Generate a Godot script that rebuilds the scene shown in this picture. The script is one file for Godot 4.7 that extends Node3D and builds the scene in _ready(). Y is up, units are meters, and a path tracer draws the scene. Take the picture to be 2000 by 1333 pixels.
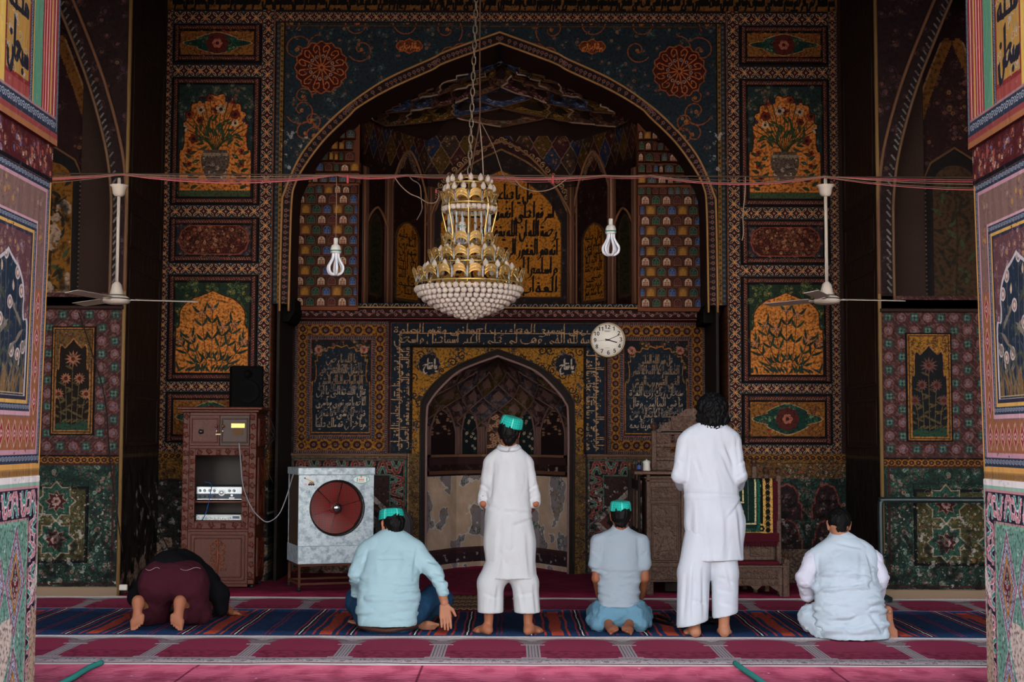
extends Node3D
# ---------------------------------------------------------------- camera model
const FOC := 2750.0          # focal length in pixels of a 2000 x 1333 picture
const EYE := 1.38
const PITCH := 3.95
const ROLL := .2
# distances from the camera to the frontal planes of the hall
const D_SIDE := 12.28
const D_PIER := 13.58
const D_TILE := 14.15
const D_REC := 14.4
var cam_basis := Basis()
var rng := RandomNumberGenerator.new()
var M := {}
var names := {}
func W(px: float, py: float, d: float) -> Vector3:
	var v := cam_basis * Vector3((px - 1000.0) / FOC, (666.5 - py) / FOC, -1.0)
	return Vector3(0, EYE, 0) + v * (d / -v.z)
func FL(px: float, py: float, y := .0) -> Vector3:
	var v := cam_basis * Vector3((px - 1000.0) / FOC, (666.5 - py) / FOC, -1.0)
	return Vector3(0, EYE, 0) + v * ((y - EYE) / v.y)
func PX(px: float, d: float, py := 700.0) -> float: return W(px, py, d).x
func PY(py: float, d: float, px := 1000.0) -> float: return W(px, py, d).y
# ---------------------------------------------------------------- nodes
func numbered(called: String) -> String:
	if not names.has(called):
		names[called] = 0
		return called
	names[called] += 1
	return "%s_%03d" % [called, names[called]]
func thing(called: String, label: String, category: String, at := Vector3.ZERO, turn := .0, group := "") -> Node3D:
	var o := Node3D.new()
	o.name = numbered(called)
	add_child(o)
	o.position = at
	o.rotation.y = turn
	tag(o, label, category, group)
	return o
func tag(o: Node, label: String, category: String, group := "") -> Node:
	o.set_meta("label", label)
	o.set_meta("category", category)
	if group != "":
		o.set_meta("group", group)
	return o
func setting(called: String) -> Node3D:
	var o := Node3D.new()
	o.name = called
	add_child(o)
	o.set_meta("kind", "structure")
	return o
func put(parent: Node, called: String, mesh: Mesh, m: Material, at := Vector3.ZERO, rot := Vector3.ZERO) -> MeshInstance3D:
	var o := MeshInstance3D.new()
	o.name = numbered(called) if parent == self else called
	o.mesh = mesh
	o.material_override = m
	parent.add_child(o, true)
	o.position = at
	o.rotation = rot
	return o
# ---------------------------------------------------------------- materials
func mat(c: Color, rough := .8, tex: Texture2D = null, metal := .0) -> StandardMaterial3D:
	var m := StandardMaterial3D.new()
	m.albedo_color = c
	m.roughness = rough
	m.metallic = metal
	m.metallic_specular = .5 if metal > .1 else clampf(.62 - rough * .6, .12, .5)
	if tex:
		m.albedo_texture = tex
	m.cull_mode = BaseMaterial3D.CULL_DISABLED
	return m
func nz_normal(freq: float, strength: float, seed_: int, size := 256) -> NoiseTexture2D:
	var n := FastNoiseLite.new()
	n.seed = seed_
	n.frequency = freq
	n.fractal_octaves = 4
	var t := NoiseTexture2D.new()
	t.width = size
	t.height = size
	t.seamless = true
	t.noise = n
	t.as_normal_map = true
	t.bump_strength = strength
	return t
func with_normal(m: StandardMaterial3D, t: Texture2D, scale: float, k := 1.0) -> StandardMaterial3D:
	m.normal_enabled = true
	m.normal_texture = t
	m.normal_scale = k
	m.uv1_triplanar = true
	m.uv1_scale = Vector3.ONE * scale
	return m
func V3(x: float, y: float, z: float) -> Vector3: return Vector3(x, y, z)
func V2(x: float, y: float) -> Vector2: return Vector2(x, y)
func hx(s: String) -> Color: return Color.html(s)
# ---------------------------------------------------------------- meshes
func st_new() -> SurfaceTool:
	var st := SurfaceTool.new()
	st.begin(Mesh.PRIMITIVE_TRIANGLES)
	st.set_smooth_group(-1)
	return st
func fin(st: SurfaceTool) -> ArrayMesh:
	st.generate_normals()
	return st.commit()
func tri(st: SurfaceTool, a: Vector3, b: Vector3, c: Vector3) -> void:
	for v in [a, b, c]:
		st.set_uv(Vector2.ZERO)
		st.add_vertex(v)
func quad(st: SurfaceTool, a: Vector3, b: Vector3, c: Vector3, d: Vector3) -> void:
	tri(st, a, b, c); tri(st, a, c, d)
func quad_uv(st: SurfaceTool, p: Array, uv: Array) -> void:
	for i in [0, 1, 2, 0, 2, 3]:
		st.set_uv(uv[i])
		st.add_vertex(p[i])
# box with chamfered edges along its front (+z) face; uv from a painter's plane if given
func slab(x0: float, y0: float, x1: float, y1: float, zb: float, zf: float, bev := .004, P: Pt = null, mirror := .0) -> ArrayMesh:
	var st := st_new()
	var f := [Vector3(x0 + bev, y0 + bev, zf), Vector3(x0 + bev, y1 - bev, zf), Vector3(x1 - bev, y1 - bev, zf), Vector3(x1 - bev, y0 + bev, zf)]
	var e := [Vector3(x0, y0, zf - bev), Vector3(x0, y1, zf - bev), Vector3(x1, y1, zf - bev), Vector3(x1, y0, zf - bev)]
	var b := [Vector3(x0, y0, zb), Vector3(x0, y1, zb), Vector3(x1, y1, zb), Vector3(x1, y0, zb)]
	var q := func(v: Array) -> void:
		var uv := []
		for p: Vector3 in v:
			uv.append(P.uv(mirror - p.x if mirror != .0 else p.x, p.y) if P else Vector2(p.x, p.y))
		quad_uv(st, v, uv)
	q.call(f)
	for i in 4:
		var j := (i + 1) % 4
		q.call([e[i], e[j], f[j], f[i]])
		q.call([b[i], b[j], e[j], e[i]])
	q.call([b[3], b[2], b[1], b[0]])
	return fin(st)
func box(x: float, y: float, z: float, bev := .004) -> ArrayMesh:
	# centred box, all edges chamfered
	var st := st_new()
	box_into(st, Vector3.ZERO, Vector3(x, y, z), bev)
	return fin(st)
func box_into(st: SurfaceTool, c: Vector3, s: Vector3, bev := .004, basis := Basis()) -> void:
	var h := s * .5
	bev = minf(bev, minf(h.x, minf(h.y, h.z)) * .6)
	var sg := [-1.0, 1.0]
	var p := {}
	for ax in 3:
		for i in sg:
			for j in sg:
				for k in sg:
					var v := Vector3(i * h.x, j * h.y, k * h.z)
					for a in 3:
						if a != ax:
							v[a] -= signf(v[a]) * bev
					p[[ax, i, j, k]] = c + basis * v
	for i in sg:
		_bq(st, [p[[0, i, -1.0, -1.0]], p[[0, i, -1.0, 1.0]], p[[0, i, 1.0, 1.0]], p[[0, i, 1.0, -1.0]]], c)
		_bq(st, [p[[1, -1.0, i, -1.0]], p[[1, -1.0, i, 1.0]], p[[1, 1.0, i, 1.0]], p[[1, 1.0, i, -1.0]]], c)
		_bq(st, [p[[2, -1.0, -1.0, i]], p[[2, -1.0, 1.0, i]], p[[2, 1.0, 1.0, i]], p[[2, 1.0, -1.0, i]]], c)
	if bev > .0005:
		for i in sg:
			for j in sg:
				_bq(st, [p[[0, i, j, -1.0]], p[[0, i, j, 1.0]], p[[1, i, j, 1.0]], p[[1, i, j, -1.0]]], c)
				_bq(st, [p[[0, i, -1.0, j]], p[[0, i, 1.0, j]], p[[2, i, 1.0, j]], p[[2, i, -1.0, j]]], c)
				_bq(st, [p[[1, -1.0, i, j]], p[[1, 1.0, i, j]], p[[2, 1.0, i, j]], p[[2, -1.0, i, j]]], c)
				for k in sg:
					var a: Vector3 = p[[0, i, j, k]]
					var b: Vector3 = p[[1, i, j, k]]
					var d: Vector3 = p[[2, i, j, k]]
					if (b - a).cross(d - a).dot(a - c) > 0:
						tri(st, a, d, b)
					else:
						tri(st, a, b, d)
func _bq(st: SurfaceTool, q: Array, c: Vector3) -> void:
	var n: Vector3 = (q[1] - q[0]).cross(q[2] - q[0])
	if n.dot((q[0] + q[2]) * .5 - c) > 0:
		q.reverse()
	quad_uv(st, q, [Vector2(0, 0), Vector2(0, 1), Vector2(1, 1), Vector2(1, 0)])
func lathe(prof: Array, seg := 24) -> ArrayMesh:
	# prof: Vector2(radius, y), smooth
	var st := SurfaceTool.new()
	st.begin(Mesh.PRIMITIVE_TRIANGLES)
	st.set_smooth_group(0)
	for i in prof.size() - 1:
		for k in seg:
			var a0 := TAU * k / seg
			var a1 := TAU * (k + 1) / seg
			var q := []
			for t in [[i, a0], [i + 1, a0], [i + 1, a1], [i, a1]]:
				var p: Vector2 = prof[t[0]]
				q.append(Vector3(p.x * sin(t[1]), p.y, p.x * cos(t[1])))
			var u := [Vector2(float(k) / seg, float(i) / prof.size()), Vector2(float(k) / seg, float(i + 1) / prof.size()), Vector2(float(k + 1) / seg, float(i + 1) / prof.size()), Vector2(float(k + 1) / seg, float(i) / prof.size())]
			quad_uv(st, [q[0], q[3], q[2], q[1]], [u[0], u[3], u[2], u[1]])
	st.index()
	st.generate_normals()
	return st.commit()
func tube_into(st: SurfaceTool, pts: Array, r, seg := 6, closed := false) -> void:
	var n := pts.size()
	var rings := []
	var up := Vector3.UP
	for i in n:
		var t: Vector3
		if closed:
			t = (pts[(i + 1) % n] - pts[(i + n - 1) % n]).normalized()
		else:
			t = (pts[mini(i + 1, n - 1)] - pts[maxi(i - 1, 0)]).normalized()
		if t.length() < .5:
			t = Vector3.UP
		if i == 0:
			up = Vector3.UP if absf(t.y) < .9 else Vector3.RIGHT
		var s := t.cross(up).normalized()
		up = s.cross(t).normalized()
		var rr: float = r if r is float else r[i]
		var ring := []
		for k in seg:
			var a := TAU * k / seg
			ring.append(pts[i] + (s * cos(a) + up * sin(a)) * rr)
		rings.append(ring)
	for i in (n if closed else n - 1):
		for k in seg:
			var a: Array = rings[i]
			var b: Array = rings[(i + 1) % n]
			quad_uv(st, [a[k], a[(k + 1) % seg], b[(k + 1) % seg], b[k]], [Vector2(float(k) / seg, i * .1), Vector2(float(k + 1) / seg, i * .1), Vector2(float(k + 1) / seg, i * .1 + .1), Vector2(float(k) / seg, i * .1 + .1)])
	if not closed:
		for k in range(1, seg - 1):
			tri(st, rings[0][0], rings[0][k + 1], rings[0][k])
			tri(st, rings[n - 1][0], rings[n - 1][k], rings[n - 1][k + 1])
func tube(pts: Array, r, seg := 6, closed := false) -> ArrayMesh:
	var st := SurfaceTool.new()
	st.begin(Mesh.PRIMITIVE_TRIANGLES)
	st.set_smooth_group(0)
	tube_into(st, pts, r, seg, closed)
	st.generate_normals()
	return st.commit()
func smooth3(p: Array, n := 6) -> Array:
	var o := []
	for i in p.size() - 1:
		var a: Vector3 = p[maxi(i - 1, 0)]
		var d: Vector3 = p[mini(i + 2, p.size() - 1)]
		for k in n:
			o.append(p[i].cubic_interpolate(p[i + 1], a, d, float(k) / n))
	o.append(p[-1])
	return o
# ---------------------------------------------------------------- painting of flat ornament
static func curve2(p: Array, n := 6) -> PackedVector2Array:
	var o := PackedVector2Array()
	for i in p.size() - 1:
		var a: Vector2 = p[maxi(i - 1, 0)]
		var d: Vector2 = p[mini(i + 2, p.size() - 1)]
		for k in n:
			o.append(p[i].cubic_interpolate(p[i + 1], a, d, float(k) / n))
	o.append(p[-1])
	return o
class Pt:
	var im: Image
	var s: float
	var x0: float
	var y1: float
	var w: float
	var h: float
	var r := RandomNumberGenerator.new()
	func _init(ax0: float, ay0: float, ax1: float, ay1: float, scale: float, bg: Color, alpha := false) -> void:
		s = scale
		x0 = ax0
		y1 = ay1
		w = ax1 - ax0
		h = ay1 - ay0
		im = Image.create(maxi(2, int(round(w * s))), maxi(2, int(round(h * s))), false, Image.FORMAT_RGBA8)
		im.fill(bg)
		r.seed = 7
	func uv(x: float, y: float) -> Vector2: return Vector2((x - x0) / w, (y1 - y) / h)
	func tex() -> ImageTexture: return ImageTexture.create_from_image(im)
	func rect(ax: float, ay: float, bx: float, by: float, c: Color) -> void:
		var a := int(round((minf(ax, bx) - x0) * s))
		var b := int(round((maxf(ax, bx) - x0) * s))
		var e := int(round((y1 - maxf(ay, by)) * s))
		var f := int(round((y1 - minf(ay, by)) * s))
		im.fill_rect(Rect2i(a, e, maxi(1, b - a), maxi(1, f - e)), c)
	func frame(ax: float, ay: float, bx: float, by: float, t: float, c: Color) -> void:
		rect(ax, ay, bx, ay + t, c)
		rect(ax, by - t, bx, by, c)
		rect(ax, ay, ax + t, by, c)
		rect(bx - t, ay, bx, by, c)
	func poly(pts, c: Color) -> void:
		var n: int = pts.size()
		var px := PackedFloat32Array()
		var py := PackedFloat32Array()
		var lo := 1e9
		var hi := -1e9
		for p: Vector2 in pts:
			px.append((p.x - x0) * s)
			var yy := (y1 - p.y) * s
			py.append(yy)
			lo = minf(lo, yy)
			hi = maxf(hi, yy)
		for y in range(maxi(0, int(floor(lo))), mini(im.get_height() - 1, int(ceil(hi))) + 1):
			var yc := y + .5
			var xs := []
			var j := n - 1
			for i in n:
				if (py[i] > yc) != (py[j] > yc):
					xs.append(px[i] + (yc - py[i]) / (py[j] - py[i]) * (px[j] - px[i]))
				j = i
			xs.sort()
			for k in range(0, xs.size() - 1, 2):
				var a := int(round(xs[k]))
				var b := int(round(xs[k + 1]))
				if b > a:
					im.fill_rect(Rect2i(a, y, b - a, 1), c)
	func disc(x: float, y: float, rad: float, c: Color) -> void:
		var cx := (x - x0) * s
		var cy := (y1 - y) * s
		var rr := rad * s
		if rr < 1.2:
			im.fill_rect(Rect2i(int(cx - rr), int(cy - rr), maxi(1, int(round(rr * 2))), maxi(1, int(round(rr * 2)))), c)
			return
		for yy in range(int(floor(cy - rr)), int(ceil(cy + rr)) + 1):
			var q := rr * rr - (yy + .5 - cy) * (yy + .5 - cy)
			if q > 0:
				var e := sqrt(q)
				var a := int(round(cx - e))
				var b := int(round(cx + e))
				if b > a:
					im.fill_rect(Rect2i(a, yy, b - a, 1), c)
	func stroke(pts, width: float, c: Color) -> void:
		var k := maxf(1.0, width * s)
		var kk := int(round(k))
		var hk := k * .5
		for i in pts.size() - 1:
			var a := Vector2((pts[i].x - x0) * s, (y1 - pts[i].y) * s)
			var b := Vector2((pts[i + 1].x - x0) * s, (y1 - pts[i + 1].y) * s)
			var n := maxi(1, int(ceil(a.distance_to(b) / maxf(.7, k * .35))))
			for t in n + 1:
				var p := a.lerp(b, float(t) / n)
				if kk <= 3:
					im.fill_rect(Rect2i(int(p.x - hk), int(p.y - hk), kk, kk), c)
				else:
					var g := int(k * .29)
					im.fill_rect(Rect2i(int(p.x - hk) + g, int(p.y - hk), kk - 2 * g, kk), c)
					im.fill_rect(Rect2i(int(p.x - hk), int(p.y - hk) + g, kk, kk - 2 * g), c)
	# broad pen held at a slant
	func pen(pts, width: float, c: Color) -> void:
		var k := width * s
		var e := maxi(1, int(round(k * .36)))
		var m := maxi(1, int(ceil(k * .8)))
		for i in pts.size() - 1:
			var a := Vector2((pts[i].x - x0) * s, (y1 - pts[i].y) * s)
			var b := Vector2((pts[i + 1].x - x0) * s, (y1 - pts[i + 1].y) * s)
			var n := maxi(1, int(ceil(a.distance_to(b) / .9)))
			for t in n + 1:
				var p := a.lerp(b, float(t) / n)
				for q in m:
					var f := (float(q) / maxi(1, m - 1) - .5) * k * .7 if m > 1 else .0
					im.fill_rect(Rect2i(int(p.x + f), int(p.y - f * .8), e, e), c)
	func leaf(x: float, y: float, ang: float, len_: float, wid: float, c: Color, bend := .0) -> void:
		var L := []
		var R := []
		for i in 6:
			var t := i / 5.0
			var a := ang + bend * t
			var p := Vector2(x, y) + Vector2(cos(ang + bend * t * .5), sin(ang + bend * t * .5)) * len_ * t
			var o := Vector2(-sin(a), cos(a)) * wid * .5 * sin(PI * pow(t, .8))
			L.append(p + o)
			R.append(p - o)
		R.reverse()
		poly(L + R, c)
	func flower(x: float, y: float, rad: float, n: int, c: Color, c2: Color, a0 := .0) -> void:
		for i in n:
			var a := a0 + TAU * i / n
			disc(x + cos(a) * rad * .6, y + sin(a) * rad * .6, rad * .42, c)
		disc(x, y, rad * .36, c2)
	func spiral(x: float, y: float, rad: float, a0: float, turns: float, width: float, c: Color) -> void:
		var p := []
		var n := int(10 + absf(turns) * 12)
		for i in n + 1:
			var t := float(i) / n
			var a := a0 + turns * TAU * t
			p.append(Vector2(x, y) + Vector2(cos(a), sin(a)) * rad * (1.0 - .8 * t))
		stroke(p, width, c)
	# dense painted flora inside a rectangle
	func flora(ax: float, ay: float, bx: float, by: float, sd: int, n: int, size: float, vine: Color, cols: Array, leafc: Color) -> void:
		r.seed = sd
		for i in n:
			var x := r.randf_range(ax, bx)
			var y := r.randf_range(ay, by)
			var k := size * r.randf_range(.7, 1.3)
			spiral(x, y, k, r.randf() * TAU, (1.1 if r.randf() < .5 else -1.1), maxf(.004, k * .09), vine)
			for q in 4:
				var a := r.randf() * TAU
				leaf(x + cos(a) * k, y + sin(a) * k, a + r.randf_range(-1, 1), k * .7, k * .28, leafc, .8)
			var c: Color = cols[r.randi() % cols.size()]
			flower(x, y, k * .42, 5 + r.randi() % 3, c, vine, r.randf() * 3)
			if r.randf() < .6:
				c = cols[r.randi() % cols.size()]
				flower(x + r.randf_range(-1, 1) * k, y + r.randf_range(-1, 1) * k, k * .25, 5, c, leafc, r.randf() * 3)
	# repeat a small painted tile along a rectangle
	func band(ax: float, ay: float, bx: float, by: float, t: Pt, upright := false) -> void:
		var src := t.im
		if upright:
			src = t.im.duplicate()
			src.rotate_90(CLOCKWISE)
		var X0 := int(round((ax - x0) * s))
		var X1 := int(round((bx - x0) * s))
		var Y0 := int(round((y1 - by) * s))
		var Y1 := int(round((y1 - ay) * s))
		var thick := (X1 - X0) if upright else (Y1 - Y0)
		var along := (Y1 - Y0) if upright else (X1 - X0)
		if thick < 1 or along < 1:
			return
		var aspect := t.w / t.h
		var cnt := maxi(1, int(round(along / (thick * aspect))))
		var step := float(along) / cnt
		var sc := src.duplicate()
		if upright:
			sc.resize(thick, int(ceil(step)), Image.INTERPOLATE_BILINEAR)
		else:
			sc.resize(int(ceil(step)), thick, Image.INTERPOLATE_BILINEAR)
		for i in cnt:
			var o := int(round(i * step))
			im.blit_rect(sc, Rect2i(0, 0, sc.get_width(), sc.get_height()), Vector2i(X0, Y0 + o) if upright else Vector2i(X0 + o, Y0))
	# copy the part of another painting (same plane) that lies inside a polygon
	func clipped(src: Pt, pts) -> void:
		var k := Pt.new(src.x0, src.y1 - src.h, src.x0 + src.w, src.y1, src.s, Color(0, 0, 0, 0))
		k.poly(pts, Color(1, 1, 1, 1))
		im.blit_rect_mask(src.im, k.im, Rect2i(0, 0, src.im.get_width(), src.im.get_height()), Vector2i(int(round((src.x0 - x0) * s)), int(round((y1 - src.y1) * s))))
	# soil, worn spots and stains: a tile of stain images laid over all
	func soil(tile: Image) -> void:
		for y in range(0, im.get_height(), tile.get_height()):
			for x in range(0, im.get_width(), tile.get_width()):
				im.blend_rect(tile, Rect2i(0, 0, tile.get_width(), tile.get_height()), Vector2i(x, y))
	func soil_in(tile: Image, ax: float, ay: float, bx: float, by: float, off := Vector2i.ZERO) -> void:
		var X0 := int(round((ax - x0) * s))
		var X1 := int(round((bx - x0) * s))
		var Y0 := int(round((y1 - by) * s))
		var Y1 := int(round((y1 - ay) * s))
		for y in range(Y0, Y1, tile.get_height()):
			for x in range(X0, X1, tile.get_width()):
				var ww := mini(tile.get_width() - off.x, X1 - x)
				var hh := mini(tile.get_height() - off.y, Y1 - y)
				im.blend_rect(tile, Rect2i(off.x, off.y, ww, hh), Vector2i(x, y))
	# ------------------------------------------------ Arabic lettering, written with a broad pen
	const DOTS := {"ب": [-1, 1], "ت": [1, 2], "ث": [1, 3], "ن": [1, 1], "ي": [-1, 2], "ج": [-1, 1], "خ": [1, 1], "ذ": [1, 1], "ز": [1, 1], "ش": [1, 3], "ض": [1, 1], "ظ": [1, 1], "غ": [1, 1], "ف": [1, 1], "ق": [1, 2], "ة": [1, 2]}
	const ENDS := "اأإآدذرزوةىء"
	func v2(a: Array) -> Array:
		var o := []
		for i in range(0, a.size(), 2):
			o.append(Vector2(a[i], a[i + 1]))
		return o
	# strokes of one letter, u runs leftward; returns [width, strokes, u of the dots]
	func letter(ch: String, cr: bool, cl: bool) -> Array:
		var bowl := [.0, .0, .04, -.2, .25, -.36, .48, -.26, .56, .1]
		match ch:
			"ا", "أ", "إ", "آ":
				return [.24, [v2([0, 0, .08, .02, .11, .15, .11, 1.0]) if cr else v2([.1, 1.05, .12, .5, .11, .0])], .1]
			"ب", "ت", "ث", "ن", "ي":
				if cl:
					return [.3, [v2([.0 if cr else .12, .0, .15, .0]), v2([.13, .28, .15, .0, .3, .0])], .15]
				if ch == "ن":
					return [.72, [v2([.0 if cr else .06, .0 if cr else .2, .06, -.12, .3, -.36, .55, -.26, .62, .12])], .32]
				if ch == "ي":
					return [.95, [v2([0, 0, .18, .1, .36, .14, .42, .02, .25, -.1, .2, -.28, .4, -.4, .75, -.32, .86, -.05])], .45]
				return [1.02, [v2([.0 if cr else .06, .0 if cr else .24, .06, .04, .2, -.07, .55, -.09, .85, -.01, .93, .24])], .5]
			"ى":
				return [.95, [v2([0, 0, .18, .1, .36, .14, .42, .02, .25, -.1, .2, -.28, .4, -.4, .75, -.32, .86, -.05])], .45]
			"ج", "ح", "خ":
				var a := [v2([0, 0, .1, .05, .3, .22])] if cr else []
				if cl:
					return [.66, a + [v2([.58, .34, .3, .42, .1, .38]), v2([.1, .38, .35, .14, .5, .0, .66, .0])], .35]
				return [.74, a + [v2([.6, .34, .3, .42, .08, .38]), v2([.08, .38, .42, .12, .58, -.2, .42, -.5, .05, -.44])], .32]
			"د", "ذ":
				return [.46, [v2([0, 0, .1, .02, .2, .4]), v2([.2, .4, .36, .1, .3, .0, .1, .0])] if cr else [v2([.14, .42, .34, .2, .36, .04, .25, .0, .05, .0])], .2]
			"ر", "ز":
				return [.4, [v2([.0 if cr else .1, .0 if cr else .24, .12, .0, .26, -.24, .5, -.36])], .2]
			"و":
				return [.5, [v2([.0 if cr else .3, .0, .15, .02, .08, .16, .18, .3, .32, .2, .32, .0, .4, -.22, .62, -.34])], .2]
			"س", "ش":
				var t := v2([.0 if cr else .02, .0 if cr else .24, .05, .0, .15, .02, .19, .22, .22, .0, .32, .02, .36, .22, .39, .0, .52, .0])
				return [.52, [t], .24] if cl else [1.12, [t, v2([.5, .0, .54, -.2, .75, -.36, 1.0, -.26, 1.06, .1])], .24]
			"ص", "ض":
				var t := [v2([.0 if cr else .05, .0, .15, .2, .38, .32, .52, .16, .42, .0, .05, .0]), v2([.42, .0, .56, .02, .58, .2]), v2([.58, .2, .6, .0, .7, .0])]
				return [.7, t, .32] if cl else [1.2, t + [v2([.6, .0, .64, -.2, .85, -.36, 1.06, -.26, 1.14, .1])], .32]
			"ط", "ظ":
				return [.64, [v2([.0 if cr else .05, .0, .15, .2, .38, .32, .52, .16, .42, .0, .05, .0]), v2([.16, 1.0, .16, .1]), v2([.42, .0, .64, .0])], .4]
			"ع", "غ":
				if cl:
					return [.55, [v2([0, 0, .1, .0, .18, .24, .36, .26, .3, .1, .14, .02, .55, .0])], .24] if cr else [.58, [v2([.42, .36, .22, .44, .1, .28, .26, .16]), v2([.26, .16, .1, .05, .25, .0, .58, .0])], .26]
				return [.66, [v2([.36, .3, .2, .36, .1, .22, .28, .1]), v2([.28, .1, .1, -.1, .06, -.3, .25, -.5, .55, -.44])], .22]
			"ف", "ق":
				var t := v2([.0 if cr else .2, .0, .22, .02, .32, .18, .2, .34, .09, .2, .2, .06, .34, .0])
				if cl:
					return [.44, [t, v2([.3, .0, .44, .0])], .2]
				if ch == "ف":
					return [1.1, [t, v2([.3, .02, .36, -.05, .65, -.09, .95, -.01, 1.02, .22])], .2]
				return [.86, [t, v2([.3, .02, .3, -.16, .48, -.36, .7, -.26, .78, .1])], .2]
			"ك":
				if cl:
					return [.55, [v2([.62, 1.02, .3, .8, .12, .6]), v2([.12, .6, .35, .36, .36, .0, .55, .0])] + ([v2([0, 0, .36, 0])] if cr else []), .3]
				return [.92, [v2([.1, 1.02, .13, .1, .3, -.06, .65, -.07, .82, .2]), v2([.55, .55, .38, .45, .52, .36, .4, .26])] + ([v2([0, 0, .14, 0])] if cr else []), .3]
			"ل":
				if cl:
					return [.28, [v2([.1, 1.05, .12, .4, .12, .02, .28, .0])] + ([v2([0, 0, .14, 0])] if cr else []), .1]
				return [.7, [v2([.08, 1.05, .1, .0, .14, -.24, .34, -.36, .54, -.24, .6, .1])] + ([v2([0, 0, .1, 0])] if cr else []), .1]
			"م":
				var t := v2([.0 if cr else .1, .0, .09, .04, .1, .2, .24, .22, .3, .06, .15, -.02])
				return [.42, [t, v2([.15, .0, .42, .0])], .2] if cl else [.46, [t, v2([.28, .04, .35, -.2, .34, -.52])], .2]
			"ه":
				if cl and not cr:
					return [.52, [v2([.05, 0, .08, .24, .28, .36, .44, .16, .26, .0, .08, .04, .2, .2, .36, .02, .52, .0])], .2]
				if cl:
					return [.5, [v2([0, 0, .2, .02, .3, .24, .14, .28, .16, -.1, .28, -.22, .34, -.05, .22, .0, .5, .0])], .2]
				return [.44, [v2([.0 if cr else .2, .0, .12, .04, .18, .32, .36, .22, .34, .02, .12, .02])], .22]
			"ة":
				return [.44, [v2([.0 if cr else .2, .0, .12, .04, .18, .32, .36, .22, .34, .02, .12, .02])], .22]
			"لا":
				return [.62, [v2([.5, 1.05, .42, .5, .25, .1, .1, .02, .0 if cr else .14, .0]), v2([.1, 1.0, .3, .45, .46, .14, .36, .0, .1, .02])], .3]
			"ء":
				return [.3, [v2([.22, .36, .1, .3, .18, .2, .26, .16, .06, .12])], .2]
		return [.3, [], .1]
	# writes a line in metres: T maps (u leftward, v up) of alif height 1 to the plane; fits it into `room`
	func write(text: String, right: Vector2, size: float, room: float, width: float, c: Color, dir := Vector2(-1, 0), marks := true) -> void:
		var t := text.replace("لا", "#")
		var glyphs := []
		var total := .0
		var prev_joins := false
		for i in t.length():
			var ch := t[i]
			if ch == " ":
				total += .16
				prev_joins = false
				continue
			var nxt := t[i + 1] if i + 1 < t.length() else " "
			var joins := ch != "#" and not ENDS.contains(ch) and nxt != " " and nxt != "ء"
			var g := letter("لا" if ch == "#" else ch, prev_joins, joins)
			glyphs.append([total, g, ch])
			total += g[0]
			prev_joins = joins
		var hs := room / maxf(total, .1)
		var upv := Vector2(-dir.y, dir.x) * -1.0 if dir.x <= 0 else Vector2(-dir.y, dir.x)
		r.seed = text.length() * 31 + int(room * 100)
		for g in glyphs:
			for sk: Array in g[1][1]:
				var p := []
				for q: Vector2 in sk:
					p.append(right + dir * (g[0] + q.x) * hs + upv * q.y * size)
				pen(_cv(p), width, c)
			if DOTS.has(g[2]):
				var d: Array = DOTS[g[2]]
				var vv: float = .56 if d[0] > 0 else -.24
				if g[2] in ["ي", "ج"] and d[0] < 0:
					vv = -.3
				for k: int in d[1]:
					var o: Vector2 = right + dir * (g[0] + g[1][2] + (k - (d[1] - 1) * .5) * .17) * hs + upv * (vv + (.12 if k == 1 and d[1] == 3 else .0)) * size
					disc(o.x, o.y, width * .62, c)
			if marks and r.randf() < .3:
				var o: Vector2 = right + dir * (g[0] + .2) * hs + upv * (.72 + r.randf() * .2) * size
				pen([o, o + dir * .2 * hs + upv * -.1 * size], width * .5, c)
	func _cv(p: Array) -> PackedVector2Array:
		if p.size() < 3:
			return PackedVector2Array(p)
		var o := PackedVector2Array()
		for i in p.size() - 1:
			var a: Vector2 = p[maxi(i - 1, 0)]
			var d: Vector2 = p[mini(i + 2, p.size() - 1)]
			for k in 5:
				o.append(p[i].cubic_interpolate(p[i + 1], a, d, k / 5.0))
		o.append(p[-1])
		return o
func stain_tile(col: Color, freq: float, lo: float, hi: float, amax: float, sd: int, size := 384) -> Image:
	var n := FastNoiseLite.new()
	n.seed = sd
	n.frequency = freq
	n.fractal_octaves = 5
	var g := n.get_seamless_image(size, size)
	g.convert(Image.FORMAT_L8)
	var src := g.get_data()
	var out := PackedByteArray()
	out.resize(size * size * 4)
	var R := int(col.r * 255)
	var G := int(col.g * 255)
	var B := int(col.b * 255)
	var lut := PackedByteArray()
	lut.resize(256)
	for i in 256:
		lut[i] = int(clampf((i / 255.0 - lo) / (hi - lo), 0, 1) * amax * 255)
	var o := 0
	for i in size * size:
		out[o] = R
		out[o + 1] = G
		out[o + 2] = B
		out[o + 3] = lut[src[i]]
		o += 4
	return Image.create_from_data(size, size, false, Image.FORMAT_RGBA8, out)
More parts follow.
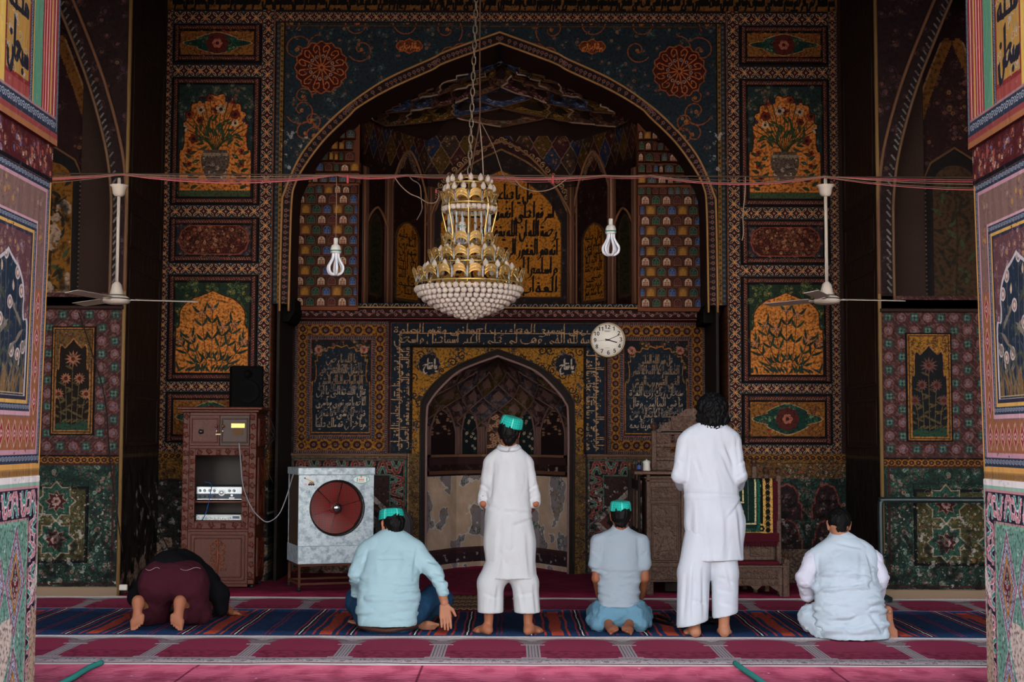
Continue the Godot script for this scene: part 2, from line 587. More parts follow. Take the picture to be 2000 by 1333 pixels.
# ---------------------------------------------------------------- ornament of the place
var T := {}          # small repeat tiles
var S := {}          # stains
func make_tiles() -> void:
	var cream := hx("b89a80")
	var dark := hx("15131a")
	var red := hx("5a2119")
	var orange := hx("a8662a")
	# strap chain of the pier borders
	var p := Pt.new(0, 0, 1, 1, 64, dark)
	p.rect(0, 0, 1, .05, hx("6b4634")); p.rect(0, .95, 1, 1, hx("6b4634"))
	for c in [[.0, .5, red], [1.0, .5, red], [.5, .5, orange], [.5, .0, hx("2b3a44")], [.5, 1.0, hx("2b3a44")]]:
		p.poly([V2(c[0] - .2, c[1]), V2(c[0], c[1] + .24), V2(c[0] + .2, c[1]), V2(c[0], c[1] - .24)], c[2])
		p.disc(c[0], c[1], .06, cream)
	for sx in [-1, 1]:
		for sy in [-1, 1]:
			var e := []
			for i in 17:
				var a := TAU * i / 16
				var q := V2(cos(a) * .2, sin(a) * .085).rotated(PI / 4 * sx * sy)
				e.append(V2(.5 + sx * .25, .5 + sy * .25) + q)
			p.poly(e, hx("3a1a18"))
			p.stroke(e, .05, cream)
	T.chain = p
	# the same strap-work in plain dark colours
	p = Pt.new(0, 0, 1, 1, 48, hx("3a1d1a"))
	p.rect(0, 0, 1, .12, hx("120f14")); p.rect(0, .88, 1, 1, hx("120f14"))
	for i in 2:
		p.rect(.08 + i * .5, .28, .38 + i * .5, .46, hx("8a5a48"))
		p.rect(.3 + i * .5, .54, .6 + i * .5, .72, hx("7a4a3c"))
	T.key = p
	# rope
	p = Pt.new(0, 0, 1, 1, 32, hx("14151b"))
	p.stroke([V2(.1, .1), V2(.45, .9)], .2, hx("8d8580")); p.stroke([V2(.6, .1), V2(.95, .9)], .12, hx("5c5a60"))
	T.rope = p
	# zigzag scroll
	p = Pt.new(0, 0, 2, 1, 40, hx("131418"))
	p.stroke(curve2([V2(.1, .2), V2(.5, .75), V2(.9, .75), V2(1.1, .3), V2(1.5, .25), V2(1.95, .8)]), .17, hx("85786e"))
	p.disc(.45, .3, .1, hx("6a5e58")); p.disc(1.5, .7, .1, hx("6a5e58"))
	T.zig = p
	# gold band with dark rosettes
	p = Pt.new(0, 0, 1, 1, 56, hx("84591a"))
	p.flora(0, 0, 1, 1, 3, 8, .12, hx("4a2418"), [hx("b5832c"), hx("6a3a1c")], hx("4e2c18"))
	p.flower(.5, .5, .36, 8, hx("2c1518"), hx("5a2a22")); p.flower(.5, .5, .16, 6, hx("7a5648"), hx("2c1518"))
	for e in [[0, 0], [1, 0], [0, 1], [1, 1]]:
		p.flower(e[0], e[1], .2, 6, hx("3a1a16"), hx("8a5a30"))
	T.gold = p
	# dark red band of pale vine and blossoms
	p = Pt.new(0, 0, 2, 1, 48, hx("2a1113"))
	p.stroke(curve2([V2(0, .5), V2(.4, .8), V2(.8, .5), V2(1.2, .2), V2(1.6, .4), V2(2, .5)]), .06, hx("7c5c56"))
	for i in 4:
		p.flower(.25 + i * .5, .5 + (.22 if i % 2 else -.18), .19, 5, hx("8f6f68"), hx("4a2020"), i)
		p.leaf(.1 + i * .5, .5, 1.0 + i, .3, .12, hx("6b4a48"))
	T.vine = p
	T.dado = scroll_tile("15171a", "8a7c74", "6e2e28", "3a6454")
	T.jamb = scroll_tile("241c2b", "cfd2d2", "b47a80", "3e8274")
	# ochre band with red lozenges (door jambs)
	p = Pt.new(0, 0, .55, 1, 90, hx("82533a"))
	p.flora(0, 0, .55, 1, 11, 10, .07, hx("b07a4c"), [hx("a87a28"), hx("5c4038")], hx("6a3a30"))
	p.poly([V2(.05, .5), V2(.275, .94), V2(.5, .5), V2(.275, .06)], hx("b09a90"))
	p.poly([V2(.09, .5), V2(.275, .86), V2(.46, .5), V2(.275, .14)], hx("7e2e2e"))
	p.flower(.275, .5, .12, 5, hx("b08a86"), hx("5a2430"))
	T.loz = p
	# blue strip with white scroll (door jambs)
	p = Pt.new(0, 0, 1, 1, 48, hx("2a303e"))
	p.spiral(.3, .5, .3, .5, 1.2, .09, hx("9aa2ac")); p.spiral(.8, .5, .26, 3.0, -1.2, .08, hx("8a929c"))
	T.blue = p
	S.wash = stain_tile(hx("120d0a"), .012, -.4, 1.2, .28, 4)
	S.soil = stain_tile(hx("0f0b0a"), .02, .42, .85, .75, 5)
	S.fine = stain_tile(hx("120c0a"), .09, .5, .9, .6, 6)
	S.dust = stain_tile(hx("8f8078"), .05, .68, .9, .5, 7)
	S.flake = stain_tile(hx("a89a90"), .06, .74, .78, .9, 8)
	S.plaster = stain_tile(hx("8c7565"), .018, .5, .52, 1.0, 9)
	S.white = stain_tile(hx("b5aeaa"), .03, .68, .72, .7, 12)
	S.black = stain_tile(hx("0c0c0d"), .022, .5, .75, .7, 13)
# border of thick scrolling leaves
func scroll_tile(bg: String, rim: String, c1: String, c2: String) -> Pt:
	var p := Pt.new(0, 0, 2, 1, 72, hx(bg))
	for i in 2:
		var o := i * 1.0
		var k := -1.0 if i else 1.0
		var a := curve2([V2(o - .1, .5 - .3 * k), V2(o + .2, .5 - .2 * k), V2(o + .35, .5 + .35 * k), V2(o + .65, .5 + .35 * k), V2(o + .8, .5 - .2 * k), V2(o + 1.1, .5 - .3 * k)])
		p.stroke(a, .27, hx(rim)); p.stroke(a, .2, hx(c1))
		var b := curve2([V2(o + .2, .5 - .45 * k), V2(o + .4, .5 - .05 * k), V2(o + .62, .5 - .1 * k), V2(o + .72, .5 - .42 * k)])
		p.stroke(b, .22, hx(rim)); p.stroke(b, .15, hx(c2))
		p.disc(o + .5, .5 + .05 * k, .06, hx(rim))
	return p
# outline of an arched field: half-width, foot, crown; "lobes" makes the edge cusped
func ogee(cx: float, y0: float, y1: float, hw: float, neck := .86, sh := .55, lobes := 0) -> Array:
	var h := y1 - y0
	var half := [V2(1, 0), V2(1, sh), V2(neck + .05, sh + .04), V2(neck, sh + .1), V2(neck, sh + .22)]
	if lobes == 0:
		half += [V2(neck * .9, sh + .31), V2(neck * .62, .9), V2(neck * .4, .93), V2(neck * .18, .965), V2(0, 1)]
	else:
		var a := V2(neck, sh + .22)
		for i in lobes:
			var t := (i + 1.0) / lobes
			var b := V2(neck * cos(t * PI / 2), lerpf(sh + .22, 1.0, sin(t * PI / 2)))
			var m := (a + b) * .5 + V2(.06, .028)
			half += [m, b]
			a = b
	var o := []
	for p: Vector2 in half:
		o.append(V2(cx + p.x * hw, y0 + p.y * h))
	var l := []
	for p: Vector2 in half:
		l.append(V2(cx - p.x * hw, y0 + p.y * h))
	l.reverse()
	return Array(curve2(o, 4)) + Array(curve2(l, 4))
func cartouche(cx: float, cy: float, hw: float, hh: float) -> Array:
	var o := []
	for i in 49:
		var a := TAU * i / 48.0
		var k := .82 + .18 * cos(a * 6.0) * (.6 + .4 * absf(cos(a)))
		o.append(V2(cx + cos(a) * hw * k, cy + sin(a) * hh * (.8 + .2 * cos(a * 4.0))))
	return o
# one pier of the back wall: x from the inner edge (0) outwards
func paint_pier() -> Pt:
	var d := D_PIER
	var sc := 202.5
	var lx := func(px: float) -> float: return (530.0 - px) / sc
	var ly := func(py: float) -> float: return PY(py, d, 420)
	var P := Pt.new(.0, .0, 1.14, 5.9, 300, hx("1a1518"))
	# chains
	var xs := [.012, .128, 1.005, 1.09]
	P.band(xs[0], 1.2, xs[1], 5.9, T.chain, true)
	P.band(xs[2], 1.2, xs[3], 5.9, T.chain, true)
	P.rect(0, 1.2, .012, 5.9, hx("6a4030"))
	P.rect(1.09, 1.2, 1.14, 5.9, hx("2a1c1a"))
	for y in [[885, 866], [765, 746], [536, 515], [424, 402], [150, 127], [46, 22]]:
		P.band(.128, ly.call(y[0]), 1.005, ly.call(y[1]), T.chain)
	return P
func paint_panels(P: Pt) -> Array:
	# rectangles of the five framed fields [x0, y0, x1, y1]
	var d := D_PIER
	var ly := func(py: float) -> float: return PY(py, d, 420)
	var R := []
	for y in [[122, 47], [400, 152], [513, 426], [744, 538], [864, 767]]:
		R.append([.135, ly.call(y[0]), 1.0, ly.call(y[1])])
	for q in R:
		P.rect(q[0], q[1], q[2], q[3], hx("0f0d12"))
		P.band(q[0] + .012, q[1] + .012, q[2] - .012, q[1] + .062, T.key)
		P.band(q[0] + .012, q[3] - .062, q[2] - .012, q[3] - .012, T.key)
		P.band(q[0] + .012, q[1] + .012, q[0] + .062, q[3] - .012, T.key, true)
		P.band(q[2] - .062, q[1] + .012, q[2] - .012, q[3] - .012, T.key, true)
	var cx := .5675
	for k in [0, 4]:            # lobed cartouche on ochre
		var q: Array = R[k]
		var a := [q[0] + .075, q[1] + .075, q[2] - .075, q[3] - .075]
		P.rect(a[0], a[1], a[2], a[3], hx("7a4f22"))
		P.flora(a[0], a[1], a[2], a[3], 21 + k, 60, .03, hx("5a2a1a"), [hx("8c4030"), hx("a06a30")], hx("50381c"))
		P.im.fill_rect(Rect2i(0, 0, 1, 1), hx("1a1518"))
		var cy: float = (a[1] + a[3]) * .5
		var hh: float = (a[3] - a[1]) * .48
		P.poly(cartouche(cx, cy, .35, hh), hx("a08058"))
		var Q := Pt.new(a[0], a[1], a[2], a[3], 300, hx("14302a"))
		Q.flora(a[0], a[1], a[2], a[3], 31 + k, 40, .035, hx("3e6a50"), [hx("4a2a24"), hx("6a7a50")], hx("1c4a3c"))
		Q.flower(cx, cy, .11, 8, hx("4a1c1a"), hx("7a4030")); Q.flower(cx, cy, .05, 6, hx("9a5a48"), hx("3a1414"))
		P.clipped(Q, cartouche(cx, cy, .335, hh * .94))
	# vase of flowers in a cusped field
	var b: Array = R[1]
	var e := [b[0] + .075, b[1] + .075, b[2] - .075, b[3] - .075]
	P.rect(e[0], e[1], e[2], e[3], hx("1c2a2a"))
	P.flora(e[0], e[1], e[2], e[3], 41, 130, .035, hx("465348"), [hx("6a4238"), hx("5a5a4c")], hx("20382f"))
	var og := ogee(cx, e[1], e[3] - .1, .355, .88, .42, 5)
	P.poly(og, hx("2c1210"))
	var Q := Pt.new(e[0], e[1], e[2], e[3], 300, hx("be7030"))
	Q.soil_in(S.fine, e[0], e[1], e[2], e[3])
	Q.rect(e[0], e[1], e[2], e[1] + .06, hx("33402a"))
	var bx := cx
	for i in 17:                # bouquet
		var a := PI * (.08 + .84 * i / 16.0)
		var L := .26 + .2 * absf(sin(i * 2.4))
		var tip := V2(bx + cos(a) * L * .85, e[1] + .5 + sin(a) * L * 1.1)
		Q.stroke(curve2([V2(bx, e[1] + .42), V2(bx + cos(a) * .1, e[1] + .55), tip]), .006, hx("26301c"))
		for j in 2:
			var m := V2(bx, e[1] + .45).lerp(tip, .35 + .2 * j)
			Q.leaf(m.x, m.y, a + (.7 if j % 2 else -.7), .09, .028, hx("2b3a24"), .3)
		Q.flower(tip.x, tip.y, [.05, .036, .044][i % 3], [5, 6, 4][i % 3], [hx("5c1d16"), hx("a89078"), hx("20263a"), hx("6e2a1c")][i % 4], hx("2a120c"), i)
	for sx in [-1, 1]:          # small plants on either side
		for i in 9:
			var m := V2(cx + sx * (.24 + .02 * sin(i * 1.7)), e[1] + .08 + i * .042)
			Q.leaf(m.x, m.y, (.5 if i % 2 else PI - .5), .085, .036, hx("27331f"), .3)
			if i % 3 == 2:
				Q.flower(m.x, m.y + .03, .03, 5, hx("6a221a"), hx("2a120c"))
	Q.poly(curve2([V2(cx - .11, e[1] + .46), V2(cx - .14, e[1] + .36), V2(cx - .1, e[1] + .22), V2(cx - .05, e[1] + .15), V2(cx + .05, e[1] + .15), V2(cx + .1, e[1] + .22), V2(cx + .14, e[1] + .36), V2(cx + .11, e[1] + .46)]), hx("4a3c34"))
	Q.flora(cx - .1, e[1] + .18, cx + .1, e[1] + .42, 51, 16, .025, hx("8a786a"), [hx("2a2a30"), hx("9a8878")], hx("30343a"))
	Q.rect(cx - .13, e[1] + .4, cx + .13, e[1] + .43, hx("7a6a5a"))
	Q.soil_in(S.flake, cx - .25, e[1] + .2, cx + .3, e[1] + .42)
	P.clipped(Q, ogee(cx, e[1], e[3] - .112, .345, .88, .42, 5))
	# dark red flowered cartouche
	var c: Array = R[2]
	var f := [c[0] + .075, c[1] + .075, c[2] - .075, c[3] - .075]
	P.rect(f[0], f[1], f[2], f[3], hx("26222a"))
	P.flora(f[0], f[1], f[2], f[3], 61, 90, .028, hx("5a4844"), [hx("6a3a30"), hx("7a5a48")], hx("3a3a3c"))
	var Q2 := Pt.new(f[0], f[1], f[2], f[3], 300, hx("35120f"))
	Q2.flora(f[0], f[1], f[2], f[3], 62, 70, .034, hx("7a4a34"), [hx("8a4a3a"), hx("9a7050"), hx("5a2a24")], hx("5a3a28"))
	var cy2: float = (f[1] + f[3]) * .5
	var hx := []
	for p in [[-.34, .0], [-.31, .09], [-.24, .14], [.24, .14], [.31, .09], [.34, .0], [.31, -.09], [.24, -.14], [-.24, -.14], [-.31, -.09]]:
		hx.append(V2(cx + p[0], cy2 + p[1]))
	P.clipped(Q2, hx)
	hx.append(hx[0])
	P.stroke(hx, .01, hx("7a3a2c"))
	# lily plants in an ogee field
	var g: Array = R[3]
	var e3 := [g[0] + .075, g[1] + .075, g[2] - .075, g[3] - .075]
	P.rect(e3[0], e3[1], e3[2], e3[3], hx("1a2a20"))
	P.flora(e3[0], e3[1] + .3, e3[2], e3[3], 71, 170, .026, hx("6a6a38"), [hx("8a6a30"), hx("3c5a3c")], hx("2f4c30"))
	P.poly(ogee(cx, e3[1], e3[3] - .07, .355, .9, .5), hx("3a1712"))
	var Q3 := Pt.new(e3[0], e3[1], e3[2], e3[3], 300, hx("c87a34"))
	Q3.soil_in(S.fine, e3[0], e3[1], e3[2], e3[3], Vector2i(60, 20))
	P.r.seed = 5
	for i in 7:
		var a := (i - 3) / 3.0
		var foot := V2(cx + a * .12, e3[1] + .03)
		var tall := .62 - .32 * absf(a) + .08 * sin(i * 2.1)
		var tip := V2(cx + a * .31, e3[1] + tall)
		var path := curve2([foot, foot.lerp(tip, .5) + V2(a * .03, .04), tip], 8)
		Q3.stroke(path, .007, hx("4a2a1c"))
		for j in range(3, path.size(), 4):
			for sgn in [-1, 1]:
				Q3.leaf(path[j].x, path[j].y, PI / 2 - a * .6 + sgn * .85, P.r.randf_range(.09, .14), .026, hx("1f2b22") if (i + j) % 3 else hx("2b3a2c"), -sgn * .5)
		var pet := hx("86503a")
		for k in 6:
			Q3.leaf(tip.x, tip.y, TAU * k / 6 + i, .045, .014, pet, .6)
			Q3.stroke([tip, tip + V2(cos(TAU * k / 6 + i), sin(TAU * k / 6 + i)) * .045], .003, hx("c09070"))
	for i in 24:
		Q3.leaf(P.r.randf_range(e3[0], e3[2]), e3[1] + .01, PI / 2 + P.r.randf_range(-.9, .9), P.r.randf_range(.06, .13), .022, hx("243028"), .4)
	P.clipped(Q3, ogee(cx, e3[1], e3[3] - .08, .347, .9, .5))
	return R
func paint_dado(P: Pt, right: bool) -> void:
	# foot of a pier, up to 1.2 m: left worn to black and bare plaster, right a flowered field
	P.rect(0, 0, 1.14, 1.24, hx("5c4830"))
	P.band(0, 1.17, 1.14, 1.23, T.gold)
	P.rect(0, 1.155, 1.14, 1.165, hx("8a6a3a"))
	if not right:
		P.rect(0, .99, 1.14, 1.155, hx("7a5424"))
		P.flora(0, .99, 1.14, 1.155, 81, 70, .03, hx("2a2418"), [hx("a0702c"), hx("5a2a20")], hx("40381c"))
		P.rect(0, 0, 1.14, .97, hx("262424"))
		P.flora(0, .0, 1.14, .96, 82, 120, .05, hx("32463c"), [hx("4a2a28"), hx("5a5048")], hx("1f332c"))
		P.soil_in(S.black, 0, .0, 1.14, .98)
		P.soil_in(S.white, 0, .1, 1.14, .95)
		P.soil_in(S.plaster, 0, .0, 1.14, .42, Vector2i(30, 70))
	else:
		P.rect(0, 1.02, 1.14, 1.155, hx("6e4a28"))
		P.flora(0, 1.02, 1.14, 1.155, 84, 60, .03, hx("2a2418"), [hx("8a4a40"), hx("9a8a7a")], hx("2f4a3c"))
		P.rect(0, 0, 1.14, 1.0, hx("1e2c2a"))
		P.flora(0, .3, 1.14, 1.0, 85, 130, .045, hx("3f5a4c"), [hx("7c4c4a"), hx("5a5a58"), hx("8a6a60")], hx("244a3c"))
		for i in 3:
			for j in 2:
				var c := V2(.18 + i * .38, .78 - j * .34)
				var pts := ogee(c.x, c.y - .17, c.y + .17, .14, .8, .4)
				P.poly(pts, hx("2c1c20"))
				P.flora(c.x - .08, c.y - .09, c.x + .08, c.y + .06, 90 + i * 2 + j, 9, .026, hx("6a5450"), [hx("7a3c38"), hx("7a7a78")], hx("3c4a44"))
				P.stroke(pts, .018, hx("7a4038"))
		P.soil_in(S.black, 0, .2, 1.14, .8)
		P.soil_in(S.white, 0, .4, 1.14, .62)
		P.rect(0, 0, 1.14, .33, hx("6c5a4e"))
		P.soil_in(S.fine, 0, 0, 1.14, .5)
	P.soil_in(S.fine, 0, 0, 1.14, 1.2)
# big arch wall between the piers: blue field with scrolls and two medallions
func paint_spandrel(x0: float, x1: float, y0: float, y1: float) -> Pt:
	var d := D_PIER
	var P := Pt.new(x0, y0, x1, y1, 300, hx("1c2730"))
	var cx := PX(975, d, 100)
	P.flora(x0, y0, x1, y1, 101, 900, .032, hx("3d4a4c"), [hx("6e3c2c"), hx("4c5a60"), hx("7a5a40")], hx("243f3e"))
	for i in 44:                # bold orange scrolls
		P.r.seed = 200 + i
		var x := P.r.randf_range(x0 + .15, cx)
		var y := P.r.randf_range(y0 + .8, y1 - .2)
		var k := P.r.randf_range(.08, .17)
		var a := P.r.randf() * TAU
		for sx in [-1, 1]:
			P.spiral(cx + sx * (x - cx), y, k, a if sx > 0 else PI - a, 1.1 * sx, .014, hx("7a4226"))
			P.disc(cx + sx * (x - cx), y, .02, hx("8f5630"))
	for sx in [-1, 1]:
		var c := V2(PX(628, d, 132) if sx < 0 else PX(1327, d, 137), PY(132 if sx < 0 else 137, d, 628))
		var ring := []
		for i in 65:
			var a := TAU * i / 64
			ring.append(c + V2(cos(a), sin(a)) * (.25 + .012 * cos(a * 16)))
		P.poly(ring, hx("3a1210")); P.stroke(ring, .014, hx("8a4a28"))
		for i in 12:            # radiating lettering: tall strokes and hooks
			var a := TAU * i / 12 + .13
			var u := V2(cos(a), sin(a))
			var v := V2(-u.y, u.x)
			P.stroke([c + u * .035, c + u * .21], .012, hx("a0582c"))
			P.stroke(curve2([c + u * .21, c + u * .225 + v * .03, c + u * .19 + v * .055, c + u * .15 + v * .04, c + u * .17 + v * .02]), .011, hx("a0582c"))
			P.flower(c.x + u.x * .11 + v.x * .03, c.y + u.y * .11 + v.y * .03, .02, 5, hx("8a7068"), hx("3a1210"))
		P.disc(c.x, c.y, .03, hx("a0582c")); P.disc(c.x, c.y, .015, hx("3a1210"))
		# small inscribed cartouche
		var e := V2(PX(800 if sx < 0 else 1157, d, 90), PY(91, d))
		var ca := []
		for i in 33:
			var a := TAU * i / 32
			ca.append(e + V2(cos(a) * .13, sin(a) * (.062 + .012 * cos(a * 8))))
		P.poly(ca, hx("5a2a18")); P.stroke(ca, .01, hx("8a4a28"))
		P.write("بسم الله الرحمن الرحيم", e + V2(.1, -.02), .05, .2, .011, hx("b06a38"), V2(-1, 0), false)
	# frame lines
	var tp := PY(46, d)
	P.rect(x0, tp, x1, y1, hx("1a1416"))
	P.band(x0, PY(43, d), x1, PY(25, d), T.chain)
	P.rect(x0, PY(53, d), x1, PY(50, d), hx("4a3018"))
	for sx in [-1, 1]:
		var e: float = x0 if sx < 0 else x1
		var lo: float = y0
		var hi := PY(46, d)
		var put_ := func(a: float, b: float, c: Color) -> void: P.rect(e - sx * a, lo, e - sx * b, hi, c)
		put_.call(.0, .012, hx("120f12"))
		put_.call(.012, .05, hx("232a33"))
		put_.call(.05, .085, hx("7a5422"))
		for i in int((hi - lo) / .05):
			P.disc(e - sx * .068, lo + i * .05 + .02, .011, hx("26382e"))
			P.flower(e - sx * .031, lo + i * .05 + .02, .014, 4, hx("5a564e"), hx("232a33"))
		put_.call(.085, .097, hx("120f12"))
	for sx in [-1, 1]:           # bare plaster beside the foot of the arch
		var xa := PX(547 if sx < 0 else 1392, d)
		P.soil_in(S.white, xa - .02, PY(335, d), xa + .24, PY(255, d), Vector2i(20, 40))
	P.soil_in(S.fine, x0, y0, x1, y1)
	return P
# lower wall of the recess: two inscribed fields, inscription band, gold spandrels round the prayer niche
func paint_lower(x0: float, x1: float, y0: float, y1: float) -> Pt:
	var d := D_REC
	var P := Pt.new(x0, y0, x1, y1, 330, hx("241a1a"))
	var X := func(px: float) -> float: return PX(px, d, 760)
	var Y := func(py: float) -> float: return PY(py, d)
	var navy := hx("141e29")
	var sand := hx("a5825f")
	for side in 2:
		var a: float = X.call(575.0) if side == 0 else X.call(1186.0)
		var b: float = X.call(759.0) if side == 0 else X.call(1378.0)
		var y_top: float = Y.call(629.0)
		var y_bot: float = Y.call(888.0)
		P.rect(a, y_bot, b, y_top, hx("6e3c36"))
		P.band(a + .008, y_top - .03, b - .008, y_top - .008, T.rope)
		P.band(a + .008, y_bot + .008, b - .008, y_bot + .03, T.rope)
		P.band(b - .03, y_bot, b - .008, y_top, T.rope, true)
		P.band(a + .008, y_bot, a + .03, y_top, T.rope, true)
		var g := [a + .038, y_bot + .038, b - .038, y_top - .038]
		P.band(g[0], g[1], g[2], g[1] + .11, T.gold); P.band(g[0], g[3] - .11, g[2], g[3], T.gold)
		P.band(g[0], g[1], g[0] + .09, g[3], T.gold, true); P.band(g[2] - .1, g[1], g[2], g[3], T.gold, true)
		var i := [g[0] + .1, g[1] + .12, g[2] - .11, g[3] - .12]
		P.rect(i[0] - .012, i[1] - .012, i[2] + .012, i[3] + .012, hx("77463f"))
		P.band(i[0] - .004, i[1], i[0] + .02, i[3], T.rope, true); P.band(i[2] - .02, i[1], i[2] + .004, i[3], T.rope, true)
		P.band(i[0], i[3] - .02, i[2], i[3] + .004, T.rope); P.band(i[0], i[1] - .004, i[2], i[1] + .02, T.rope)
		P.rect(i[0] + .026, i[1] + .026, i[2] - .026, i[3] - .026, hx("70403a"))
		var f := [i[0] + .034, i[1] + .034, i[2] - .034, i[3] - .034]
		P.rect(f[0], f[1], f[2], f[3], hx("141418"))
		P.flora(f[0], (f[1] + f[3]) * .5, f[2], f[3], 120 + side, 70, .028, hx("6a4a22"), [hx("6a7078"), hx("7a4038"), hx("8a6a3c")], hx("2c3a40"))
		var cx: float = (f[0] + f[2]) * .5
		for sx in [-1, 1]:
			P.flower(cx + sx * (f[2] - f[0]) * .38, f[3] - .1, .042, 9, hx("a06a5a"), hx("6a2a24"))
		var og := ogee(cx, f[1] + .015, f[3] - .07, (f[2] - f[0]) * .49, .87, .55, 5)
		P.poly(og, hx("8c5c22"))
		P.poly(ogee(cx, f[1] + .027, f[3] - .084, (f[2] - f[0]) * .475, .87, .55, 5), navy)
		var lines := ["يا الله يا رحمن", "يا رسول الله النفس خير", "الله الواحد الملك المتين", "قال الله تعالى يا ابن", "الاحد يا نور نوري ويا سري", "في كل شيء يا معين", "ويا خزائن قد ملك علينا"] if side == 0 else ["قل هو الله العلي", "العظيم لا اله الا هو", "الحي القيوم رب العرش", "سبحان ربك رب العزة", "ما في العالمين وقال", "انا خلقنا الانسان من", "ربنا لا تزغ قلوبنا بعد"]
		var hh: float = (f[3] - f[1]) - .16
		for k in lines.size():
			var yy: float = f[3] - .15 - hh * (k + .72) / 7.4
			var room: float = (f[2] - f[0]) * (.52 if k == 0 else .74 if k < 3 else .84)
			P.write(lines[k], V2(cx + room * .5, yy), .085, room, .0105, hx("a08a74") if k > 2 else hx("866a4e"))
			if k % 2:
				P.write(lines[(k + 3) % 7], V2(cx + room * .46, yy + .035), .07, room * .9, .008, hx("5c5350"), V2(-1, 0), false)
	# inscription band, pale letters on dark blue
	var bl: float = X.call(762.0)
	var br: float = X.call(1183.0)
	var bt: float = Y.call(631.0)
	var bb: float = Y.call(887.0)
	P.rect(bl, bb, br, bt, hx("55302c"))
	P.rect(bl + .01, bb, br - .01, bt - .012, navy)
	var il: float = X.call(806.0)
	var ir: float = X.call(1139.0)
	var it: float = Y.call(677.0)
	var top_w := br - bl
	P.write("الحمد لله الذي وهب لي على الكبر اسماعيل واسحق", V2(br - .03, bt - .205), .13, top_w - .06, .0125, sand, V2(-1, 0), false)
	P.write("ان ربي لسميع الدعاء رب اجعلني مقيم الصلوة", V2(br - .03, bt - .1), .085, top_w - .06, .0125, sand, V2(-1, 0), false)
	P.stroke([V2(bl + .1, bt - .115), V2(br - .1, bt - .115)], .01, sand)
	for sx in [-1, 1]:
		var xa: float = bl + .1 if sx < 0 else br - .1
		P.stroke([V2(xa, bb + .03), V2(xa, bt - .1)], .01, sand)
		var dir := V2(0, -1) if sx < 0 else V2(0, 1)
		var st_: Vector2 = V2(bl + .095, it - .01) if sx < 0 else V2(br - .195, bb + .04)
		P.write("ومن ذريتي ربنا وتقبل دعاء ربنا اغفر لي", st_, .085, it - bb - .05, .012, sand, dir, false)
		P.write("ولوالدي وللمؤمنين يوم يقوم الحساب", st_ + V2(.095, 0), .075, it - bb - .05, .012, sand, dir, false)
	# gold spandrels
	P.rect(il - .03, bb, ir + .03, it + .02, hx("0e0c0e"))
	P.rect(il - .008, y0, ir + .008, it - .012, hx("4a3018"))
	P.rect(il, y0, ir, it - .02, hx("8e601c"))
	P.flora(il, bb - .3, ir, it - .02, 131, 330, .036, hx("2a2426"), [hx("b27a22"), hx("5c5a68"), hx("2c2a38"), hx("a8741f")], hx("2b262a"))
	for i in 130:
		P.spiral(P.r.randf_range(il, ir), P.r.randf_range(bb - .2, it - .03), .045, P.r.randf() * 6.0, 1.1 if i % 2 else -1.1, .011, hx("241a16"))
	for sx in [-1, 1]:
		var c := V2(X.call(838.0 if sx < 0 else 1105.0), Y.call(713.0))
		var ring := []
		for i in 49:
			var a := TAU * i / 48
			ring.append(c + V2(cos(a), sin(a)) * (.108 + .006 * cos(a * 12)))
		P.poly(ring, hx("16171f")); P.stroke(ring, .007, hx("4c4a55"))
		P.write("يا فتاح", c + V2(.08, -.04), .1, .15, .0145, hx("a89a8c"), V2(-1, 0), false)
	# jamb strips beside the niche
	for sx in [-1, 1]:
		var a: float = X.call(797.0 if sx < 0 else 1146.0)
		var b: float = X.call(823.0 if sx < 0 else 1120.0)
		var lo := minf(a, b)
		var hi := maxf(a, b)
		P.rect(lo, 0, hi, bb, hx("5e4624"))
		P.flora(lo + .02, .02, hi - .02, bb, 141, 70, .028, hx("2a1c18"), [hx("8a6424"), hx("3a2a20"), hx("6a3c2a")], hx("34342a"))
		P.rect(lo, 0, lo + .012, bb, hx("8a7460")); P.rect(hi - .014, 0, hi, bb, hx("241c24"))
	# dado under the fields
	for side in 2:
		var a: float = X.call(572.0) if side == 0 else X.call(1148.0)
		var b: float = X.call(795.0) if side == 0 else X.call(1380.0)
		var t: float = Y.call(889.0)
		P.rect(a, 0, b, t, hx("4a3228"))
		P.rect(a, t - .035, b, t - .012, hx("6a5240"))
		P.rect(a, 0, b, t - .045, hx("2d5248"))
		P.rect(a + .01, 0, b - .02, t - .055, hx("6e3a30"))
		P.band(a + .02, t - .2, b - .03, t - .065, T.dado)
		var s: float = b - .16 if side == 0 else a + .02
		P.band(s, .05, s + .13, t - .2, T.dado, true)
		var q := [a + .03, .06, b - .17, t - .215] if side == 0 else [a + .165, .06, b - .03, t - .215]
		P.rect(q[0] - .012, q[1], q[2] + .012, q[3] + .012, hx("3c6256"))
		P.rect(q[0], q[1], q[2], q[3], hx("30201f"))
		var n := 1 if side == 0 else 1
		var c := V2((q[0] + q[2]) * .5, (q[1] + q[3]) * .5)
		var hw: float = (q[2] - q[0]) * .62
		var hv: float = (q[3] - q[1]) * .62
		var cols := [hx("8a8078"), hx("55302a"), hx("1c1c26"), hx("8a8078"), hx("6e4a22"), hx("7a3a34"), hx("8a8a86"), hx("232430")]
		for k in cols.size():
			var m := 1.0 - k * .115
			P.poly([c + V2(-hw * m, 0), c + V2(0, hv * m), c + V2(hw * m, 0), c + V2(0, -hv * m)], cols[k])
		P.flora(c.x - .1, c.y - .1, c.x + .1, c.y + .1, 151 + side, 14, .026, hx("6a4a44"), [hx("8a8a86"), hx("7a3a34")], hx("40584c"))
		P.soil_in(S.white, a, .4, b, t - .3, Vector2i(100, 10))
		P.soil_in(S.plaster, a, 0, b, .3, Vector2i(10, 100))
		P.soil_in(S.black, a, .0, b, .7)
	P.soil_in(S.fine, x0, y0, x1, y1)
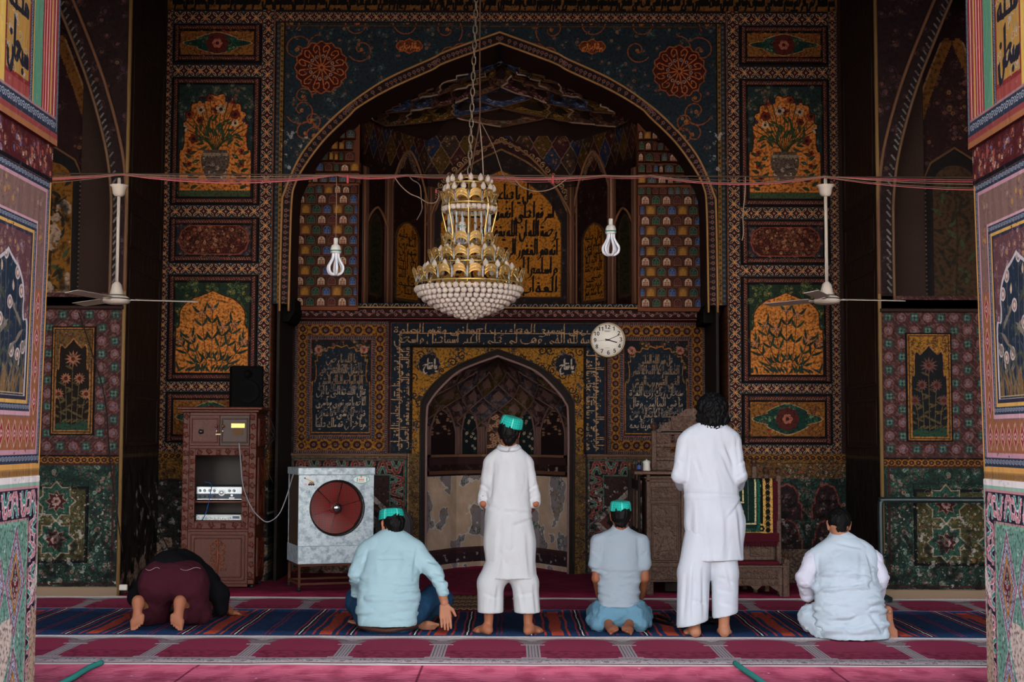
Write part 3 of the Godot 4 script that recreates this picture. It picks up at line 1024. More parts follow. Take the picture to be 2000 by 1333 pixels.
	P.soil_in(S.dust, x0, y0, x1, y1 - .4)
	return P
# walls of the prayer niche, unrolled: x along the wall, 0..L
func paint_niche(L: float, joints: Array, h: float) -> Pt:
	var P := Pt.new(0, 0, L, h, 300, hx("241a1b"))
	P.rect(0, 0, L, .98, hx("b39a85"))
	var Q := Pt.new(0, 0, L, .98, 300, hx("7e7678"))
	Q.flora(0, 0, L, .98, 161, 150, .04, hx("4a5650"), [hx("a89ea0"), hx("70484a"), hx("3c5a4c"), hx("bcb4b2")], hx("40544c"))
	for i in joints.size() - 1:
		var c := V2((joints[i] + joints[i + 1]) * .5, .7)
		for k in 2:
			var st := []
			for j in 17:
				var a := TAU * j / 16 + k * .2
				st.append(c + V2(cos(a), sin(a)) * (.15 if j % 2 else .08))
			Q.stroke(st, .006, hx("7a6248"))
	var n := FastNoiseLite.new()
	n.seed = 44
	n.frequency = 2.2
	n.fractal_octaves = 4
	var mask := Image.create(Q.im.get_width(), Q.im.get_height(), false, Image.FORMAT_RGBA8)
	var halo := Image.create(Q.im.get_width(), Q.im.get_height(), false, Image.FORMAT_RGBA8)
	for y in mask.get_height():
		for x in mask.get_width():
			var v := n.get_noise_2d(x / 300.0, y / 300.0)
			if v > .16:
				mask.set_pixel(x, y, Color.WHITE)
			if v > .09:
				halo.set_pixel(x, y, Color.WHITE)
	var pale := Image.create(Q.im.get_width(), Q.im.get_height(), false, Image.FORMAT_RGBA8)
	pale.fill(hx("bdb4ae"))
	var at := Vector2i(0, int(round((h - .98) * 300)))
	P.im.blit_rect_mask(pale, halo, Rect2i(0, 0, pale.get_width(), pale.get_height()), at)
	P.im.blit_rect_mask(Q.im, mask, Rect2i(0, 0, pale.get_width(), pale.get_height()), at)
	P.rect(0, .16, L, .2, hx("3a2426")); P.rect(0, .2, L, .208, hx("3f6a58"))
	P.rect(0, .06, L, .16, hx("2c2026"))
	P.soil_in(S.white, 0, .0, L, .16)
	P.rect(0, .98, L, 1.2, hx("211516"))
	P.flora(0, .99, L, 1.18, 163, 90, .03, hx("3a2a26"), [hx("4a2a26")], hx("2a2422"))
	P.soil_in(S.plaster, L * .78, 1.02, L * .86, 1.14, Vector2i(200, 90))
	# zone of little arches
	var y0 := 1.2
	P.rect(0, y0, L, h, hx("2c1c1d"))
	P.flora(0, y0, L, h, 164, 330, .03, hx("42302c"), [hx("4c2c28"), hx("3c4248"), hx("55442a")], hx("2b2e2a"))
	return P
# panel behind each little arch
func paint_nichelet(k: int) -> Pt:
	var P := Pt.new(0, 0, .22, .62, 260, [hx("1b1214"), hx("12191a"), hx("2a1a16")][k])
	P.r.seed = 300 + k
	for i in [26, 16, 60][k]:
		var x := P.r.randf_range(.02, .2)
		var y := P.r.randf_range([.25, .05, .1][k], .6)
		P.leaf(x, y, P.r.randf() * TAU, .05, .016, [hx("3a2420"), hx("1f3830"), hx("4a2f22")][k])
		P.flower(x, y, [.013, .018, .024][k], 6, [hx("9a7a5c"), hx("988878"), hx("8a6850")][k], hx("5a2a24"))
	return P
# frontal wall of the hall beside the piers (x from its inner corner outwards)
func paint_side() -> Pt:
	var d := D_SIDE
	var P := Pt.new(.0, .0, 1.5, 2.64, 300, hx("2c2122"))
	var Y := func(py: float) -> float: return PY(py, d, 160)
	var dt: float = Y.call(905.0)
	P.rect(0, 0, 1.5, .1, hx("6e5c4c"))
	P.rect(0, .09, 1.5, dt, hx("1a2a26"))
	P.flora(.05, .11, 1.5, dt, 171, 330, .04, hx("3c5c4c"), [hx("7a5a54"), hx("4a3030"), hx("6c7a70")], hx("24463a"))
	P.frame(.05, .1, 1.52, dt, .02, hx("38201f"))
	P.frame(.27, .29, 1.52, dt - .2, .025, hx("0e1013"))
	var q := [.3, .32, 1.5, dt - .23]
	P.rect(q[0], q[1], q[2], q[3], hx("3c3820"))
	P.flora(q[0], q[1], q[2], q[3], 172, 200, .035, hx("5a5434"), [hx("6c4a2c"), hx("3c2a26"), hx("7a745c")], hx("2e4434"))
	for i in 3:
		for j in 2:
			var c := V2(.55 + i * .44, q[1] + .17 + j * .33)
			var st := []
			for k in 17:
				var a := TAU * k / 16
				st.append(c + V2(cos(a), sin(a)) * (.17 if k % 2 == 0 else .125))
			P.poly(st, hx("24463a")); P.stroke(st, .009, hx("8a7a68"))
			var s2 := []
			for k in 17:
				var a := TAU * k / 16
				s2.append(c + V2(cos(a), sin(a)) * (.095 if k % 2 == 0 else .06))
			P.poly(s2, hx("3a1a1c")); P.stroke(s2, .006, hx("7a6458"))
			P.flower(c.x, c.y, .04, 6, hx("9a7a74"), hx("4a2426"))
	P.soil_in(S.white, .3, .2, 1.5, .72, Vector2i(40, 0))
	P.soil_in(S.flake, 0, .1, 1.5, .9)
	P.soil_in(S.black, 0, .08, 1.5, .6)
	# gold ledge line and star field above
	P.band(0, dt + .0, 1.5, dt + .055, T.gold)
	P.rect(0, dt + .055, 1.5, dt + .07, hx("0d0c0f"))
	var y0 := dt + .07
	P.rect(0, y0, 1.5, 2.64, hx("3f2526"))
	P.flora(0, y0, 1.5, 2.64, 175, 500, .022, hx("5a403c"), [hx("6e4440"), hx("52343a")], hx("3c2828"))
	var g := .115
	for i in 14:
		for j in 13:
			var c := V2(.075 + i * g, y0 + .075 + j * g)
			if (i + j) % 2 == 0:
				P.rect(c.x - .036, c.y - .036, c.x + .036, c.y + .036, hx("2a3e3a"))
				P.flower(c.x, c.y, .03, 4, hx("4f6a62"), hx("24302e"), .78)
			else:
				P.flower(c.x, c.y, .042, 8, hx("6c4a4a"), hx("8a7674")); P.disc(c.x, c.y, .012, hx("5c5a70"))
			P.stroke([c + V2(-g * .5, -.02), c + V2(-.02, -g * .5)], .005, hx("5e4440"))
			P.stroke([c + V2(g * .5, .02), c + V2(.02, g * .5)], .005, hx("5e4440"))
	P.soil_in(S.fine, 0, 0, 1.5, 2.64)
	return P
# upright flower panel set into that wall
func paint_flower_panel(sd: int, bg: Color, field: Color, bloom: Color) -> Pt:
	var P := Pt.new(0, 0, .44, 1.06, 300, hx("121012"))
	P.frame(.012, .012, .428, 1.048, .014, hx("8a5a2a"))
	P.rect(.034, .034, .406, 1.026, field)
	P.flora(.034, .6, .406, 1.026, sd, 60, .02, hx("3a2418"), [hx("8a5a3a"), hx("5a3420")], hx("3a3020"))
	var og := ogee(.22, .05, .93, .165, .82, .62)
	P.poly(ogee(.22, .04, .95, .178, .82, .62), hx("8a5c34"))
	var Q := Pt.new(.034, .034, .406, 1.026, 300, bg)
	for i in 5:
		var fx := .22 + (i - 2) * .055
		var top := V2(.22 + (i - 2) * .07, [.4, .55, .74, .55, .4][i])
		Q.stroke(curve2([V2(fx, .1), V2(fx, .25), top]), .008, hx("5a4a34"))
		for j in 6:
			var m := V2(fx, .12).lerp(top, j / 6.0)
			Q.leaf(m.x, m.y, PI / 2 + (.9 if j % 2 else -.9), .09, .024, hx("4a4028"), .5 if j % 2 else -.5)
		for k in 12:
			Q.leaf(top.x, top.y, TAU * k / 12, .06 if i != 2 else .09, .02, bloom)
		Q.disc(top.x, top.y, .02, hx("4a2018"))
	Q.poly(curve2([V2(.03, .03), V2(.05, .1), V2(.14, .13), V2(.22, .1), V2(.32, .14), V2(.41, .1), V2(.41, .03)]), hx("1f3a2c"))
	P.clipped(Q, og)
	P.soil(S.fine)
	return P
# inner face of the doorway: x is the distance towards the courtyard from its inner arris
func paint_jamb(left: bool) -> Pt:
	var Wd := 1.1
	var P := Pt.new(0, 0, Wd, 5.2, 360, hx("8a7a72"))
	var dt := 1.16
	# dado
	P.rect(0, 0, Wd, dt, hx("7fa08e"))
	P.rect(.012, 0, Wd, dt - .04, hx("a8787a")); P.rect(.03, 0, Wd, dt - .055, hx("2a2230"))
	P.band(.035, 0, .15, dt - .2, T.jamb, true)
	P.band(.035, dt - .2, Wd, dt - .06, T.jamb)
	P.rect(.155, 0, Wd, dt - .205, hx("a07a78")); P.rect(.17, 0, Wd, dt - .215, hx("6f9a86"))
	P.rect(.19, 0, Wd, dt - .235, hx("5f8676"))
	P.flora(.19, 0, Wd, dt - .24, 181, 120, .022, hx("92b0a0"), [hx("a8bab0"), hx("4f7a68")], hx("83a594"))
	for k in 4:
		var c := V2(.19 + .145 + (k % 2) * .29, .63 - int(k / 2.0) * .6)
		var cols := [hx("a9b4c4"), hx("8a5a62"), hx("a9b4c4"), hx("1d1a26"), hx("9aa6b8"), hx("9a6a30"), hx("9aa6b8"), hx("5e2226")]
		var ms := [1.0, .96, .82, .78, .62, .58, .42, .38]
		for j in 8:
			var hw: float = .145 * ms[j]
			var hv: float = .3 * ms[j]
			P.poly([c + V2(-hw, 0), c + V2(0, hv), c + V2(hw, 0), c + V2(0, -hv)], cols[j])
		for j in 13:
			var t := j / 12.0
			for e in [[-1, 1], [1, 1], [-1, -1], [1, -1]]:
				var q := c + V2(.145 * .7 * e[0] * (1 - t), .3 * .7 * e[1] * t)
				P.rect(q.x - .006, q.y - .009, q.x + .006, q.y + .009, hx("a8b0c0"))
		for j in 9:
			var q := c + V2([0, 0, 0, .022, -.022, .02, -.02, 0, 0][j], [.0, .06, -.06, .02, .02, -.03, -.03, .03, -.09][j])
			P.flower(q.x, q.y, .013, 5, [hx("a8a0a4"), hx("5f9a82")][j % 2], hx("5e2226"))
	# bare plaster where the paint has fallen, near the floor and the arris
	P.poly(curve2([V2(0, .47), V2(.03, .44), V2(.08, .49), V2(.1, .4), V2(.11, .2), V2(.12, .0), V2(0, 0)]), hx("9c8672"))
	P.poly(curve2([V2(.0, .72), V2(.03, .7), V2(.06, .64), V2(.1, .58), V2(.09, .52), V2(.05, .56), V2(0, .6)]), hx("bdb2aa"))
	P.poly(curve2([V2(.36, .42), V2(.42, .46), V2(.6, .4), V2(.62, .1), V2(.48, .14), V2(.38, .3), V2(.36, .42)]), hx("b5a79a"))
	# mouldings between
	P.rect(0, dt - .02, Wd, dt + .012, hx("c9c4c0"))
	P.rect(0, dt + .012, Wd, dt + .05, hx("8c6a3e"))
	for i in 60:
		P.rect(i * .02, dt + .018, i * .02 + .009, dt + .044, hx("5e4028"))
	# tall flower field
	var y0 := dt + .05
	var y1 := 2.76
	P.rect(0, y0, Wd, y1, hx("b98a4a"))
	P.band(.02, y0 + .03, .055, y1, T.blue, true); P.band(.02, y0 + .03, Wd, y0 + .075, T.blue); P.band(.02, y1 - .045, Wd, y1, T.blue)
	P.rect(.055, y0 + .075, Wd, y1 - .045, hx("a8808a"))
	P.rect(.075, y0 + .1, Wd, y1 - .065, hx("6e5650"))
	P.flora(.075, y0 + .1, Wd, y1 - .065, 185, 160, .03, hx("8a6a48"), [hx("8f7a80"), hx("7a4a44"), hx("9a7440")], hx("5a4648"))
	P.band(.08, y0 + .1, .18, y0 + .75, T.loz); P.band(.08, y0 + .1, Wd, y0 + .27, T.loz)
	for i in 4:
		P.band(.085, y0 + .27 + i * .17, .18, y0 + .44 + i * .17, T.loz)
	P.rect(.185, y0 + .28, Wd, y1 - .24, hx("b08a90"))
	P.band(.2, y0 + .3, .235, y1 - .255, T.blue, true); P.band(.2, y0 + .3, Wd, y0 + .34, T.blue); P.band(.2, y1 - .295, Wd, y1 - .255, T.blue)
	P.rect(.235, y0 + .34, Wd, y1 - .295, hx("b8924e"))
	P.rect(.255, y0 + .36, Wd, y1 - .312, hx("2c2a38"))
	var f := [.275, y0 + .38, Wd, y1 - .33]
	P.rect(f[0], f[1], f[2], f[3], hx("55383c"))
	P.flora(f[0], f[1] + .3, f[2], f[3], 186, 150, .028, hx("7a6462"), [hx("8c747a"), hx("6c4444"), hx("96704c")], hx("4a3a3e"))
	var og := ogee(.6, f[1], f[3] - .12, .3, .78, .5)
	P.poly(ogee(.6, f[1], f[3] - .1, .322, .78, .5), hx("a9a4a6"))
	var Q := Pt.new(f[0], f[1], f[2], f[3], 360, hx("202b38"))
	Q.r.seed = 9
	for i in 14:
		var fx := .3 + i * .05
		var top := V2(fx + Q.r.randf_range(-.05, .05), f[1] + Q.r.randf_range(.2, .78))
		Q.stroke(curve2([V2(fx, f[1]), V2(fx, f[1] + .15), top]), .006, hx("5a5248"))
		for j in 3:
			var m := V2(fx, f[1] + .02).lerp(top, .15 + j * .25)
			Q.leaf(m.x, m.y, PI / 2 + (.7 if j % 2 else -.7), .14, .03, hx("6b6458") if i % 2 else hx("3a4038"), .5 if j % 2 else -.5)
		Q.disc(top.x, top.y, .036, hx("b0a49c")); Q.disc(top.x, top.y, .026, hx("7c6a6c")); Q.disc(top.x, top.y, .013, hx("c0a890"))
		if i % 3 == 0:
			Q.leaf(top.x + .05, top.y - .1, 1.4, .06, .03, hx("b09a84"))
	for i in 60:
		Q.leaf(Q.r.randf_range(.28, 1.1), f[1], PI / 2 + Q.r.randf_range(-.4, .4), Q.r.randf_range(.08, .2), .016, hx("6a5438"), .3)
	P.clipped(Q, og)
	P.rect(.275, f[1] + .01, .7, f[1] + .016, hx("9a8a6a"))
	P.soil_in(S.dust, .2, 1.6, Wd, 2.5)
	# red frieze
	P.rect(0, y1, Wd, y1 + .2, hx("431c1e"))
	P.flora(0, y1 + .02, Wd, y1 + .19, 190, 60, .032, hx("7a4a40"), [hx("a07050"), hx("5a5a80"), hx("a89890"), hx("8a4038")], hx("4a3034"))
	P.rect(0, y1, Wd, y1 + .022, hx("16151b"))
	# upper part: blue strip, then stripes and an inscribed field
	var u := y1 + .2
	P.rect(0, u, Wd, 5.2, hx("84403c"))
	P.rect(0, u, Wd, u + .035, hx("8a5a3c")); P.rect(0, u + .035, Wd, u + .06, hx("7a3a3a"))
	P.band(0, u + .065, Wd, u + .14, T.blue); P.rect(0, u + .14, Wd, u + .155, hx("8a6a6c"))
	var b := u + .155
	P.band(.0, u + .08, .035, 5.2, T.blue, true)
	var cols := ["843430", "c8beb6", "843430", "84606a", "b99448", "84363a", "c4aaa4", "8e3230", "c4aaa4", "8e3230", "bfb4ac", "7c2c2c"]
	var ws := [.03, .01, .03, .012, .02, .025, .012, .03, .01, .03, .008, .02]
	var x := .037
	for i in cols.size():
		P.rect(x, b, x + ws[i], 5.2, hx(cols[i]))
		x += ws[i]
	P.rect(x, b, x + .13, 5.2, hx("4f7f68"))
	x += .13
	P.rect(x, b, x + .012, 5.2, hx("b99448"))
	P.band(x + .012, b, x + .055, 5.2, T.blue, true)
	x += .055
	P.rect(x, b + .06, x + .36, 5.2, hx("6e2a2a"))
	P.rect(x + .02, b + .085, x + .34, 5.2, hx("97743c"))
	P.flora(x + .03, b + .1, x + .33, 5.2, 195, 90, .028, hx("b0a090"), [hx("8e8e96"), hx("7a5a40")], hx("7a8478"))
	var words := ["سبحان", "ملكه", "الله", "وحمده", "عليه", "العظيم", "سلك", "توكلت"]
	for i in 8:
		P.write(words[i], V2(x + (.03 if left else .33), b + .16 + i * .26), .2, .3, .03, hx("22222a"), V2(1 if left else -1, 0), false)
	P.rect(x + .36, b, Wd, 5.2, hx("b89a50"))
	P.soil_in(S.dust, 0, 0, Wd, 5.2)
	P.soil_in(S.fine, 0, 0, Wd, 1.1)
	return P
# ---------------------------------------------------------------- the hall
func painted(P: Pt, rough := .6, sooty := true) -> StandardMaterial3D:
	if sooty:
		P.soil(S.wash)
	var m := mat(Color.WHITE, rough, P.tex())
	m.texture_repeat = false
	m.metallic_specular = .14
	m.normal_enabled = true
	m.normal_texture = M.wall_n
	m.normal_scale = .35
	return m
# pointed arch: half outline (x >= 0) given as points right of the axis from the crown down
func arch_line(px: Array, axis: float, d: float) -> Array:
	var o := []
	for p in px:
		var w := W(axis - p[0], p[1], d)
		o.append(V2(W(axis, p[1], d).x - w.x, w.y))
	return Array(curve2(o, 5))
# frontal wall with an arched opening: strips from the arch up to the top, reveal going back
func arched_wall(st: SurfaceTool, half: Array, cx: float, top: float, z: float, P: Pt) -> void:
	for sx in [-1.0, 1.0]:
		for i in half.size() - 1:
			var a: Vector2 = half[i]
			var b: Vector2 = half[i + 1]
			var q := [V3(cx + sx * a.x, a.y, z), V3(cx + sx * a.x, top, z), V3(cx + sx * b.x, top, z), V3(cx + sx * b.x, b.y, z)]
			if b.x - a.x < .0005:
				continue
			if sx < 0:
				q.reverse()
			var uv := []
			for p: Vector3 in q:
				uv.append(P.uv(p.x, p.y))
			quad_uv(st, q, uv)
func reveal(half: Array, cx: float, z0: float, z1: float) -> ArrayMesh:
	var st := SurfaceTool.new()
	st.begin(Mesh.PRIMITIVE_TRIANGLES)
	st.set_smooth_group(0)
	for sx in [-1.0, 1.0]:
		var v := .0
		for i in half.size() - 1:
			var a: Vector2 = half[i]
			var b: Vector2 = half[i + 1]
			var l := a.distance_to(b)
			quad_uv(st, [V3(cx + sx * a.x, a.y, z0), V3(cx + sx * b.x, b.y, z0), V3(cx + sx * b.x, b.y, z1), V3(cx + sx * a.x, a.y, z1)], [V2(0, v), V2(0, v + l), V2(z0 - z1, v + l), V2(z0 - z1, v)])
			v += l
	st.generate_normals()
	return st.commit()
func both(half: Array, cx: float, z: float) -> Array:
	var o := []
	for i in range(half.size() - 1, -1, -1):
		o.append(V3(cx - half[i].x, half[i].y, z))
	for i in range(1, half.size()):
		o.append(V3(cx + half[i].x, half[i].y, z))
	return o
func build_floor() -> void:
	var f := setting("floor")
	var stone := mat(hx("6a5f58"), .9)
	with_normal(stone, M.wall_n, 1.5, .5)
	put(f, "paving", box(16.8, .2, 11.0, .01), stone, V3(0, -.1, -12.4))
	put(f, "courtyard_paving", box(60.0, .2, 38.0, .01), mat(hx("7a716a"), .95), V3(0, -.1, 12.1))
func build_shell() -> void:
	# side walls and ceiling of the hall, and the wall towards the courtyard with its arched doorway
	var dark := mat(hx("33241f"), .85)
	with_normal(dark, M.wall_n, 1.2, .6)
	var lft := setting("wall_left")
	put(lft, "masonry", box(.4, 7.6, 11.6, .01), dark, V3(-8.2, 3.8, -10.8))
	var rgt := setting("wall_right")
	put(rgt, "masonry", box(.4, 7.6, 11.6, .01), dark, V3(8.2, 3.8, -10.8))
	var cl := setting("ceiling")
	put(cl, "vault_slab", box(16.9, .3, 12.0, .01), dark, V3(0, 7.75, -11.0))
	var fr := setting("wall_front")
	var plain := mat(hx("7c6455"), .85)
	with_normal(plain, M.wall_n, 1.2, .5)
	var XI := 2.54
	var z_in := -7.6
	var z_out := -5.0
	for sx in [-1.0, 1.0]:
		var PJ := paint_jamb(sx < 0)
		var face := painted(PJ, .6, false)
		put(fr, "pier_masonry", slab(minf(sx * (XI + .03), sx * 3.6), 0, maxf(sx * (XI + .03), sx * 3.6), 7.6, z_in, z_out, .01), plain)
		# painted lining in courses: dado, tall field, frieze, upper part
		for c in [[.0, 1.17, .0, .012, "dado_lining"], [1.17, 2.76, .012, .024, "field_lining"], [2.76, 2.96, .022, .03, "frieze_lining"], [2.96, 5.2, .036, .036, "upper_lining"]]:
			var st := st_new()
			var xa: float = sx * (XI - (c[2] if c[4] != "dado_lining" else .004))
			var xb: float = sx * (XI - (c[3] if c[4] != "dado_lining" else .004))
			if c[4] == "field_lining":
				xa = sx * (XI - .0); xb = sx * (XI - .026)
			if c[4] == "frieze_lining":
				xa = sx * (XI - .03); xb = sx * (XI - .03)
			if c[4] == "upper_lining":
				xa = sx * (XI - .052); xb = sx * (XI - .052)
			var segs := 3
			for k in segs:
				# the painted pattern is laid once from the inner arris and mirrored on towards the court
				var u0: float = k * 1.1
				var z0 := z_in + u0
				var z1 := minf(z_in + u0 + 1.1, z_out)
				var L := z1 - z0
				var ua := .0 if k % 2 == 0 else 1.1
				var ub := L if k % 2 == 0 else 1.1 - L
				quad_uv(st, [V3(xa, c[0], z0), V3(xb, c[1], z0), V3(xb, c[1], z1), V3(xa, c[0], z1)], [PJ.uv(ua, c[0]), PJ.uv(ua, c[1]), PJ.uv(ub, c[1]), PJ.uv(ub, c[0])])
			var back: float = sx * (XI + .05)
			var e0 := PJ.uv(.004, c[0])
			var e1 := PJ.uv(.004, c[1])
			quad_uv(st, [V3(back, c[0], z_in), V3(back, c[1], z_in), V3(xb, c[1], z_in), V3(xa, c[0], z_in)], [e0, e1, e1, e0])
			quad_uv(st, [V3(back, c[0], z_in), V3(xa, c[0], z_in), V3(xa, c[0], z_out), V3(back, c[0], z_out)], [e0, e0, e0, e0])
			quad_uv(st, [V3(back, c[1], z_in), V3(xb, c[1], z_in), V3(xb, c[1], z_out), V3(back, c[1], z_out)], [e1, e1, e1, e1])
			put(fr, c[4], fin(st), face)
	# pointed arch over the doorway
	var half := []
	for p in curve2([V2(0, 5.25), V2(.9, 5.0), V2(1.75, 4.6), V2(2.3, 4.25), V2(2.52, 3.95)], 6):
		half.append(p)
	var dummy := Pt.new(0, 0, 1, 1, 4, Color.WHITE)
	var st2 := st_new()
	for z in [z_in, z_out]:
		arched_wall(st2, half, .0, 7.6, z, dummy)
	put(fr, "arch_wall", fin(st2), plain)
	put(fr, "arch_soffit", reveal(half, .0, z_out, z_in), plain)
	# the side bays stand open to the court as well; parapet over all
	for sx in [-1.0, 1.0]:
		put(fr, "bay_lintel", box(4.0, 3.2, 2.4, .02), plain, V3(sx * 5.6, 6.0, -6.3))
		put(fr, "end_pier", box(1.2, 7.6, 2.4, .02), plain, V3(sx * 7.9, 3.8, -6.3))
	put(fr, "parapet", box(17.2, 5.0, 2.4, .02), plain, V3(0, 10.1, -6.3))
	put(cl, "rear_masonry", box(17.2, 7.9, .4, .01), dark, V3(0, 3.95, -16.6))
	# arcade on the far side of the court, in the afternoon sun
	var far := setting("wall_court")
	var brick := mat(hx("b6b4b0"), .9)
	put(far, "arcade_wall", box(60, 4.2, 1.0, .02), brick, V3(0, 7.9, 30.5))
	for i in range(-7, 8):
		put(far, "arcade_pier", box(2.2, 5.8, 1.0, .02), brick, V3(i * 4.0, 2.9, 30.5))
	put(far, "arcade_back", box(60, 6, .4, .02), brick, V3(0, 3.0, 34.0))
func build_back() -> void:
	var wall := setting("wall_back")
	var dp := D_PIER
	var z := -dp
	var dark := mat(hx("2a1f1c"), .8)
	with_normal(dark, M.wall_n, 1.5, .6)
	M.darkwood = dark
	var goldm := mat(hx("86623a"), .55)
	M.goldline = goldm
	# ---- piers
	var PL := paint_pier()
	var R := paint_panels(PL)
	var PR := Pt.new(0, 0, 1.14, 5.9, 300, Color.BLACK)
	PR.im.copy_from(PL.im)
	paint_dado(PL, false)
	paint_dado(PR, true)
	PL.soil(S.fine)
	PR.soil(S.fine)
	var ml := painted(PL)
	var mr := painted(PR)
	var xin := [PX(530, dp, 600), PX(1421, dp, 600)]
	for side in 2:
		var P: Pt = PL if side == 0 else PR
		var m: Material = ml if side == 0 else mr
		var wdt := 1.14
		var fold := 1e-9 if side == 0 else .0
		var fx := func(a: float, b: float) -> Array: return [-b, -a] if side == 0 else [a, b]
		var e: Array = fx.call(.0, wdt)
		var pier := put(wall, "pier", slab(e[0], 0, e[1], 5.9, z - 1.6, z, .006, P, fold), m, V3(xin[side], 0, 0))
		for q in R:
			e = fx.call(q[0], q[2])
			put(pier, "painted_panel", slab(e[0], q[1], e[1], q[3], z - .01, z + .012, .006, P, fold), m)
			for k in [[q[0], q[1], q[2], q[1] + .07], [q[0], q[3] - .07, q[2], q[3]], [q[0], q[1] + .07, q[0] + .07, q[3] - .07], [q[2] - .07, q[1] + .07, q[2], q[3] - .07]]:
				e = fx.call(k[0], k[2])
				put(pier, "panel_frame", slab(e[0], k[1], e[1], k[3], z - .01, z + .024, .006, P, fold), m)
		e = fx.call(.0, wdt)
		put(pier, "dado_moulding", slab(e[0], 1.15, e[1], 1.2, z - .01, z + .025, .01, P, fold), m)
	# ---- wall between the piers with its great arch
	var axis := 975.0
	var cx := W(axis, 300, dp).x
	var inner := arch_line([[0, 84], [105, 122], [133, 137], [215, 174], [275, 209], [295, 228], [344, 276], [382, 328], [399, 362], [405, 395], [408, 500], [410, 608]], axis, dp)
	var outer := arch_line([[0, 63], [105, 101], [133, 115], [215, 152], [275, 190], [330, 236], [385, 300], [418, 373], [424, 414], [428, 608]], axis, dp)
	var x0: float = xin[0]
	var x1: float = xin[1]
	var y_led := PY(606, D_REC)
	var PS := paint_spandrel(x0, x1, y_led - .05, 5.9)
	# border band of the arch, painted between its two gold lines
	for sx in [-1.0, 1.0]:
		for i in outer.size() - 1:
			var t := float(i) / outer.size()
			var a: Vector2 = outer[i]
			var b: Vector2 = outer[i + 1]
			var ia: Vector2 = inner[mini(int(round(t * (inner.size() - 1))), inner.size() - 1)]
			var ib: Vector2 = inner[mini(int(round(float(i + 1) / outer.size() * (inner.size() - 1))), inner.size() - 1)]
			PS.poly([V2(cx + sx * a.x, a.y), V2(cx + sx * b.x, b.y), V2(cx + sx * ib.x, ib.y), V2(cx + sx * ia.x, ia.y)], hx("1d1214"))
		for i in range(0, inner.size() - 1):
			var a: Vector2 = inner[i]
			var b: Vector2 = inner[i + 1]
			var nrm := (b - a).orthogonal().normalized()
			var cnt := maxi(1, int(a.distance_to(b) / .042))
			for k in cnt:
				var q := a.lerp(b, float(k) / cnt) - nrm * .052
				PS.flower(cx + sx * q.x, q.y, .02, 5, hx("6a4c48"), hx("2a1416"), k)
				PS.disc(cx + sx * (q.x - nrm.x * -.028), q.y - nrm.y * -.028, .008, hx("5a4038"))
	var ms := painted(PS)
	var st := st_new()
	arched_wall(st, inner, cx, 5.9, z, PS)
	var hx: float = cx - inner[-1].x
	var hx2: float = cx + inner[-1].x
	for q in [[x0, hx], [hx2, x1]]:
		var lo := y_led - .02
		quad_uv(st, [V3(q[0], lo, z), V3(q[0], 5.9, z), V3(q[1], 5.9, z), V3(q[1], lo, z)], [PS.uv(q[0], lo), PS.uv(q[0], 5.9), PS.uv(q[1], 5.9), PS.uv(q[1], lo)])
		quad_uv(st, [V3(q[0], lo, z), V3(q[1], lo, z), V3(q[1], lo, z - .5), V3(q[0], lo, z - .5)], [PS.uv(q[0], lo), PS.uv(q[1], lo), PS.uv(q[1], lo), PS.uv(q[0], lo)])
	var aw := put(wall, "arch_wall", fin(st), ms)
	put(aw, "gold_moulding", tube(both(inner, cx, z + .004), .011, 6), goldm)
	put(aw, "gold_moulding", tube(both(outer, cx, z + .004), .011, 6), goldm)
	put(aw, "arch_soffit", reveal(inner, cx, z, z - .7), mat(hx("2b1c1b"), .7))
	# ---- inscription band over all
	var tb0 := PY(21, dp)
	var PB := Pt.new(PX(318, dp, 20), tb0, PX(1635, dp, 20), 5.9, 260, hx("6b4824"))
	PB.flora(PB.x0, tb0, PB.x0 + PB.w, 5.9, 401, 200, .03, hx("7a5428"), [hx("5a3a20"), hx("80582c")], hx("5c4022"))
	var lt := PB.x0 + PB.w - .03
	PB.write("بسم الله الرحمن الرحيم يسبح لله ما في السموات وما في الارض الملك القدوس العزيز الحكيم هو الذي بعث في الاميين رسولا منهم يتلوا عليهم اياته ويزكيهم ويعلمهم الكتاب والحكمة وان كانوا من قبل لفي ضلال مبين", V2(lt, tb0 + .055), .17, PB.w * .58, .017, hx("0f0d0e"))
	PB.write("واخرين منهم لما يلحقوا بهم وهو العزيز الحكيم ذلك فضل الله يؤتيه من يشاء والله ذو الفضل العظيم مثل الذين حملوا التورية ثم لم يحملوها كمثل الحمار يحمل اسفارا", V2(lt - PB.w * .58, tb0 + .055), .17, PB.w * .4, .017, hx("0f0d0e"))
	PB.soil(S.fine)
	put(wall, "inscription_band", slab(PB.x0, tb0, PB.x0 + PB.w, 5.9, z - .02, z + .02, .008, PB), painted(PB))
	put(wall, "upper_masonry", slab(-3.5, 5.9, 3.3, 7.6, z - 1.2, z, .01), dark)
	# ---- tiles of the recess flanks
	build_tiles(wall, inner, cx, y_led)
	build_alcove(wall, inner, cx, y_led)
	build_lower(wall, y_led)
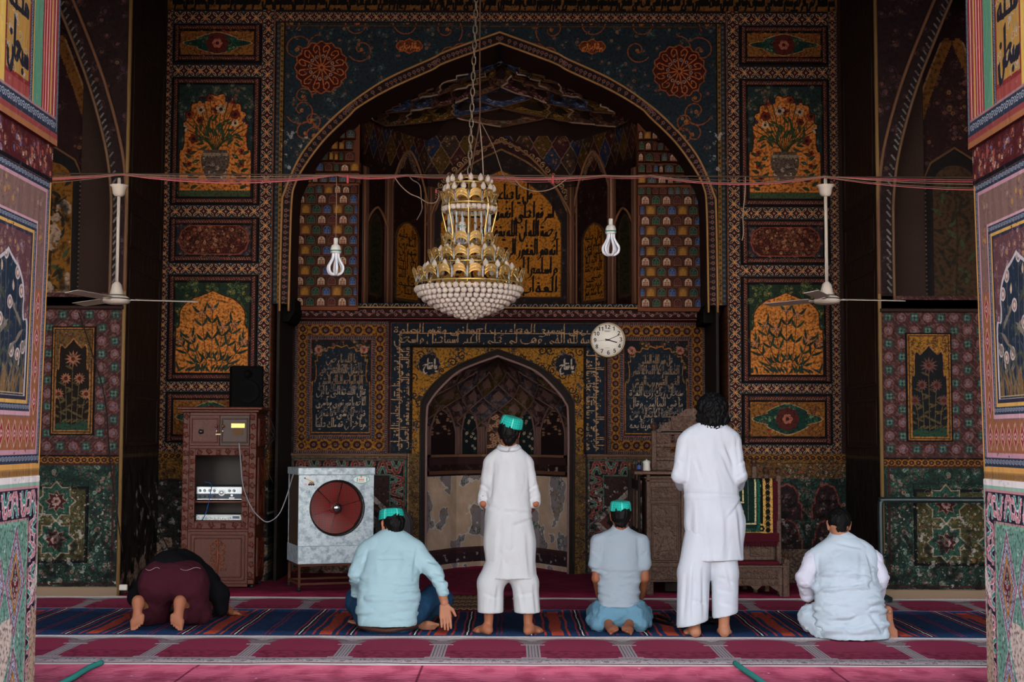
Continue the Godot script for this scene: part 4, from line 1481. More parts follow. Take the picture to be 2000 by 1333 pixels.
func tile_atlas() -> Pt:
	var P := Pt.new(0, 0, 6, 1, 64, Color.BLACK)
	var grounds := ["141a18", "121a28", "5c3d16", "1d1316", "221014", "1a2420"]
	var fields := ["0f2a22", "1c2d52", "8a5e20", "3a1214", "b09a84", "27303c"]
	var blooms := ["3c5a48", "4c6290", "a8782c", "5c2c26", "6a2018", "5a6a70"]
	for k in 6:
		P.rect(k, 0, k + 1, 1, hx("6a3a24"))
		P.rect(k + .05, .05, k + .95, .95, hx(grounds[k]))
		var a := []
		for i in 13:
			var t := PI * i / 12.0
			a.append(V2(k + .5 + cos(t) * .38, .48 + sin(t) * .4))
		a.append(V2(k + .12, .07))
		a.append(V2(k + .88, .07))
		P.poly(a, hx("7a5a40"))
		var b := []
		for q: Vector2 in a:
			b.append(V2(k + .5, .45) + (q - V2(k + .5, .45)) * .88)
		P.poly(b, hx(fields[k]))
		P.stroke(curve2([V2(k + .5, .1), V2(k + .48, .4), V2(k + .5, .62)]), .05, hx(blooms[k]))
		for q in [[.5, .66], [.34, .42], [.66, .42], [.34, .2], [.66, .2]]:
			P.flower(k + q[0], q[1], .1, 5, hx(blooms[k]), hx(fields[k]))
	return P
func build_tiles(wall: Node3D, inner: Array, cx: float, y_led: float) -> void:
	var P := tile_atlas()
	var m := painted(P, .45)
	var meshes := []
	for k in 6:
		var st := st_new()
		var f := [V3(-.5, -.5, 0), V3(-.5, .5, 0), V3(.5, .5, 0), V3(.5, -.5, 0)]
		var g := []
		for v: Vector3 in f:
			g.append(V3(v.x * .92, v.y * .92, .12))
		quad_uv(st, g, [P.uv(k + .03, .03), P.uv(k + .03, .97), P.uv(k + .97, .97), P.uv(k + .97, .03)])
		var e := P.uv(k + .02, .02)
		for i in 4:
			quad_uv(st, [f[i], f[(i + 1) % 4], g[(i + 1) % 4], g[i]], [e, e, e, e])
		var b := []
		for v: Vector3 in f:
			b.append(v + V3(0, 0, -.6))
		for i in 4:
			quad_uv(st, [b[i], b[(i + 1) % 4], f[(i + 1) % 4], f[i]], [e, e, e, e])
		meshes.append(fin(st))
	var d := D_TILE
	var grout := mat(hx("5c3222"), .7)
	var r := RandomNumberGenerator.new()
	r.seed = 77
	for side in 2:
		var xa := PX(572, d, 500) if side == 0 else PX(1246, d, 500)
		var xb := PX(700, d, 500) if side == 0 else PX(1392, d, 500)
		var backing := put(wall, "tile_bed", slab(xa, y_led - .03, xb, PY(190, d), -d - .3, -d, .0), grout)
		var tw := .108
		var th := .1045
		var y := y_led + .005
		for row in 11:
			var off := (row % 2) * tw * .5
			var c := xa + .02 - off
			var col := 0
			while c < xb - .02:
				var l := maxf(c, xa + .012)
				var rr := minf(c + tw, xb - .005)
				if rr - l > .035:
					var kind: int = ([4, 0, 4, 3, 4, 1] if row % 2 == 0 else [1, 2, 0, 1, 2, 0])[col % 6]
					put(backing, "tile", meshes[kind], m, V3((l + rr) * .5, y + th * .5, -d + .006)).scale = V3(rr - l - .004, th - .005, .1)
				c += tw
				col += 1
			y += th
		# corbelled rows of little blocks above, stepping forward
		var step := 0
		while y < PY(262, d):
			var c := xa - .01
			var lean := .02 + step * .03
			while c < xb - .01:
				var w2 := r.randf_range(.05, .115)
				var kind: int = [0, 1, 3, 5, 4, 2][r.randi() % 6]
				if c + w2 < xb + .03:
					var h2 := r.randf_range(.075, .092)
					var o := put(backing, "corbel_block", meshes[kind], m, V3(c + w2 * .5, y + h2 * .5, -d + lean + r.randf_range(-.012, .012)))
					o.scale = V3(w2 - .008, h2, .12)
					o.rotation = V3(0, r.randf_range(-.25, .25), 0)
				c += w2
			y += .107
			step += 1
func facet_uv(st: SurfaceTool, a: Vector2, b: Vector2, y0: float, y1: float, P: Pt, u0: float, u1: float) -> void:
	quad_uv(st, [V3(a.x, y0, a.y), V3(a.x, y1, a.y), V3(b.x, y1, b.y), V3(b.x, y0, b.y)], [P.uv(u0, y0), P.uv(u0, y1), P.uv(u1, y1), P.uv(u1, y0)])
func build_alcove(wall: Node3D, inner: Array, cx: float, y_led: float) -> void:
	# five-sided alcove behind the arch; z as y of the plan
	var acx := -.128
	var pts := []
	for q in [[-1.41, 14.15], [-1.40, 14.35], [-1.2, 14.9], [-.82, 15.5], [.82, 15.5], [1.2, 14.9], [1.40, 14.35], [1.41, 14.15]]:
		pts.append(V2(acx + q[0], -q[1]))
	var ytop := PY(215, 15.0)
	var y0 := y_led
	var len_ := [.0]
	for i in 7:
		len_.append(len_[-1] + pts[i].distance_to(pts[i + 1]))
	var L: float = len_[-1]
	var P := Pt.new(0, y0, L, ytop + .4, 300, hx("211313"))
	P.flora(0, y0, L, ytop + .4, 411, 700, .026, hx("472a25"), [hx("52302a"), hx("3c2424"), hx("5a4630")], hx("33241f"))
	for i in 46:                 # painted net between the hoods
		var c := V2(L * (i % 23 + (.5 if i > 22 else .0)) / 22.5, PY(268 if i > 22 else 300, 15.1))
		var q := [c + V2(-.11, 0), c + V2(0, .17), c + V2(.11, 0), c + V2(0, -.17)]
		P.poly(q, hx(["4a3414", "3a181c", "1e2a46", "33241f"][i % 4]))
		P.flora(c.x - .05, c.y - .07, c.x + .05, c.y + .07, i, 5, .026, hx("6a4a30"), [hx("8a6a58"), hx("7a4a28")], hx("3c3426"))
		P.stroke(q + [q[0]], .012, hx("6e5442"))
	# central inscribed field
	var uc: float = (len_[3] + len_[4]) * .5
	var pd := 15.5
	var xw := func(px: float) -> float: return uc + (PX(px, pd, 500) - acx)
	var yw := func(py: float) -> float: return PY(py, pd)
	var fr := ogee(uc, y0, yw.call(285.0), .8, 1.0, .4)
	var archp := func(hw: float, crown: float, spring: float, foot: float) -> Array:
		var h := curve2([V2(0, crown), V2(hw * .42, lerpf(spring, crown, .8)), V2(hw * .78, lerpf(spring, crown, .5)), V2(hw * .97, lerpf(spring, crown, .16)), V2(hw, spring), V2(hw, foot)], 5)
		var o := []
		for v: Vector2 in h:
			o.append(V2(uc + v.x, v.y))
		var l := []
		for v: Vector2 in h:
			l.append(V2(uc - v.x, v.y))
		l.reverse()
		return o + l
	var a_out: Array = archp.call(.85, yw.call(264.0), yw.call(430.0), y0)
	P.poly(a_out, hx("2a1416"))
	# pale scroll band
	for i in a_out.size() - 1:
		var a: Vector2 = a_out[i]
		var b: Vector2 = a_out[i + 1]
		var cnt := maxi(1, int(a.distance_to(b) / .05))
		for k in cnt:
			var q := a.lerp(b, float(k) / cnt).lerp(V2(uc, yw.call(450.0)), .055)
			if q.y > yw.call(420.0):
				P.spiral(q.x, q.y, .034, k + i, 1.2, .012, hx("9a7c56"))
	P.poly(archp.call(.755, yw.call(290.0), yw.call(432.0), y0), hx("7a5a38"))
	P.poly(archp.call(.74, yw.call(294.0), yw.call(434.0), y0), hx("1d1517"))
	var Q := Pt.new(uc - .8, y0, uc + .8, ytop + .3, 300, hx("1d1517"))
	Q.flora(uc - .8, y0, uc + .8, ytop + .3, 412, 260, .028, hx("3f2c26"), [hx("4a2a24"), hx("3a3a30")], hx("2c2620"))
	P.clipped(Q, archp.call(.735, yw.call(296.0), yw.call(434.0), y0))
	var foot: float = yw.call(580.0)
	P.poly(archp.call(.675, yw.call(331.0), yw.call(448.0), foot - .012), hx("3a2a1a"))
	P.poly(archp.call(.662, yw.call(334.0), yw.call(449.0), foot), hx("a5671e"))
	var lines := ["قل يا عبادي الذين", "اسرفوا على انفسهم لا تقنطوا من", "رحمة الله ان الله يغفر الذنوب جميعا", "انه هو الغفور الرحيم وانيبوا الى ربكم", "واسلموا له من قبل ان ياتيكم", "العذاب ثم لا تنصرون"]
	var rooms := [.7, 1.18, 1.24, 1.26, 1.26, 1.26]
	var tall: float = yw.call(362.0) - foot
	for k in 6:
		var yy: float = yw.call(388.0) - (yw.call(388.0) - foot - .06) * k / 5.0
		P.write(lines[k], V2(uc + rooms[k] * .5, yy), .165, rooms[k], .021, hx("120e0d"))
	# narrow inscribed fields of the oblique faces
	for side in 2:
		for j in 2:
			var i0 := (2 if j == 0 else 1) if side == 0 else (4 if j == 0 else 5)
			var a: float = len_[i0]
			var b: float = len_[i0 + 1]
			var mid := (a + b) * .5
			var hw := .19 if j == 0 else .13
			var base := foot - .06
			var crown: float = PY(437, 15.2)
			var body := []
			for v in [[1, 0], [1, .8], [.8, .9], [.4, .97], [0, 1], [-.4, .97], [-.8, .9], [-1, .8], [-1, 0]]:
				body.append(V2(mid + v[0] * hw, base + v[1] * (crown - base)))
			var big := []
			for v: Vector2 in body:
				big.append(V2(mid + (v.x - mid) * 1.22, base - .03 + (v.y - base) * 1.06))
			P.poly(big, hx("4a3428"))
			P.poly(body, hx("955d1c") if j == 0 else hx("2a2a1c"))
			var words := (["قال عليه", "السلام من", "شهد ان", "لا اله", "الا الله", "حرم الله", "عليه", "النار"] if side == 0 else ["قال عليه", "السلام ليس", "على اهل", "لا اله الا", "الله وحشة", "في", "قبورهم", "ولا منشرهم"]) if j == 0 else ["الله", "محمد", "ابوبكر", "عمر", "عثمان", "علي", "حسن", "حسين"]
			for k in 8:
				P.write(words[k], V2(mid + hw * .85, crown - .16 - k * (crown - base - .13) / 8.0), .085, hw * 1.7, .0135 if j == 0 else .01, hx("120e0d") if j == 0 else hx("0d0e0a"), V2(-1, 0), false)
			# pale scrolls of the pointed hood above
			if j == 0:
				for k in 14:
					var t := k / 13.0
					for sx in [-1, 1]:
						P.spiral(mid + sx * lerpf(.02, .2, t), lerpf(PY(300, 15.2), PY(345, 15.2), t), .03, k, 1.1, .011, hx("7a5f4c"))
	P.soil(S.fine)
	var m := painted(P)
	var st := st_new()
	for i in 7:
		facet_uv(st, pts[i], pts[i + 1], y0, ytop + .3, P, len_[i], len_[i + 1])
	var alc := put(wall, "alcove", fin(st), m)
	# floor of the alcove and clustered shafts between its faces
	var stf := st_new()
	for i in range(1, 6):
		tri(stf, V3(acx, y0, -14.15), V3(pts[i].x, y0, pts[i].y), V3(pts[i + 1].x, y0, pts[i + 1].y))
	put(alc, "alcove_floor", fin(stf), M.darkwood)
	var shaft := mat(hx("4a2f28"), .6)
	var line_m := mat(hx("6e4c36"), .6)
	for i in [1, 2, 3, 4, 5, 6]:
		var c: Vector2 = pts[i]
		var dir: Vector2 = (pts[i + 1] - pts[i - 1]).normalized()
		var to_mid := (V2(acx, -14.3) - c).normalized()
		for k in [-2, -1, 0, 1, 2]:
			var q: Vector2 = c + dir * k * .034 + to_mid * (.03 - absf(k) * .008)
			put(alc, "shaft", tube([V3(q.x, y0, q.y), V3(q.x, PY(350, 15.0), q.y)], .016, 6), shaft if k % 2 == 0 else line_m)
	# pointed hood mouldings over the oblique faces and the middle one
	for i in [1, 2, 3, 4, 5]:
		var a: Vector2 = pts[i]
		var b: Vector2 = pts[i + 1]
		var yk := PY([0, 420, 292, 262, 292, 420][i], 15.1)
		var ys := PY([0, 470, 400, 430, 400, 470][i], 15.1)
		var line := []
		for k in 21:
			var t := k / 20.0
			var s := 1.0 - absf(t * 2.0 - 1.0)
			var q := a.lerp(b, t)
			var n := (V2(acx, -14.3) - a.lerp(b, .5)).normalized()
			line.append(V3(q.x + n.x * .02, lerpf(ys, yk, pow(sin(s * PI / 2), .75) * .82 + s * .18), q.y + n.y * .02))
		put(alc, "hood_moulding", tube(line, .013, 6), line_m)
	build_vault(wall, inner, cx, pts, acx)
func build_vault(wall: Node3D, inner: Array, cx: float, pts: Array, acx: float) -> void:
	# net vault: lozenge cells between ribs over the alcove
	var d0 := -14.15
	var plan := []
	for i in range(0, 8):
		plan.append(pts[i])
	var ybase := PY(262, 15.0)
	var ytop := PY(88, 13.9)
	var wide := func(y: float) -> float:
		for i in inner.size() - 1:
			if inner[i].y >= y and inner[i + 1].y <= y:
				return inner[i].x * 14.05 / 13.58
		return .02
	var S_ := func(u: float, v: float) -> Vector3:
		var y := lerpf(ybase, ytop, v)
		var t := u * 7.0
		var i := mini(int(t), 6)
		var p: Vector2 = plan[i].lerp(plan[i + 1], t - i)
		var k := 1.0 - pow(v, 1.3)
		var ww: float = minf(1.41, wide.call(y))
		return V3(acx + (p.x - acx) / 1.41 * ww, y, d0 + (p.y - d0) * k)
	var V := {}
	var cols := ["4a2e26", "44222a", "2a3654", "5a4620"]
	var mats := []
	for k in 4:
		var P := Pt.new(0, 0, 1, 1, 160, hx(cols[k]))
		P.flora(0, 0, 1, 1, 430 + k, 60, .085, hx(["7a5240", "8a5c58", "5c6c8c", "96682c"][k]), [hx(["96583c", "b08a80", "7c88a8", "b07a30"][k]), hx(["566450", "6c3c40", "525280", "4c381e"][k])], hx(["3a3226", "3a2428", "2a3648", "34301c"][k]))
		P.flower(.5, .5, .12, 8, hx(["8a5a34", "8c6c64", "5c6484", "8a6428"][k]), hx(cols[k]))
		P.soil(S.fine)
		mats.append(painted(P))
	var cell_box := put(wall, "net_vault", ArrayMesh.new(), M.darkwood)
	var rows := 9
	var n := 7
	var st_back := st_new()
	for i in 42:
		for j in 16:
			var q := []
			for e in [[i, j], [i + 1, j], [i + 1, j + 1], [i, j + 1]]:
				var p: Vector3 = S_.call(e[0] / 42.0, e[1] / 16.0)
				q.append(p + V3((p.x - acx) * .02, .03, -.06))
			quad(st_back, q[0], q[1], q[2], q[3])
	cell_box.mesh = fin(st_back)
	var rib := mat(hx("4a3226"), .65)
	var pale := mat(hx("8a7260"), .65)
	for j in range(-1, rows):
		for i in range(-1, n + 1):
			var uc := (i + (.5 if posmod(j, 2) else .0)) / n + .5 / n
			var v0 := float(j) / rows
			var c := [V2(uc, v0), V2(uc - .5 / n, v0 + 1.0 / rows), V2(uc, v0 + 2.0 / rows), V2(uc + .5 / n, v0 + 1.0 / rows)]
			var inside := true
			for q: Vector2 in c:
				if q.y > .999 or uc < -.001 or uc > 1.001 or v0 + 1.0 / rows < .0:
					inside = false
			var off_mid := absf(uc - .5) * 7.0
			if not inside or uc < .12 or uc > .88 or (off_mid < .6 and v0 < .2) or (off_mid < 1.6 and v0 < .08):
				continue
			var st := st_new()
			var g := 4
			for a in g:
				for b in g:
					var qs := []
					var us := []
					for e in [[a, b], [a + 1, b], [a + 1, b + 1], [a, b + 1]]:
						var s: float = e[0] / float(g)
						var t: float = e[1] / float(g)
						var uv: Vector2 = c[0].lerp(c[1], s).lerp(c[3].lerp(c[2], s), t)
						var p: Vector3 = S_.call(clampf(uv.x, 0, 1), clampf(uv.y, 0, 1))
						p += V3((p.x - acx) * .012, .012, -.03) * 4.0 * sin(PI * s) * sin(PI * t)
						qs.append(p)
						us.append(V2(s, t))
					quad_uv(st, qs, us)
			put(cell_box, "vault_cell", fin(st), mats[posmod(i * 2 + j * 3 + int(absf(i - 3)), 4)])
			for e in [[0, 1], [0, 3]]:
				var line := []
				for k in 6:
					var uv: Vector2 = c[e[0]].lerp(c[e[1]], k / 5.0)
					line.append(S_.call(clampf(uv.x, 0, 1), clampf(uv.y, 0, 1)) + V3(0, -.004, .008))
				put(cell_box, "rib", tube(line, .009 if (i + j) % 3 else .012, 5), rib if (i + j + e[1]) % 3 else pale)
func build_lower(wall: Node3D, y_led: float) -> void:
	var d := D_REC
	var z := -d
	var x0 := PX(568, d, 760)
	var x1 := PX(1383, d, 760)
	var P := paint_lower(x0, x1, .0, y_led)
	var axis := 971.5
	var cx := W(axis, 850, d).x
	var outer := arch_line([[0, 683], [50, 702], [86, 719], [123, 748], [145, 778], [150, 806], [150, 960], [150, 1117]], axis, d)
	var inn := arch_line([[0, 696], [50, 714], [80, 729], [110, 757], [131, 784], [138, 814], [139, 960], [139, 1117]], axis, d)
	inn[-1].y = .0
	outer[-1].y = .0
	for sx in [-1.0, 1.0]:
		for i in outer.size() - 1:
			PL_strip(P, outer, inn, i, cx, sx)
	var st := st_new()
	arched_wall(st, inn, cx, y_led, z, P)
	var a: float = cx - inn[-1].x
	var b: float = cx + inn[-1].x
	for q in [[x0, a], [b, x1]]:
		quad_uv(st, [V3(q[0], 0, z), V3(q[0], y_led, z), V3(q[1], y_led, z), V3(q[1], 0, z)], [P.uv(q[0], 0), P.uv(q[0], y_led), P.uv(q[1], y_led), P.uv(q[1], 0)])
	var m := painted(P)
	var lw := put(wall, "recess_wall", fin(st), m)
	var pinkish := mat(hx("6a5350"), .6)
	put(lw, "arch_moulding", tube(both(inn, cx, z + .006), .013, 6), pinkish)
	put(lw, "arch_moulding", tube(both(outer, cx, z + .004), .01, 6), mat(hx("1c1716"), .6))
	# framed fields raised on the wall
	for r in [[575, 759], [1186, 1378]]:
		var xa := PX(r[0], d, 760)
		var xb := PX(r[1], d, 760)
		var yt := PY(629, d)
		var yb := PY(888, d)
		var pn := put(lw, "inscribed_panel", slab(xa, yb, xb, yt, z - .005, z + .012, .005, P), m)
		for k in [[xa, yb, xb, yb + .155], [xa, yt - .155, xb, yt], [xa, yb + .155, xa + .13, yt - .155], [xb - .14, yb + .155, xb, yt - .155]]:
			put(pn, "panel_frame", slab(k[0], k[1], k[2], k[3], z, z + .03, .008, P), m)
	# raised inscription band: two legs and a lintel
	var bl := PX(762, d, 760)
	var br := PX(1183, d, 760)
	var il := PX(805, d, 760)
	var ir := PX(1140, d, 760)
	var bt := PY(631, d)
	var bb := PY(887, d)
	var it := PY(678, d)
	for k in [[bl, bb, il, it], [ir, bb, br, it], [bl, it, br, bt]]:
		put(lw, "inscription_band", slab(k[0], k[1], k[2], k[3], z - .005, z + .022, .006, P), m)
	for k in [[570, 797], [1146, 1382]]:
		put(lw, "dado_moulding", slab(PX(k[0], d), PY(893, d), PX(k[1], d), PY(887, d), z - .005, z + .03, .01), mat(hx("5c4638"), .7))
	# ledge between the lower wall and the arch recess
	var X0 := x0 - .02
	var X1 := x1 + .02
	for k in [[607, 597, .22, T.zig, .0], [624, 607, .17, T.vine, .0]]:
		var ya := PY(k[0], d)
		var yb := PY(k[1], d)
		var PB := Pt.new(X0, ya, X1, yb, 300, Color.BLACK)
		PB.band(X0, ya, X1, yb, k[3])
		PB.soil(S.fine)
		put(wall, "ledge_band", slab(X0, ya, X1, yb, z - .1, z + k[2], .004, PB), painted(PB))
	put(wall, "ledge_line", slab(X0, PY(607, d), X1, PY(604, d), z, z + .235, .005), M.goldline)
	put(wall, "ledge_line", slab(X0, PY(627, d), X1, PY(624.5, d), z, z + .15, .004), mat(hx("5a2a2c"), .6))
	# dark corner brackets at the ends of the ledge
	for k in [[543, 583], [1375, 1402]]:
		var xa := PX(k[0], 13.7, 620)
		var xb := PX(k[1], 14.0, 620)
		var br_ := st_new()
		var yA := PY(597, d)
		var yB := PY(640, d)
		var o := .1
		var f := [V3(xa, yA - o, 0), V3(xa + .05, yA, 0), V3(xb, yA, 0), V3(xb, yB + o, 0), V3(xb - .06, yB, 0), V3(xa, yB, 0)]
		for i in range(1, 5):
			tri(br_, f[0] + V3(0, 0, -13.75), f[i] + V3(0, 0, -13.75), f[i + 1] + V3(0, 0, -13.75))
		for i in 6:
			quad(br_, f[i] + V3(0, 0, -13.75), f[(i + 1) % 6] + V3(0, 0, -13.75), f[(i + 1) % 6] + V3(0, 0, -14.3), f[i] + V3(0, 0, -14.3))
		put(wall, "corner_bracket", fin(br_), mat(hx("0e0d0d"), .8))
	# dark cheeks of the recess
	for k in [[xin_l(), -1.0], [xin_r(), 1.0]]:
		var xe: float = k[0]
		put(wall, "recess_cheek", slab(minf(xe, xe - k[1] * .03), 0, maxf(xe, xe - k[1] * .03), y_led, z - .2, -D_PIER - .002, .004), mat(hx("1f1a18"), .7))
	build_mihrab(wall, cx, inn)
func xin_l() -> float: return PX(530, D_PIER, 600) + .055
func xin_r() -> float: return PX(1421, D_PIER, 600) - .085
func PL_strip(P: Pt, outer: Array, inn: Array, i: int, cx: float, sx: float) -> void:
	var a: Vector2 = outer[i]
	var b: Vector2 = outer[i + 1]
	var ia: Vector2 = inn[i]
	var ib: Vector2 = inn[i + 1]
	P.poly([V2(cx + sx * a.x, a.y), V2(cx + sx * b.x, b.y), V2(cx + sx * ib.x, ib.y), V2(cx + sx * ia.x, ia.y)], hx("1e1716"))
func build_mihrab(wall: Node3D, cx: float, inn: Array) -> void:
	var hw: float = inn[-1].x
	var pl := []
	for q in [[-hw, 14.4], [-hw - .02, 14.52], [-.44, 15.05], [-.185, 15.28], [.185, 15.28], [.44, 15.05], [hw + .02, 14.52], [hw, 14.4]]:
		pl.append(V2(cx + q[0], -q[1]))
	var len_ := [.0]
	for i in 7:
		len_.append(len_[-1] + pl[i].distance_to(pl[i + 1]))
	var h := PY(770, 15.0)
	var P := paint_niche(len_[-1], len_, 2.3)
	var m := painted(P)
	var nb := put(wall, "prayer_niche", ArrayMesh.new(), m)
	var st := st_new()
	for i in 7:
		facet_uv(st, pl[i], pl[i + 1], .0, h + .02, P, len_[i], len_[i + 1])
	nb.mesh = fin(st)
	# ledges round the niche
	for k in [[1.0, 1.035, .03, "4a3226"], [1.1, 1.2, .02, "2c1a1a"], [1.18, 1.205, .045, "5a4030"], [.2, .22, .015, "3c2426"]]:
		var s2 := st_new()
		for i in 7:
			var a: Vector2 = pl[i]
			var b: Vector2 = pl[i + 1]
			var na: Vector2 = (V2(cx, -14.45) - a).normalized() * k[2]
			var nb2: Vector2 = (V2(cx, -14.45) - b).normalized() * k[2]
			var A: Vector2 = a + na
			var B: Vector2 = b + nb2
			quad(s2, V3(A.x, k[0], A.y), V3(A.x, k[1], A.y), V3(B.x, k[1], B.y), V3(B.x, k[0], B.y))
			quad(s2, V3(A.x, k[1], A.y), V3(a.x, k[1], a.y), V3(b.x, k[1], b.y), V3(B.x, k[1], B.y))
			quad(s2, V3(A.x, k[0], A.y), V3(a.x, k[0], a.y), V3(b.x, k[0], b.y), V3(B.x, k[0], B.y))
		put(nb, "niche_ledge", fin(s2), mat(hx(k[3]), .7))
	# shafts and little arches
	var shaft := mat(hx("4d3834"), .65)
	var yb := 1.205
	var ys := PY(845, 15.1)
	var yk := PY(795, 15.1)
	for i in range(1, 7):
		var c: Vector2 = pl[i]
		var dir: Vector2 = (pl[i + 1] - pl[i - 1]).normalized()
		var n := (V2(cx, -14.45) - c).normalized()
		for k in [-1, 0, 1]:
			var q: Vector2 = c + dir * k * .026 + n * (.03 - absf(k) * .008)
			put(nb, "shaft", tube([V3(q.x, yb, q.y), V3(q.x, ys + .06, q.y)], .015, 6), shaft)
	var pan := []
	for k in 3:
		pan.append(painted(paint_nichelet(k)))
	for i in range(1, 6):
		var a: Vector2 = pl[i]
		var b: Vector2 = pl[i + 1]
		var n := (V2(cx, -14.45) - a.lerp(b, .5)).normalized()
		var Lf := a.distance_to(b)
		var ins := .055 / Lf
		var outl := []
		for k in 17:
			var t := k / 16.0
			var s := 1.0 - absf(t * 2.0 - 1.0)
			outl.append([lerpf(ins, 1.0 - ins, t), lerpf(ys, yk, pow(sin(s * PI / 2), .8))])
		var s3 := st_new()
		for k in 16:
			var q := []
			var u := []
			for e in [[k, 0], [k, 1], [k + 1, 1], [k + 1, 0]]:
				var t: float = outl[e[0]][0]
				var y: float = outl[e[0]][1] if e[1] else yb
				var w := a.lerp(b, t) + n * .012
				q.append(V3(w.x, y, w.y))
				u.append(V2((t - ins) / (1 - 2 * ins), 1.0 - (y - yb) / (yk - yb)))
			quad_uv(s3, q, u)
		var lit := put(nb, "painted_panel", fin(s3), pan[[0, 0, 1, 2, 1, 0][i]])
		var line := []
		for e in outl:
			var w := a.lerp(b, e[0]) + n * .022
			line.append(V3(w.x, e[1], w.y))
		line.push_front(V3(line[0].x, yb, line[0].z))
		line.append(V3(line[-1].x, yb, line[-1].z))
		put(lit, "arch_moulding", tube(line, .011, 6), shaft)
	# ribbed half dome
	var cols := [painted_small("2a1b1b", 501), painted_small("26242b", 502), painted_small("33240f", 503)]
	var ytop: float = inn[0].y - .01
	var y0 := ys - .02
	var SS := func(u: float, v: float) -> Vector3:
		var y := lerpf(y0, ytop, v)
		var t := u * 7.0
		var i := mini(int(t), 6)
		var p: Vector2 = pl[i].lerp(pl[i + 1], t - i)
		var ww := hw
		for k in inn.size() - 1:
			if inn[k].y >= y and inn[k + 1].y <= y:
				ww = inn[k].x
				break
		var dep := pow(maxf(.0, 1.0 - pow(v, 2.0)), .6)
		return V3(cx + (p.x - cx) / hw * ww, y, -14.4 + (p.y + 14.4) * dep)
	var dome := put(wall, "niche_dome", ArrayMesh.new(), shaft)
	var sb := st_new()
	for i in 28:
		for j in 12:
			var q := []
			for e in [[i, j], [i + 1, j], [i + 1, j + 1], [i, j + 1]]:
				q.append(SS.call(e[0] / 28.0, e[1] / 12.0) + V3(0, .01, -.04))
			quad(sb, q[0], q[1], q[2], q[3])
	dome.mesh = fin(sb)
	var rows := 6
	var n5 := 7
	for j in range(0, rows):
		for i in range(-1, n5 + 1):
			var uc := (i + (.5 if j % 2 else .0)) / n5 + .5 / n5
			var v0 := float(j) / rows
			var c := [V2(uc, v0), V2(uc - .5 / n5, v0 + 1.0 / rows), V2(uc, v0 + 2.0 / rows), V2(uc + .5 / n5, v0 + 1.0 / rows)]
			var ok := true
			for q: Vector2 in c:
				if q.x < -.001 or q.x > 1.001 or q.y > 1.001:
					ok = false
			if not ok:
				continue
			var s4 := st_new()
			for a in 3:
				for b in 3:
					var qs := []
					var us := []
					for e in [[a, b], [a + 1, b], [a + 1, b + 1], [a, b + 1]]:
						var s: float = e[0] / 3.0
						var t: float = e[1] / 3.0
						var uv: Vector2 = c[0].lerp(c[1], s).lerp(c[3].lerp(c[2], s), t)
						var p: Vector3 = SS.call(clampf(uv.x, 0, 1), clampf(uv.y, 0, .999))
						qs.append(p + V3(0, .01, -.03) * 2.0 * sin(PI * s) * sin(PI * t))
						us.append(V2(s, t))
					quad_uv(s4, qs, us)
			put(dome, "vault_cell", fin(s4), cols[posmod(i + j * 2, 3)])
			for e in [[0, 1], [0, 3]]:
				var line := []
				for k in 5:
					var uv: Vector2 = c[e[0]].lerp(c[e[1]], k / 4.0)
					line.append(SS.call(clampf(uv.x, 0, 1), clampf(uv.y, 0, .999)) + V3(0, -.002, .006))
				put(dome, "rib", tube(line, .008, 5), shaft)
func painted_small(bg: String, sd: int) -> StandardMaterial3D:
	var P := Pt.new(0, 0, 1, 1, 96, hx(bg))
	P.flora(0, 0, 1, 1, sd, 40, .1, hx(bg).lightened(.18), [hx("5a3a30"), hx("4c4a50")], hx(bg).lightened(.1))
	P.flower(.5, .5, .14, 8, hx("6a4a40"), hx(bg))
	return painted(P)
